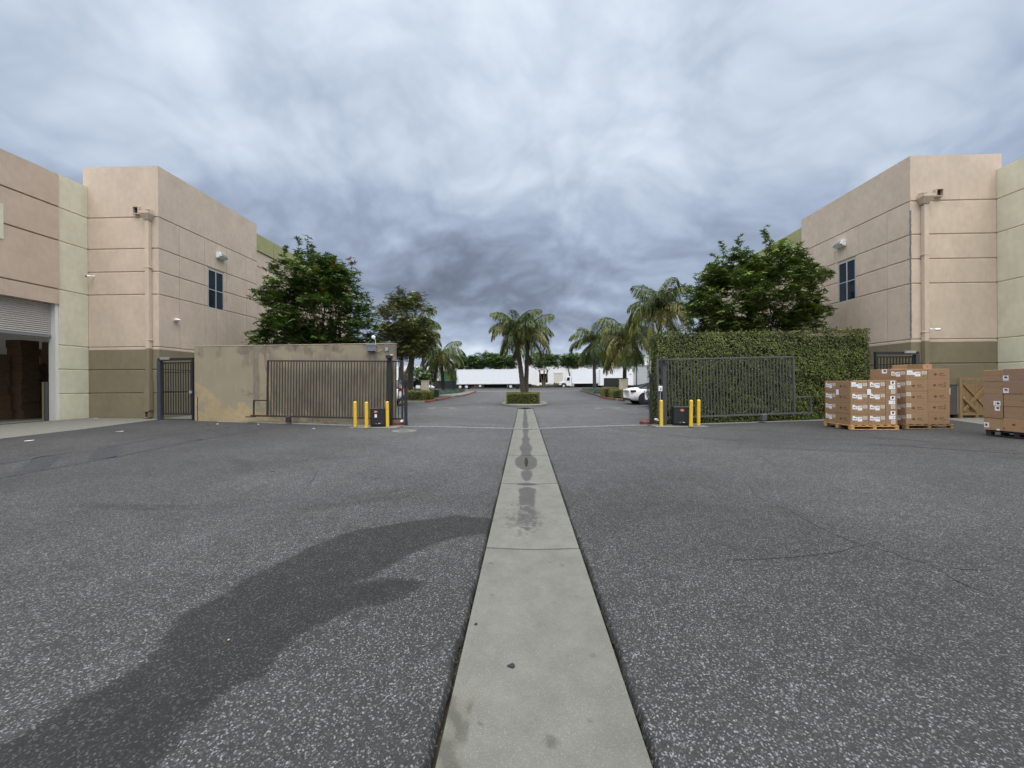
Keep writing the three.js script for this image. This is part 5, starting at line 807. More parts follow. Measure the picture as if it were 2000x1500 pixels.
// ------------------------------------------------------------------ trees
// broad-leaved tree: limbs to branch ends, a whorl of drooping leaves at every twig
function tree(name, label, x, d, spec) {
  const r = RNG(spec.seed), y = gy(x, d) - 0.03, o = thing(name, label, 'tree', [x, y, -d], 0, spec.group);
  const limbs = [], lv = new Leaves(), pal = spec.pal, yel = spec.yel ?? [1, 0.22, 0.24, 0.035];
  const trunks = spec.trunks ?? [[0, 0, 0, 0]];
  for (const [bx, bz, tx, tz, th = spec.th, tr = spec.tr] of trunks) limbs.push(tubePath([[bx, 0, bz], [lerp(bx, tx, 0.35) + (r() - 0.5) * 0.1, th * 0.4, lerp(bz, tz, 0.35)], [lerp(bx, tx, 0.8), th * 0.8, lerp(bz, tz, 0.8)], [tx, th, tz]], (t) => tr * (1.15 - 0.45 * t), 8));
  const ends = [];
  for (const [cx, cy, cz, rx, ry, rz, n] of spec.blobs) for (let k = 0; k < n; k++) { const a = onSphere(r), q = 0.45 + 0.58 * Math.pow(r(), 0.55); ends.push([cx + a[0] * rx * q, cy + a[1] * ry * q, cz + a[2] * rz * q, q, [cx, cy, cz]]); }
  for (const e of ends) {
    const tk = trunks[Math.floor(r() * trunks.length)], s = [tk[2], (tk[4] ?? spec.th) * (0.86 + r() * 0.14), tk[3]], m = [lerp(s[0], e[0], 0.45) + (r() - 0.5) * 0.3, lerp(s[1], e[1], 0.4) + (r() - 0.2) * 0.35, lerp(s[2], e[2], 0.45) + (r() - 0.5) * 0.3];
    if (r() < (spec.limbShare ?? 0.3)) limbs.push(tubePath([s, m, [e[0], e[1], e[2]]], [spec.tr * 0.26, spec.tr * 0.13, 0.007], 5));
    const near = spec.sub ?? 0.42, nW = Math.round(spec.whorls * (0.6 + r() * 0.8)), tint = 0.78 + r() * 0.44;
    for (let w = 0; w < nW; w++) {
      const a = onSphere(r), q = Math.pow(r(), 0.45) * near; whorl(e[0] + a[0] * q * 1.15, e[1] + a[1] * q * 0.8, e[2] + a[2] * q * 1.15, tint, r() < spec.young ? yel : null);
    }
  }
  function whorl(px, py, pz, tint, special, up = 0.4, scale = 1) {
    const n = spec.perWhorl ?? 7, ph = r() * 6.28, tiltX = (r() - 0.5) * 0.8, tiltZ = (r() - 0.5) * 0.8, p = special ?? pick(pal, r);
    for (let k = 0; k < n; k++) { const a = ph + k / n * 6.28 + (r() - 0.5) * 0.5, el = up - 0.75 * r(), dx = Math.cos(a), dz = Math.sin(a), dy = el - dx * tiltX - dz * tiltZ, c = shade(p, r), L = spec.leaf * (0.7 + r() * 0.5) * scale; lv.add(px, py, pz, dx, dy, dz, tiltX + dx * 0.3, 1, tiltZ + dz * 0.3, L, L * (spec.slim ?? 0.30), c[0] * tint, c[1] * tint, c[2] * tint); }
  }
  for (const [sx, sy, sz, h, kind] of spec.sprigs ?? []) {               // young shoots that stand out of the crown
    limbs.push(tubePath([[sx, sy - h, sz], [sx + (r() - 0.5) * 0.1, sy - h * 0.5, sz], [sx, sy, sz]], [0.016, 0.012, 0.006], 5));
    const col = kind === 'o' ? [1, 0.34, 0.17, 0.03] : kind === 'y' ? [1, 0.28, 0.29, 0.035] : [1, 0.13, 0.18, 0.035]; for (let k = 0; k < 7; k++) { const t = Math.pow(k / 6, 0.8); whorl(sx + (r() - 0.5) * 0.34 * t, sy - h * 0.55 + h * 0.55 * t + (r() - 0.5) * 0.1, sz + (r() - 0.5) * 0.34 * t, 1, k > 1 ? col : null, 0.7); }
  }
  part(o, 'trunk', merge(limbs), spec.bark ?? M.bark);
  part(o, 'crown', lv.geo(), spec.far ? M.leafFar : M.leaf);
  return o;
}
const DARK = [[5, 0.081, 0.146, 0.030], [4, 0.115, 0.196, 0.036], [2, 0.177, 0.265, 0.049], [2, 0.055, 0.100, 0.026], [0.4, 0.300, 0.320, 0.070]];
tree('tree', 'dense dark green tree behind the stained wall, with yellow and orange new leaves', -10.9, 20.0, { seed: 101, th: 2.95, tr: 0.19, bark: M.redBark, trunks: [[0.25, 0, 0.35, 0], [0.2, 0.15, 1.15, -0.1, 3.5, 0.13], [0.1, -0.1, -0.7, 0.1, 3.7, 0.13]], pal: DARK, leaf: 0.22, slim: 0.34, perWhorl: 8, whorls: 24, sub: 0.46, young: 0.012, limbShare: 0.22,
  blobs: [[-0.2, 5.4, 0, 2.75, 2.2, 2.2, 110], [-0.4, 7.1, 0, 1.9, 1.35, 1.5, 42], [1.75, 4.3, 0, 1.5, 1.4, 1.4, 34], [-1.7, 4.0, 0.1, 1.5, 1.3, 1.4, 30], [0.95, 6.6, 0.2, 1.35, 1.15, 1.2, 22], [0, 3.3, 0.2, 2.4, 0.6, 1.4, 20]],
  sprigs: [[-0.95, 9.25, 0, 1.1, 'g'], [-0.45, 9.20, 0.1, 1.2, 'g'], [-1.75, 8.80, 0, 1.0, 'g'], [-0.15, 8.85, 0.2, 0.9, 'g'], [-2.05, 7.80, 0.2, 1.0, 'g'], [-2.7, 7.10, 0.1, 0.8, 'g'], [1.92, 7.95, 0.2, 0.8, 'o'], [1.3, 7.45, 0.7, 0.6, 'o'], [0.6, 7.25, 1.2, 0.5, 'y'], [1.65, 7.25, 0.8, 0.5, 'y'], [2.0, 6.95, 0.5, 0.6, 'y'], [1.85, 6.65, 0.9, 0.4, 'y'], [1.2, 6.15, 1.5, 0.4, 'y'], [0.9, 8.15, 0.1, 0.8, 'g'], [0.4, 8.00, 0.1, 0.8, 'g']] });
tree('tree', 'grey-green tree behind the left gate end, smaller and duller than the dark one', -10.3, 33.0, { seed: 202, th: 4.1, tr: 0.15, trunks: [[-0.6, 0, -0.25, 0], [-0.6, 0, 0.8, 0.1, 4.6, 0.10]], pal: [[4, 0.13, 0.155, 0.050], [4, 0.165, 0.19, 0.062], [2, 0.22, 0.235, 0.075], [1, 0.085, 0.11, 0.040], [0.8, 0.30, 0.24, 0.08]], leaf: 0.22, slim: 0.27, perWhorl: 7, whorls: 34, sub: 0.62, young: 0.03, far: true,
  blobs: [[0, 6.9, 0, 2.35, 2.1, 1.9, 84], [-1.0, 5.2, 0, 1.5, 1.2, 1.3, 34], [1.3, 5.1, 0, 1.4, 1.1, 1.3, 32], [0.2, 8.6, 0, 1.4, 0.9, 1.1, 24], [-0.2, 4.3, 0.2, 1.9, 0.7, 1.2, 26]], sprigs: [[-0.6, 9.75, 0, 0.9, 'g'], [-0.3, 9.6, 0.1, 0.9, 'g'], [0.6, 9.4, 0, 0.9, 'y'], [1.25, 9.3, 0, 0.9, 'o'], [-1.2, 9.1, 0, 0.8, 'g']] });
const OLIVE = [[5, 0.119, 0.182, 0.043], [4, 0.165, 0.248, 0.051], [2.2, 0.251, 0.320, 0.066], [2, 0.082, 0.130, 0.035], [0.4, 0.300, 0.320, 0.082]];
tree('tree', 'wide double-crowned green tree behind the ivy hedge', 11.2, 19.0, { seed: 303, th: 3.0, tr: 0.13, trunks: [[-1.1, 0, -1.5, 0], [-0.8, 0.1, -0.7, 0.1, 3.2], [0.9, 0, 1.5, 0, 3.3, 0.15], [0.2, 0.1, 0.7, -0.1, 3.1, 0.11]], pal: OLIVE, leaf: 0.21, slim: 0.36, perWhorl: 8, whorls: 24, sub: 0.44, young: 0.012, limbShare: 0.22,
  blobs: [[-1.35, 5.3, 0, 1.85, 1.75, 1.7, 84], [1.25, 5.5, 0, 1.7, 1.8, 1.6, 72], [-0.9, 6.9, 0, 1.25, 0.85, 1.1, 26], [1.1, 7.1, 0, 1.2, 0.8, 1.1, 22], [-2.3, 4.6, 0.1, 1.15, 0.85, 1.1, 22], [0.2, 3.9, 0.4, 1.4, 0.9, 1.1, 24], [2.0, 4.5, 0, 1.0, 0.95, 1.0, 18]],
  sprigs: [[-1.50, 8.25, 0, 1.0, 'g'], [-0.75, 8.45, 0, 1.1, 'g'], [0.50, 8.90, 0, 1.3, 'g'], [0.63, 8.35, 0.1, 0.9, 'g'], [1.22, 8.25, 0.2, 0.9, 'y'], [2.02, 8.05, 0, 0.9, 'g'], [2.61, 7.45, 0, 0.9, 'g'], [-2.55, 6.70, 0.1, 0.7, 'y'], [-3.25, 5.95, 0, 0.6, 'g'], [1.89, 4.85, 1.3, 0.3, 'y'], [-1.90, 7.55, 0.2, 0.8, 'g']] });
// clipped round-topped street trees across the road
const FARG = [[5, 0.075, 0.143, 0.035], [4, 0.109, 0.198, 0.044], [2, 0.174, 0.285, 0.059], [1.5, 0.050, 0.094, 0.028]];
const streetTree = (x, d, w, top, low, seed, label, warm) => tree('street_tree', label, x, d, { seed, group: undefined, th: low - 0.3, tr: 0.16, trunks: [[0, 0, -0.9, 0], [0.15, 0, 1.0, 0], [0, 0.1, 0.2, 0.3]], pal: warm ? [...FARG, [1.8, 0.12, 0.075, 0.025]] : FARG, leaf: 0.34, slim: 0.42, perWhorl: 6, whorls: 24, sub: 0.8, young: 0, far: true, limbShare: 0.15, blobs: [[0, (top + low) / 2, 0, w / 2, (top - low) / 2, 2.2, 60], [-w * 0.28, (top + low) / 2 - 0.2, 0, w * 0.28, (top - low) * 0.42, 1.8, 26], [w * 0.28, (top + low) / 2 - 0.1, 0, w * 0.28, (top - low) * 0.42, 1.8, 26]] });
streetTree(-13.5, 88, 5.2, 7.6, 4.0, 11, 'clipped street tree with a rusty patch, above the rear end of the long trailer', true);
streetTree(-9.2, 88, 6.4, 8.2, 4.2, 12, 'clipped street tree above the middle of the long white trailer');
streetTree(-4.6, 88, 5.6, 8.1, 4.2, 13, 'clipped street tree left of the twin palms, over the front of the trailer');
streetTree(4.3, 87, 6.8, 8.2, 4.4, 14, 'clipped street tree with a forked trunk beside the black loading dock');
streetTree(11.2, 90, 5.8, 8.2, 4.4, 15, 'clipped street tree above the cab of the white box truck');
streetTree(17.0, 90, 6.4, 8.2, 4.4, 16, 'clipped street tree above the box of the white truck');
streetTree(23.6, 88, 6.2, 8.0, 4.6, 17, 'clipped street tree with bare dark limbs behind the drooping palm');
tree('round_shrub_tree', 'low round dark tree behind the end of the left gate', -12.9, 45.0, { seed: 404, th: 1.2, tr: 0.10, pal: FARG, leaf: 0.22, slim: 0.4, perWhorl: 6, whorls: 14, sub: 0.45, young: 0, far: true, blobs: [[0, 2.2, 0, 1.35, 1.15, 1.2, 60], [-0.9, 1.9, 0, 0.8, 0.8, 0.8, 20], [0.8, 2.0, 0, 0.7, 0.9, 0.8, 20]] });

// ------------------------------------------------------------------ feather palms
const frondCache = new Map();
function frondGeo(kind, variant, tone) {                               // unit frond along +x; kind = how steeply it leaves the crown
  const key = kind + '_' + variant + '_' + tone; if (frondCache.has(key)) return frondCache.get(key);
  const r = RNG(1000 + kind * 37 + variant * 11 + tone * 5), e0 = [1.30, 0.95, 0.55, 0.1, -0.55][kind], bend = [1.5, 1.9, 1.95, 1.6, 0.9][kind], N = 22, P = [[0, 0, 0]], twist = (r() - 0.5) * 0.5; let x = 0, y = 0, z = 0;
  for (let i = 1; i <= N; i++) { const t = i / N, e = e0 - bend * Math.pow(t, 1.25), h = twist * t; x += Math.cos(e) * Math.cos(h) / N; y += Math.sin(e) / N; z += Math.cos(e) * Math.sin(h) / N; P.push([x, y, z]); }
  const lv = new Leaves(), pals = [[[3, 0.085, 0.125, 0.038], [3, 0.125, 0.165, 0.048], [2, 0.18, 0.21, 0.055]], [[3, 0.18, 0.185, 0.042], [2, 0.25, 0.23, 0.048], [2, 0.12, 0.145, 0.038], [1, 0.32, 0.26, 0.065]], [[3, 0.26, 0.17, 0.075], [2, 0.34, 0.24, 0.11], [1, 0.17, 0.11, 0.05]]][tone];
  for (let i = 2; i < N * 3; i++) for (const s of [-1, 1]) {
    const t = i / (N * 3), f = t * N, k = Math.min(N - 1, Math.floor(f)), u = f - k, p = [0, 1, 2].map((c) => lerp(P[k][c], P[k + 1][c], u)), tx = P[k + 1][0] - P[k][0], ty = P[k + 1][1] - P[k][1], L = 0.34 * Math.pow(Math.sin(Math.PI * clamp(0.10 + t * 0.86)), 0.7) * (0.75 + r() * 0.45), a = 0.55 + r() * 0.5, lift = (r() - 0.5) * 0.9, l = Math.hypot(tx, ty);
    const dx = tx / l * Math.cos(a) , dy = ty / l * Math.cos(a) + lift * 0.55 - 0.15, dz = s * Math.sin(a), c = shade(pick(pals, r), r), n1 = L * 0.5, q = Math.hypot(dx, dy, dz);
    lv.add(...p, dx, dy, dz, -dy * 0.3, 1, 0.2 * s, n1 * 1.2, 0.022, ...c, 0.1);
    const m = [p[0] + dx / q * n1, p[1] + dy / q * n1, p[2] + dz / q * n1]; lv.add(...m, dx * 0.55, dy * 0.4 - 0.85 - r() * 0.4, dz * 0.6, s * 0.3, 0.5, s, L * 0.85, 0.019, ...c, 0.1);
  }
  const g = lv.geo(), st = tubePath(P.map((p) => [...p]), (t) => 0.012 * (1.1 - t), 4), col = new Float32Array(st.attributes.position.count * 3), sc = tone === 2 ? [0.30, 0.19, 0.09] : tone === 1 ? [0.24, 0.20, 0.06] : [0.12, 0.15, 0.05];
  for (let i = 0; i < col.length; i += 3) { col[i] = sc[0]; col[i + 1] = sc[1]; col[i + 2] = sc[2]; } st.setAttribute('color', new THREE.BufferAttribute(col, 3)); st.deleteAttribute('uv');
  const m = mergeGeometries([g, st]); frondCache.set(key, m); return m;
}
function palm(label, spec) {                                           // trunks: [base x, base d, top x, top d, top y, radius, frond length, number, seed, gold share, droop]
  const t0 = spec.trunks[0], o = thing('palm_tree', label, 'palm tree', [t0[0], gy(t0[0], t0[1]), -t0[1]]);
  for (const [bx, bd, tx, td, ty, rad, FL, nF, seed, gold, droop] of spec.trunks) {
    const r = RNG(seed), b = new THREE.Vector3(bx - t0[0], 0, -(bd - t0[1])), tp = new THREE.Vector3(tx - t0[0], ty - o.position.y, -(td - t0[1])), pts = [];
    const nP = 34; for (let i = 0; i <= nP; i++) { const t = i / nP, q = t * t * 0.5 + t * 0.5; pts.push(new THREE.Vector3(lerp(b.x, tp.x, q), lerp(0, tp.y, t), lerp(b.z, tp.z, q))); }
    part(o, 'trunk', tubePath(pts, (t) => rad * (1.12 - 0.34 * t) * (1 + 0.05 * ((Math.round(t * nP) % 2) ? 1 : -1)) * (t < 0.06 ? 1.18 - 3 * t : 1), 12), M.palmTrunk);
    part(o, 'crownshaft', tubePath([tp.clone().add(new THREE.Vector3(0, -0.30 * FL, 0)), tp.clone().add(new THREE.Vector3(0, -0.12 * FL, 0)), tp.clone().add(new THREE.Vector3(0, 0.10 * FL, 0))], [rad * 0.80, rad * 1.02, rad * 0.45], 10), std(gold > 0.3 ? rgb(0.26, 0.17, 0.07) : rgb(0.14, 0.14, 0.06), 0.8));
    for (let k = 0; k < nF; k++) {
      const t = (k + 0.5) / nF, kind = clamp(Math.floor(t * 5 + (r() - 0.5) * 0.8 + droop), 0, 4), tone = kind >= 2 && r() < gold ? 1 : 0;
      const f = part(o, 'frond', frondGeo(kind, Math.floor(r() * 2), tone), M.leaf); f.rotation.order = 'YXZ'; f.position.copy(tp).add(new THREE.Vector3(0, (0.06 - 0.10 * t) * FL, 0)); f.rotation.y = k * 2.39996 + (r() - 0.5) * 0.35; f.rotation.x = (r() - 0.5) * 0.3; f.scale.setScalar(FL * (0.85 + r() * 0.3));
    }
    for (let k = 0; k < (spec.dead ?? 0); k++) { const f = part(o, 'dead_frond', frondGeo(4, k % 2, 2), M.leaf, 'dry brown hanging frond'); f.rotation.order = 'YXZ'; f.position.copy(tp).add(new THREE.Vector3(0, -0.16 * FL, 0)); f.rotation.y = seed + k * 2.7; f.rotation.z = -0.5; f.scale.setScalar(FL * 0.8); }
  }
}
palm('twin-trunked palm rising from the hedge of the middle island', { dead: 1, trunks: [[-0.02, 27.05, -0.66, 27.0, 5.35, 0.175, 2.2, 19, 1, 0.25, -0.5], [0.10, 27.3, 0.30, 27.35, 5.05, 0.16, 2.2, 19, 2, 0.45, -0.4]] });
palm('single palm with a straight dark trunk right of the box truck cab', { trunks: [[10.9, 60, 10.75, 60, 8.1, 0.26, 4.1, 20, 3, 0.25, 0.1]] });
palm('drooping golden palm behind the right directory sign', { trunks: [[11.6, 45, 11.8, 45, 6.9, 0.23, 4.2, 26, 4, 0.65, 0.5]] });
palm('tall palm rising behind the left end of the ivy hedge', { trunks: [[11.2, 32, 11.15, 32, 7.6, 0.20, 3.5, 22, 5, 0.4, -0.4]] });
palm('low feathery palm by the left pavement of the drive', { trunks: [[-11.45, 54, -11.75, 54, 5.4, 0.24, 3.8, 28, 6, 0.35, 0.4]] });
palm('slim palm behind the left directory sign', { dead: 1, trunks: [[-12.75, 48, -12.65, 48, 7.4, 0.22, 2.5, 20, 7, 0.2, 0.5]] });
palm('thick-trunked palm half hidden by the grey-green tree', { trunks: [[-11.45, 38, -10.9, 38, 7.2, 0.30, 3.0, 22, 8, 0.2, 0.2]] });

// ------------------------------------------------------------------ hedges and ground cover
function boxHedge(label, x0, x1, d0, d1, h, seed, pal, wob = 0.05) {
  const r = RNG(seed), cx = (x0 + x1) / 2, cd = (d0 + d1) / 2, y = gy(cx, cd), o = thing('box_hedge', label, 'hedge', [cx, y, -cd]), w = (x1 - x0) / 2, q = (d1 - d0) / 2, lv = new Leaves();
  part(o, 'core', rbox(-w + 0.07, w - 0.07, 0, h - 0.07, -q + 0.07, q - 0.07, 0.12, 3), std(rgb(0.016, 0.018, 0.008), 1));
  const n = Math.round((w * q * 4 + (w + q) * 4 * h) * 650);
  for (let i = 0; i < n; i++) {
    const A = w * q * 4, B = w * 2 * h, C = q * 2 * h, t = r() * (A + 2 * B + 2 * C); let p, m;
    if (t < A) { p = [(r() * 2 - 1) * w, h, (r() * 2 - 1) * q]; m = [0, 1, 0]; } else if (t < A + 2 * B) { const s = t < A + B ? 1 : -1; p = [(r() * 2 - 1) * w, r() * h, s * q]; m = [0, 0, s]; } else { const s = t < A + 2 * B + C ? 1 : -1; p = [s * w, r() * h, (r() * 2 - 1) * q]; m = [s, 0, 0]; }
    const b = wob * (noise2(p[0] * 3 + seed, p[2] * 3 + p[1] * 2) + 0.7 * noise2(p[0] * 8, p[1] * 8 + p[2] * 5)) - Math.pow(r(), 2) * 0.10, cr = 0.10 * Math.pow(Math.max(Math.abs(p[0]) / w, 0), 6) * (m[1] ? 1 : 0.4) * Math.pow(Math.abs(p[2]) / q, 6); p = p.map((v, k) => v + m[k] * b); p[1] -= cr;
    const a = onSphere(r); lv.add(...p, a[0] + m[0] * 0.7, a[1] * 0.6 + 0.5, a[2] + m[2] * 0.7, a[2] + m[0], 0.8 + m[1], -a[0] + m[2], 0.05 + r() * 0.04, 0.035, ...shade(pick(pal, r), r));
  }
  const f = part(o, 'foliage', lv.geo(), M.leafFar); f.userData.kind = 'stuff'; return o;
}
const YG = [[4, 0.14, 0.155, 0.026], [3, 0.19, 0.205, 0.034], [2, 0.075, 0.09, 0.018], [1.4, 0.26, 0.265, 0.045]], YB = [[4, 0.13, 0.145, 0.036], [3, 0.19, 0.195, 0.050], [2, 0.07, 0.08, 0.020], [1.6, 0.28, 0.25, 0.085]], DG = [[4, 0.040, 0.065, 0.018], [2, 0.06, 0.09, 0.022], [2, 0.026, 0.042, 0.012]];
boxHedge('square clipped yellow-green hedge around the twin palm on the island', -1.20, 1.0, 25.9, 28.1, 0.86, 1, YG);
boxHedge('rounded yellow-green hedge beside the parked white car on the left', -10.2, -7.75, 29.0, 30.6, 0.86, 2, YG, 0.09);
boxHedge('small yellow-green bush behind the rounded left hedge', -8.5, -7.6, 30.9, 32.2, 0.80, 8, YG, 0.09);
boxHedge('clipped two-part mottled hedge at the corner of the right pavement', 7.1, 8.5, 34.2, 36.2, 0.95, 3, YB, 0.10);
boxHedge('lower front half of the mottled hedge on the right pavement', 7.35, 8.35, 32.0, 33.6, 0.82, 9, YB, 0.09);
boxHedge('small cone-shaped bush under the right directory sign', 7.75, 8.45, 30.2, 30.9, 0.70, 4, YB, 0.10);
boxHedge('small mottled bush between the right sign and the white sedan', 8.5, 9.3, 29.6, 30.5, 0.78, 5, YB, 0.10);
boxHedge('long dark hedge behind the left hedges by the street', -16, -10.2, 40.4, 41.6, 0.75, 6, DG);
boxHedge('long dark hedge behind the right directory sign', 11.0, 17.5, 46.5, 47.6, 0.95, 7, DG);
boxHedge('dark square hedge by the foot of the left palms', -9.4, -8.4, 35.5, 37.5, 0.8, 17, DG, 0.08);
function groundCover(label, poly, seed) {                              // low blue-green succulents
  const r = RNG(seed), lv = new Leaves(), xs = poly.map((p) => p[0]), ds = poly.map((p) => p[1]), x0 = Math.min(...xs), x1 = Math.max(...xs), d0 = Math.min(...ds), d1 = Math.max(...ds), pal = [[4, 0.085, 0.145, 0.115], [3, 0.13, 0.20, 0.16], [2, 0.05, 0.09, 0.07], [0.6, 0.12, 0.13, 0.05]];
  let k = 0, guard = 0; const target = (x1 - x0) * (d1 - d0) * 190; while (k < target && guard++ < 300000) { const x = lerp(x0, x1, r()), d = lerp(d0, d1, r()); if (!inPoly(x, d, poly)) continue; k++; const h = 0.12 + 0.22 * (0.5 + noise2(x * 1.2, d * 1.2)) * r(), a = onSphere(r); lv.add(x, gy(x, d) + h, -d, a[0] * 0.7, 0.7 + r() * 0.5, a[2] * 0.7, a[2], 0.4, -a[0], 0.16 + r() * 0.12, 0.06, ...shade(pick(pal, r), r)); }
  const o = solo('ground_cover', lv.geo(), M.leafFar, label, 'ground cover', null, 'stuff'); return o;
}
groundCover('blue-green succulent ground cover along the left pavement', [[-10.6, 43.5], [-9.4, 43.5], [-8.6, 50], [-9.6, 62], [-12.6, 62], [-12.2, 50]], 1);
groundCover('blue-green succulent ground cover at the right corner by the street', [[8.0, 44.5], [11.5, 46], [12.5, 56], [10.6, 61], [9.0, 60.5], [8.4, 52]], 2);

// raised beds and pavements inside the kerbs
slabSheet('pavement', [[29.0, -17, -7.35], [33, -17, -7.25], [41.5, -17, -7.4], [43.2, -17, -9.2], [50, -17, -8.4], [61.5, -17, -9.4]], 0.14, M.dirt, 0.115);
slabSheet('pavement', [[41.0, -9.6, -6.9], [44, -9.4, -6.75], [50, -8.3, -6.9], [58.5, -8.9, -7.3]], 0.10, M.concrete, 0.125);
slabSheet('pavement', [[29.4, 7.5, 17], [34, 7.05, 17], [38.5, 7.45, 17], [44, 7.7, 17], [52, 8.3, 17], [60.5, 8.7, 17]], 0.14, M.dirt, 0.115);
slabSheet('pavement', [[59.0, -60, 60], [62.2, -60, 60]], 0.05, M.concrete, 0.03);
structure('street', sheet([-150, -60, -30, -10, 0.07, 10, 30, 60, 150], [62.1, 66, 72, 78, 83], (x, d) => gy(x, d) + 0.012, 0.2), M.streetAsphalt);
kerb([[-150, 83], [0, 83], [150, 83]].reverse(), M.kerb, 0.2, 0.16);
kerb([[-12.2, 28.9], [-9.5, 28.85], [-7.45, 28.95]], M.kerb, 0.16, 0.14);
kerb([[-7.40, 28.9], [-7.30, 29.6], [-7.22, 31.2]], M.redKerb); kerb([[-7.22, 31.9], [-7.18, 34], [-7.25, 38]], M.redKerb); kerb([[-7.25, 38], [-7.35, 40.8]], M.kerb); kerb([[-6.9, 41.0], [-6.72, 44], [-6.85, 50], [-7.28, 58.3]], M.redKerb, 0.18, 0.15);
kerb([[8.75, 60.4], [8.42, 57], [8.35, 53], [8.25, 49], [7.9, 45]], M.redKerb, 0.18, 0.15); kerb([[7.45, 38.4], [7.05, 36.2], [7.0, 34.0], [7.25, 31.6]], M.redKerb, 0.16, 0.14); kerb([[7.30, 31.2], [7.36, 30.6]], M.kerb); kerb([[7.36, 30.5], [7.5, 29.5]], M.redKerb); kerb([[7.55, 29.4], [9.5, 29.1], [13.5, 29.2]], M.kerb);
{ // the kerbed island
  const pts = [[-1.62, 27.4], [-1.5, 26.3], [-0.95, 25.15], [-0.4, 24.7], [0.55, 24.7], [1.05, 25.15], [1.55, 26.3], [1.62, 27.4], [1.5, 29.6], [0.9, 30.4], [-0.8, 30.4], [-1.5, 29.6]];
  const sh = new THREE.Shape(pts.map((p) => new THREE.Vector2(p[0], p[1]))), g = new THREE.ExtrudeGeometry(sh, { depth: 0.13, bevelEnabled: true, bevelSize: 0.02, bevelThickness: 0.02, bevelSegments: 2 }); g.rotateX(-Math.PI / 2); g.translate(0, 0.06, 0); const p = g.attributes.position; for (let i = 0; i < p.count; i++) p.setY(i, p.getY(i) + (-p.getZ(i) - 24.7) * 0.0085 + 0.02); uvBox(g, 1 / 1.5);
  structure('kerb', g, M.kerb);
}

// ------------------------------------------------------------------ drains, signs, posts
function manhole(label, x, d, rx, rd, grate) {
  const y = gy(x, d), o = thing('manhole', label, 'manhole', [x, y + 0.003, -d]); o.rotation.z = Math.sign(x) * 0.012;
  const ring = new THREE.CylinderGeometry(1, 1.0, 0.012, 28); ring.scale(rx, 1, rd); part(o, 'collar', uvBox(ring, 1 / 1.5), M.concrete);
  if (grate) { for (const q of [-1, 1]) { part(o, 'grate', box(-rx * 0.42, rx * 0.42, 0.005, 0.012, q * rd * 0.30 - rd * 0.16, q * rd * 0.30 + rd * 0.16), std(rgb(0.03, 0.03, 0.03), 0.8)); } }
  else { const c = new THREE.CylinderGeometry(rx * 0.46, rx * 0.46, 0.006, 24); c.translate(0, 0.0085, 0); part(o, 'cover', c, std(rgb(0.07, 0.07, 0.07), 0.6, { bumpMap: asphaltBump, bumpScale: 0.004 })); }
}
manhole('round manhole in a pale collar in front of the left gate', -3.98, 12.60, 0.40, 0.40, false);
manhole('pale drain collar with two dark slots on the drive beyond the left gate', -5.0, 23.2, 0.95, 0.62, true);
manhole('pale worn drain patch on the drive in front of the white sedan', 4.85, 22.6, 0.9, 0.55, false);
function directory(label, x, d, turn) {
  const o = thing('directory_sign', label, 'sign', [x, gy(x, d) + 0.1, -d], turn), w = 0.66, h = 1.55;
  const face = canvasTex(256, 512, (c) => { c.fillStyle = 'rgb(190,180,160)'; c.fillRect(0, 0, 256, 512); c.fillStyle = '#3a3a38'; const r = RNG(5); for (let i = 0; i < 7; i++) { const y = 50 + i * 60; for (let k = 0; k < 4; k++) c.fillRect(52 + k * 22, y + (r() * 4), 7 + r() * 8, 20 + r() * 4); } });
  part(o, 'body', rbox(-w / 2, w / 2, 0, h, -0.17, 0.17, 0.02, 2), std(rgb(0.46, 0.42, 0.335), 0.9, { bumpMap: rep(stuccoBump, 1, 1), bumpScale: 0.004 })); part(o, 'cap', rbox(-w / 2 - 0.03, w / 2 + 0.03, h + 0.001, h + 0.06, -0.20, 0.20, 0.012, 1), std(rgb(0.46, 0.42, 0.34), 0.9));
  part(o, 'number_panel', box((x < 0 ? 0.08 : -0.32), (x < 0 ? 0.32 : -0.08), 0.25, h - 0.06, 0.17, 0.174).clone(), std(0xffffff, 0.8, { map: face }));
}
directory('beige rendered sign pillar with dark numbers beside the left hedge', -8.62, 33.2, 0.12); directory('beige rendered sign pillar with dark numbers next to the white sedan', 8.42, 33.0, -0.12);
{
  const o = thing('white_pole', 'white steel pole seen between the two palm trunks', 'pole', [-0.12, gy(0, 40), -40]); part(o, 'shaft', cyl(0, 0, 0, 0.10, 5.6, 12, 0.08), M.white); part(o, 'collar', cyl(0, 4.3, 0, 0.14, 0.22, 12), M.white);
  const p = thing('light_pole', 'grey steel light pole in front of the green container', 'pole', [-14.2, gy(-14, 58), -58]); part(p, 'shaft', cyl(0, 0, 0, 0.10, 9, 10, 0.07), M.galv);
  const l = thing('street_lamp', 'cobra-head street lamp arm reaching out left of the double-crowned tree', 'street lamp', [15.2, gy(15, 38), -38]); part(l, 'shaft', cyl(0, 0, 0, 0.09, 7.0, 10, 0.06), M.galv); part(l, 'arm', tubePath([[0, 6.9, 0], [-0.5, 7.25, 0], [-1.1, 7.35, 0]], 0.04, 8), M.galv); const h = new THREE.SphereGeometry(1, 16, 8); h.scale(0.55, 0.13, 0.22); h.translate(-1.5, 7.36, 0); part(l, 'lamp_head', h, std(rgb(0.22, 0.18, 0.15), 0.6));
}

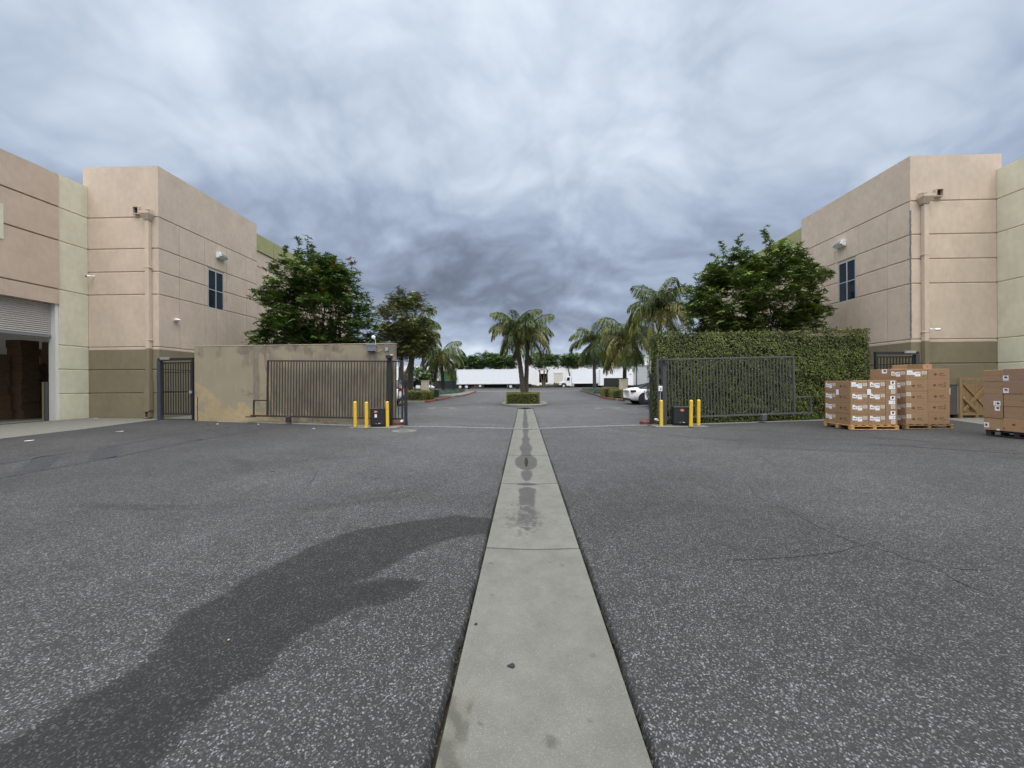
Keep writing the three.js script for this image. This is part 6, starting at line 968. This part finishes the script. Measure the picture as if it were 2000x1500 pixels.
// ------------------------------------------------------------------ vehicles
function wheelParts(o, x, y, z, r, w, axis = 'z', rimM = M.alu) {
  const wl = new THREE.Group(); wl.name = 'wheel'; wl.position.set(x, y, z); o.add(wl);
  const lathe = new THREE.LatheGeometry([[r * 0.62, -w / 2], [r * 0.94, -w / 2], [r, -w * 0.3], [r, w * 0.3], [r * 0.94, w / 2], [r * 0.62, w / 2]].map((p) => new THREE.Vector2(...p)), 28); axis === 'z' ? lathe.rotateX(Math.PI / 2) : lathe.rotateZ(Math.PI / 2); part(wl, 'tyre', lathe, M.rubber);
  const gs = [disc(axis, 0, 0, 0, r * 0.16, w * 0.96, 12)]; for (let k = 0; k < 8; k++) { const b = box(-0.03, 0.03, r * 0.1, r * 0.62, -w * 0.46, w * 0.46); if (axis === 'x') b.rotateY(Math.PI / 2); axis === 'z' ? b.rotateZ(k * Math.PI / 4) : b.rotateX(k * Math.PI / 4); gs.push(b); } gs.push(disc(axis, 0, 0, 0, r * 0.63, w * 0.3, 24)); part(wl, 'rim', merge(gs), rimM);
}
// passenger car built along x (nose towards +x) from cross-sections: [x, half width, sill y, belt y, roof y, roof half width]
function car(name, label, pos, turn, st, paint, opt) {
  const o = thing(name, label, 'car', pos, turn), N = st.length, sec = (s) => { const [x, w, sy, by, ry, rw] = s, q = [[0, sy], [w * 0.82, sy], [w * 0.97, sy + 0.09], [w, sy + (by - sy) * 0.45], [w * 0.985, by - 0.06], [w * 0.94, by], [lerp(w * 0.94, rw, 0.55), lerp(by, ry, 0.62)], [rw, ry - 0.045], [rw * 0.82, ry], [0, ry + 0.015]]; return [...q.map((p) => [x, p[1], p[0]]), ...q.slice(1, -1).reverse().map((p) => [x, p[1], -p[0]])]; };
  const S2 = st.map(sec), n = S2[0].length, body = [], glass = [];
  for (let i = 0; i < N - 1; i++) for (let k = 0; k < n; k++) { const j = (k + 1) % n, q = [S2[i][k], S2[i + 1][k], S2[i + 1][j], S2[i][j]], side = (k === 5 || k === 6 || k === n - 7 || k === n - 6) && opt.glassFrom <= i && i < opt.glassTo, scr = (k >= 7 && k <= n - 8) && opt.screens.includes(i); (side || scr ? glass : body).push(q); }
  for (const e of [0, N - 1]) for (let k = 1; k < n - 1; k++) { const a = S2[e][0], b = S2[e][k], c = S2[e][k + 1]; body.push(e ? [a, b, c, c] : [a, c, b, b]); }
  const smooth = (list) => { const g = quads(list.map((q) => q)); const ng = g; const p = ng.attributes.position, map = new Map(), nn = ng.attributes.normal; for (let i = 0; i < p.count; i++) { const k = [p.getX(i), p.getY(i), p.getZ(i)].map((v) => Math.round(v * 500)).join(); let a = map.get(k); if (!a) map.set(k, a = new THREE.Vector3()); if (!isNaN(nn.getX(i))) a.add(new THREE.Vector3(nn.getX(i), nn.getY(i), nn.getZ(i))); } for (let i = 0; i < p.count; i++) { const k = [p.getX(i), p.getY(i), p.getZ(i)].map((v) => Math.round(v * 500)).join(), a = map.get(k).clone().normalize(), f = new THREE.Vector3(nn.getX(i), nn.getY(i), nn.getZ(i)); if (a.dot(f) > 0.55) nn.setXYZ(i, a.x, a.y, a.z); } return ng; };
  part(o, 'body', smooth(body), paint); part(o, 'window', smooth(glass), M.darkGlass);
  for (const x of opt.axles) for (const s of [-1, 1]) { const w = opt.half; part(o, 'wheel_arch', disc('z', x, opt.wr + 0.02, s * (w - 0.075), opt.wr + 0.075, 0.175, 28), M.rubber); wheelParts(o, x, opt.wr, s * (w - 0.085), opt.wr, 0.20, 'z', opt.rim ?? M.alu); }
  for (const [a, b, c, e, f, h, m, nm] of opt.bits ?? []) part(o, nm, rbox(a, b, c, e, f, h, 0.015, 2), m);
  return o;
}
const carWhite = new THREE.MeshPhysicalMaterial({ color: rgb(0.85, 0.86, 0.88), roughness: 0.35, clearcoat: 1, clearcoatRoughness: 0.05 }), carGrey = new THREE.MeshPhysicalMaterial({ color: rgb(0.28, 0.30, 0.32), roughness: 0.35, clearcoat: 1, clearcoatRoughness: 0.05 }), redLamp = new THREE.MeshPhysicalMaterial({ color: rgb(0.35, 0.015, 0.012), roughness: 0.12 }), darkLamp = new THREE.MeshPhysicalMaterial({ color: rgb(0.06, 0.012, 0.012), roughness: 0.12 });
const sedan = [[-2.34, 0.60, 0.42, 0.80, 0.90, 0.55], [-2.30, 0.76, 0.30, 0.92, 0.99, 0.66], [-2.10, 0.86, 0.25, 1.00, 1.05, 0.72], [-1.75, 0.90, 0.22, 1.00, 1.10, 0.70], [-1.25, 0.92, 0.20, 0.97, 1.28, 0.62], [-0.65, 0.92, 0.20, 0.95, 1.42, 0.58], [0.05, 0.92, 0.20, 0.94, 1.44, 0.58], [0.65, 0.92, 0.20, 0.93, 1.33, 0.60], [1.15, 0.92, 0.20, 0.92, 1.06, 0.66], [1.5, 0.91, 0.22, 0.86, 0.93, 0.70], [2.05, 0.84, 0.26, 0.70, 0.78, 0.66], [2.32, 0.62, 0.36, 0.58, 0.64, 0.50]];
const sedanOpt = { glassFrom: 3, glassTo: 8, screens: [3, 4, 7], axles: [-1.42, 1.42], wr: 0.345, half: 0.92, rim: std(rgb(0.02, 0.02, 0.022), 0.4), bits: [[-2.30, -1.98, 0.80, 0.94, 0.50, 0.875, darkLamp, 'tail_lamp'], [-2.30, -1.98, 0.80, 0.94, -0.875, -0.50, darkLamp, 'tail_lamp'], [-2.36, -2.10, 0.24, 0.40, -0.70, 0.70, M.blackPlastic, 'bumper'], [-2.33, -2.28, 0.62, 0.74, -0.25, 0.25, M.offWhite, 'licence_plate'], [0.95, 1.10, 0.92, 1.04, 0.92, 1.05, carWhite, 'mirror']] };
car('sedan', 'white fastback sedan parked with its dark tail lamps towards the drive', [9.12, gy(8.5, 26), -26.0], 0.06, sedan, carWhite, sedanOpt);
{ const o = car('sedan', 'white car mostly hidden behind the ivy hedge corner, rear lamp just showing', [9.62, gy(8.5, 23.0), -22.9], 0.04, sedan, carWhite, { ...sedanOpt, bits: sedanOpt.bits.map((b) => (b[7] === 'tail_lamp' ? [...b.slice(0, 6), redLamp, b[7]] : b)) }); }
car('hatchback', 'silver grey car parked behind the white sedan', [12.6, gy(10, 32), -32.4], 0.05, [[-2.05, 0.74, 0.35, 0.95, 1.05, 0.62], [-1.95, 0.84, 0.28, 1.0, 1.30, 0.66], [-1.55, 0.88, 0.24, 0.99, 1.50, 0.64], [-0.5, 0.89, 0.22, 0.97, 1.56, 0.62], [0.4, 0.89, 0.22, 0.95, 1.50, 0.62], [1.0, 0.88, 0.22, 0.93, 1.10, 0.68], [1.7, 0.84, 0.25, 0.80, 0.92, 0.66], [2.05, 0.66, 0.34, 0.60, 0.70, 0.5]], carGrey, { glassFrom: 1, glassTo: 5, screens: [0, 4], axles: [-1.28, 1.28], wr: 0.33, half: 0.89, bits: [[-2.03, -1.9, 0.85, 1.1, 0.6, 0.83, redLamp, 'tail_lamp'], [-2.03, -1.9, 0.85, 1.1, -0.83, -0.6, redLamp, 'tail_lamp']] });
const suv = [[-2.32, 0.80, 0.48, 1.05, 1.10, 0.70], [-2.26, 0.90, 0.40, 1.08, 1.45, 0.70], [-2.0, 0.93, 0.36, 1.08, 1.72, 0.68], [-1.3, 0.94, 0.32, 1.06, 1.76, 0.66], [-0.4, 0.94, 0.30, 1.04, 1.77, 0.66], [0.4, 0.94, 0.30, 1.03, 1.70, 0.66], [1.05, 0.93, 0.30, 1.02, 1.20, 0.72], [1.75, 0.92, 0.34, 0.98, 1.06, 0.74], [2.2, 0.84, 0.40, 0.80, 0.92, 0.66], [2.35, 0.66, 0.46, 0.68, 0.78, 0.52]];
car('suv', 'white sport utility car behind the end of the left gate, tail lamps towards the drive', [-10.35, gy(-9, 26), -25.4], Math.PI + 0.10, suv, carWhite, { glassFrom: 1, glassTo: 6, screens: [0, 1, 5], axles: [-1.38, 1.42], wr: 0.37, half: 0.94, bits: [[-2.33, -2.08, 0.98, 1.16, 0.55, 0.945, redLamp, 'tail_lamp'], [-2.33, -2.08, 0.98, 1.16, -0.945, -0.55, redLamp, 'tail_lamp'], [-2.40, -2.05, 0.42, 0.62, -0.88, 0.88, M.blackPlastic, 'bumper'], [-2.36, -2.30, 0.70, 0.82, -0.26, 0.26, M.offWhite, 'licence_plate'], [-2.2, 2.0, 0.30, 0.42, -0.945, 0.945, M.blackPlastic, 'sill_trim']] });
car('parked_car', 'white car parked across, beyond the round dark tree on the left', [-18.0, gy(-15, 62) + 0.02, -66], 0.02, suv.map((s) => [s[0], s[1], s[2], s[3] - 0.05, s[4] - 0.15, s[5]]), carWhite, { glassFrom: 1, glassTo: 6, screens: [0, 1, 5], axles: [-1.38, 1.42], wr: 0.36, half: 0.94 });

{ // long white semi trailer
  const d = 77.4, x0 = -13.7, L = 14.8, y = gy(-6, d), o = thing('semi_trailer', 'long white semi trailer parked along the far side of the street', 'trailer', [x0, y, -d], 0.012), W = 2.5;
  part(o, 'box', rbox(0, L, 1.02, 3.98, -W, 0, 0.03, 2), new THREE.MeshPhysicalMaterial({ color: rgb(0.84, 0.87, 0.91), roughness: 0.4 }));
  part(o, 'side_rail', box(0.02, L - 0.02, 1.0, 1.14, 0.001, 0.012), M.offWhite); part(o, 'top_rail', box(0.02, L - 0.02, 3.86, 3.97, 0.001, 0.010), M.white);
  for (let i = 1; i < 12; i++) part(o, 'side_seam', box(i * 1.235, i * 1.235 + 0.03, 1.15, 3.85, 0.001, 0.006), std(rgb(0.76, 0.79, 0.83), 0.5));
  for (let i = 0; i < 9; i++) part(o, 'marker', box(0.4 + i * 1.72, 0.7 + i * 1.72, 1.05, 1.10, 0.012, 0.016), std(rgb(0.30, 0.32, 0.36), 0.5));
  part(o, 'frame', merge([box(0.3, L - 0.3, 0.78, 1.0, -0.8, -0.6), box(0.3, L - 0.3, 0.78, 1.0, -1.9, -1.7), box(0.2, 3.4, 0.55, 0.8, -2.0, -0.5)]), M.rubber);
  for (const x of [0.7, 2.0]) for (const z of [-0.18, -2.3]) wheelParts(o, x, 0.50, z, 0.50, 0.34, 'z', M.white);
  part(o, 'landing_leg', merge([box(10.4, 10.55, 0.02, 1.0, -0.7, -0.55), box(10.4, 10.55, 0.02, 1.0, -1.95, -1.8), box(10.3, 10.65, 0, 0.05, -0.8, -0.45)]), M.greySteel); part(o, 'spare_wheel', disc('z', 4.75, 0.72, -0.28, 0.40, 0.18), M.rubber); part(o, 'spare_hub', disc('z', 4.75, 0.72, -0.185, 0.26, 0.04), M.white); part(o, 'side_guard', box(5.4, 10.2, 0.25, 0.98, -1.6, -1.5), M.rubber); part(o, 'mud_guard', box(0.02, 0.08, 0.2, 0.95, -2.4, -0.1), M.rubber);
  wheelParts(o, 10.95, 0.50, -0.18, 0.50, 0.30, 'z', M.white); wheelParts(o, 12.3, 0.5, -0.18, 0.5, 0.3, 'z', M.rubber);
  part(o, 'tractor_underside', box(10.8, L + 0.4, 0.30, 0.98, -2.2, -0.5), M.rubber);
}
{ // box truck
  const d = 83.4, y = gy(10, d) - 0.05, o = thing('box_truck', 'white box truck with its bonnet towards the twin palm', 'truck', [7.55, y, -d], 0), W = 2.3, pw = carWhite;
  const hood = new THREE.Shape([[0.05, 0.62], [0.0, 1.05], [0.12, 1.25], [1.15, 1.55], [1.50, 2.42], [1.62, 2.52], [2.60, 2.52], [2.62, 0.62]].map((p) => new THREE.Vector2(...p)));
  const hg = new THREE.ExtrudeGeometry(hood, { depth: W - 0.3, bevelEnabled: true, bevelSize: 0.05, bevelThickness: 0.08, bevelSegments: 3 }); hg.translate(0, 0, -W + 0.15); part(o, 'cab', uvBox(hg), pw);
  const win = (pts, z) => { const s = new THREE.ExtrudeGeometry(new THREE.Shape(pts.map((p) => new THREE.Vector2(...p))), { depth: 0.02, bevelEnabled: false }); s.translate(0, 0, z); return s; };
  part(o, 'side_window', merge([win([[1.62, 1.60], [1.72, 2.32], [2.28, 2.34], [2.28, 1.60]], -0.07), win([[1.62, 1.60], [1.72, 2.32], [2.28, 2.34], [2.28, 1.60]], -W + 0.05)]), M.darkGlass);
  { const g = box(-0.02, 0.02, -0.42, 0.42, -W + 0.25, -0.25); g.rotateZ(-0.38); g.translate(1.32, 1.98, 0); part(o, 'windscreen', g, M.darkGlass); }
  part(o, 'mirror', rbox(1.30, 1.40, 1.75, 2.2, 0.02, 0.22, 0.02, 2), M.offWhite); part(o, 'door_handle', box(2.10, 2.3, 1.28, 1.34, -0.068, -0.05), M.blackPlastic); part(o, 'bumper', rbox(-0.10, 0.35, 0.42, 0.70, -W, 0, 0.04, 2), M.blackPlastic); part(o, 'headlamp', rbox(0.03, 0.35, 0.98, 1.18, -0.13, -0.03, 0.03, 2), M.alu);
  part(o, 'cargo_box', rbox(2.72, 12.2, 1.02, 4.05, -W - 0.05, 0.05, 0.03, 2), new THREE.MeshPhysicalMaterial({ color: rgb(0.84, 0.87, 0.91), roughness: 0.4 })); part(o, 'box_rail', merge([box(2.72, 12.2, 0.98, 1.10, 0.051, 0.065), box(2.74, 12.2, 3.95, 4.04, 0.051, 0.062)]), M.white); part(o, 'frame', box(2.5, 12, 0.55, 1.0, -1.7, -0.6), M.rubber); part(o, 'fuel_tank', merge([disc('x', 2.75, 0.62, -0.35, 0.26, 0.95), box(2.25, 3.25, 0.35, 0.40, -0.12, 0.02)]), M.alu);
  for (const x of [0.98, 9.4]) for (const z of [-0.16, -W + 0.16]) { wheelParts(o, x, 0.5, z, 0.5, 0.28, 'z', M.white); part(o, 'wheel_arch', disc('z', x, 0.55, z - 0.02 * Math.sign(z + 1), 0.62, 0.22, 26), M.rubber); }
}

// ------------------------------------------------------------------ across the street
{
  const wm = std(rgb(0.86, 0.87, 0.88), 0.7), seamM = std(rgb(0.55, 0.56, 0.58), 0.8), y = gy(0, 100), d = 101;
  const o = thing('white_warehouse', 'long low white warehouse with loading docks across the street', 'warehouse', [0, y, -d]);
  part(o, 'wall', merge([box(-9, 3.9, -0.3, 6.6, -30, 0), box(6.15, 26.0, -0.3, 6.6, -30, 0), box(3.9, 6.15, 3.45, 6.6, -30, 0), box(3.9, 6.15, -0.3, 1.15, -30, 0), box(3.9, 6.15, 1.15, 3.45, -30, -3)]), wm); part(o, 'parapet_cap', box(-9.05, 26.05, 6.601, 6.72, -30, 0.06), M.white);
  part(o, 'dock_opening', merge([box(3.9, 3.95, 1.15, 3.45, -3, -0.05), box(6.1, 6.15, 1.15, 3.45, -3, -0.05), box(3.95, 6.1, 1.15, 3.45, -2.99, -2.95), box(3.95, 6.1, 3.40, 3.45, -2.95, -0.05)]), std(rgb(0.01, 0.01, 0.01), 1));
  for (const x of [7.75, 12.0]) { part(o, 'dock_door', box(x, x + 2.3, 1.15, 3.6, 0.002, 0.05), std(rgb(0.66, 0.65, 0.58), 0.6)); for (let k = 1; k < 5; k++) part(o, 'door_seam', box(x + 0.02, x + 2.28, 1.15 + k * 0.49, 1.17 + k * 0.49, 0.0505, 0.054), seamM); part(o, 'door_header', box(x - 0.1, x + 2.4, 3.601, 3.72, 0.002, 0.10), seamM); part(o, 'dock_bumper', merge([box(x + 0.02, x + 0.3, 0.65, 1.14, 0.002, 0.2), box(x + 2.0, x + 2.28, 0.65, 1.14, 0.002, 0.2)]), M.rubber); part(o, 'dock_leveller', box(x + 0.3, x + 2.0, 0.95, 1.14, 0.002, 0.16), M.offWhite); }
  for (const x of [-6, -3, 0, 3, 10.9, 15, 18, 21, 24]) part(o, 'joint', box(x, x + 0.05, 0, 6.59, 0.001, 0.006), seamM);
  const o2 = thing('white_building', 'taller white warehouse at the right end of the street', 'warehouse', [34, gy(30, 98), -98]);
  part(o2, 'wall', box(-9.5, 24, -0.3, 7.9, -30, 0), wm); part(o2, 'parapet_cap', box(-9.55, 24, 7.901, 8.05, -30, 0.06), M.white); part(o2, 'reveal', merge([box(-9.4, 24, 6.25, 6.33, 0.001, 0.01), box(-2.5, -2.44, 0, 6.2, 0.001, 0.01)]), seamM);
  const o3 = thing('dock_trailer_yard', 'pale corrugated loading bay wall behind the parked cars', 'loading bay', [23.6, gy(26, 78), -84]);
  part(o3, 'wall', box(0, 13, 0.6, 4.6, -3, 0), std(rgb(0.50, 0.53, 0.52), 0.6)); for (let i = 0; i < 12; i++) part(o3, 'siding_rib', rbox(0.8, 13, 0.8 + i * 0.31, 0.85 + i * 0.31, 0.001, 0.04, 0.012, 1), std(rgb(0.44, 0.47, 0.47), 0.6)); part(o3, 'post', merge([box(0.55, 0.75, 0, 4.75, 0.002, 0.14), box(-0.9, -0.78, 0, 4.75, 0.002, 0.12)]), M.greySteel); part(o3, 'top_rail', box(-0.9, 13, 4.62, 4.78, 0.002, 0.12), M.greySteel); part(o3, 'base', box(-1, 13, -0.2, 0.6, -0.5, 0.10), M.concrete);
  const o4 = thing('white_storage_container', 'white container with a black lower screen behind the straight palm', 'container', [15.9, gy(18, 80), -81.8]);
  part(o4, 'screen', box(0.9, 5.9, 0.1, 2.05, 0.03, 0.10), M.rubber); part(o4, 'wall', box(0, 7.2, 0.5, 3.9, -3, 0), wm); for (const [a, b, e] of [[0, 0.12, 0.05], [5.2, 5.28, 0.02], [7.08, 7.2, 0.05]]) part(o4, 'corner_post', box(a, b, 0.45, 3.9, 0.001, e), M.alu); part(o4, 'vent', box(6.2, 6.7, 2.75, 2.85, 0.001, 0.02), M.greySteel);
  const o5 = thing('screened_fence', 'green and black windscreen fence in front of the left white warehouse', 'fence', [-19.2, gy(-16, 78), -80.5]);
  part(o5, 'black_screen', box(0, 4.2, 0.05, 1.75, -0.04, 0.0), M.rubber); const gm = std(rgb(0.02, 0.14, 0.075), 0.8, { map: rep(stuccoMap, 0.3, 0.3) }); part(o5, 'green_screen', box(2.0, 4.0, 1.76, 3.75, -0.05, -0.01), gm); part(o5, 'side_screen', box(4.02, 4.5, 0.05, 3.78, -2.5, -0.03), std(rgb(0.012, 0.03, 0.022), 0.9)); part(o5, 'post', merge([cyl(0, 0, -0.06, 0.05, 3.8, 8), cyl(2.0, 0, -0.08, 0.05, 3.85, 8), cyl(4.05, 0, -0.05, 0.05, 3.85, 8)]), M.galv); part(o5, 'grey_panel', box(4.55, 5.4, 0.9, 3.7, -2.3, -2.2), std(rgb(0.30, 0.29, 0.27), 0.8));
  const o6 = thing('white_building', 'white industrial building with an open bay beyond the left palms', 'warehouse', [-26, gy(-20, 95), -95]);
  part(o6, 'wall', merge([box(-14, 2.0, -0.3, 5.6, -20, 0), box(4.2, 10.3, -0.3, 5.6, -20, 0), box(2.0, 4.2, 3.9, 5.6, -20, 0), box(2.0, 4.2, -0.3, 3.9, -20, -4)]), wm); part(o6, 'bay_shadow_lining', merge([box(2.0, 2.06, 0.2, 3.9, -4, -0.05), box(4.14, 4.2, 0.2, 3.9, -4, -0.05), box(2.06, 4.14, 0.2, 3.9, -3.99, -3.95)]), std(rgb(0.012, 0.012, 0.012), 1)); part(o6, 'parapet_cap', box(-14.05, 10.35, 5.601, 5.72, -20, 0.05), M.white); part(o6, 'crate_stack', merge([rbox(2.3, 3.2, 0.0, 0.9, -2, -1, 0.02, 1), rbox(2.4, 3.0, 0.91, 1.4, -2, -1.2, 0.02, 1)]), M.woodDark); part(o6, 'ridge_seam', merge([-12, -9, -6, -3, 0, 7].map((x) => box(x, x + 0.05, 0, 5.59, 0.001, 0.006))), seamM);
}
{ // planting strip under the street trees
  const r = RNG(61), lv = new Leaves(), pal = [[3, 0.05, 0.06, 0.02], [2, 0.085, 0.07, 0.03], [2, 0.03, 0.042, 0.015], [1, 0.11, 0.085, 0.04]];
  for (let i = 0; i < 26000; i++) { const x = -30 + r() * 66, d = 84 + r() * 5, h = (0.25 + 0.75 * sstep(-0.2, 0.4, noise2(x * 0.45, d * 0.5))) * r(), a = onSphere(r); lv.add(x, gy(x, d) + h * 0.9, -d, a[0], 0.3 + r() * 0.6, a[2], a[2], 0.6, -a[0], 0.20 + r() * 0.12, 0.13, ...shade(pick(pal, r), r)); }
  solo('undergrowth', lv.geo(), M.leafFar, 'brownish low shrubs on the far verge under the street trees', 'shrubs', null, 'stuff');
}
scene.traverse((o) => { if (o.isMesh) { o.castShadow = true; o.receiveShadow = true; } });
camera.updateMatrixWorld();
renderer.render(scene, camera);
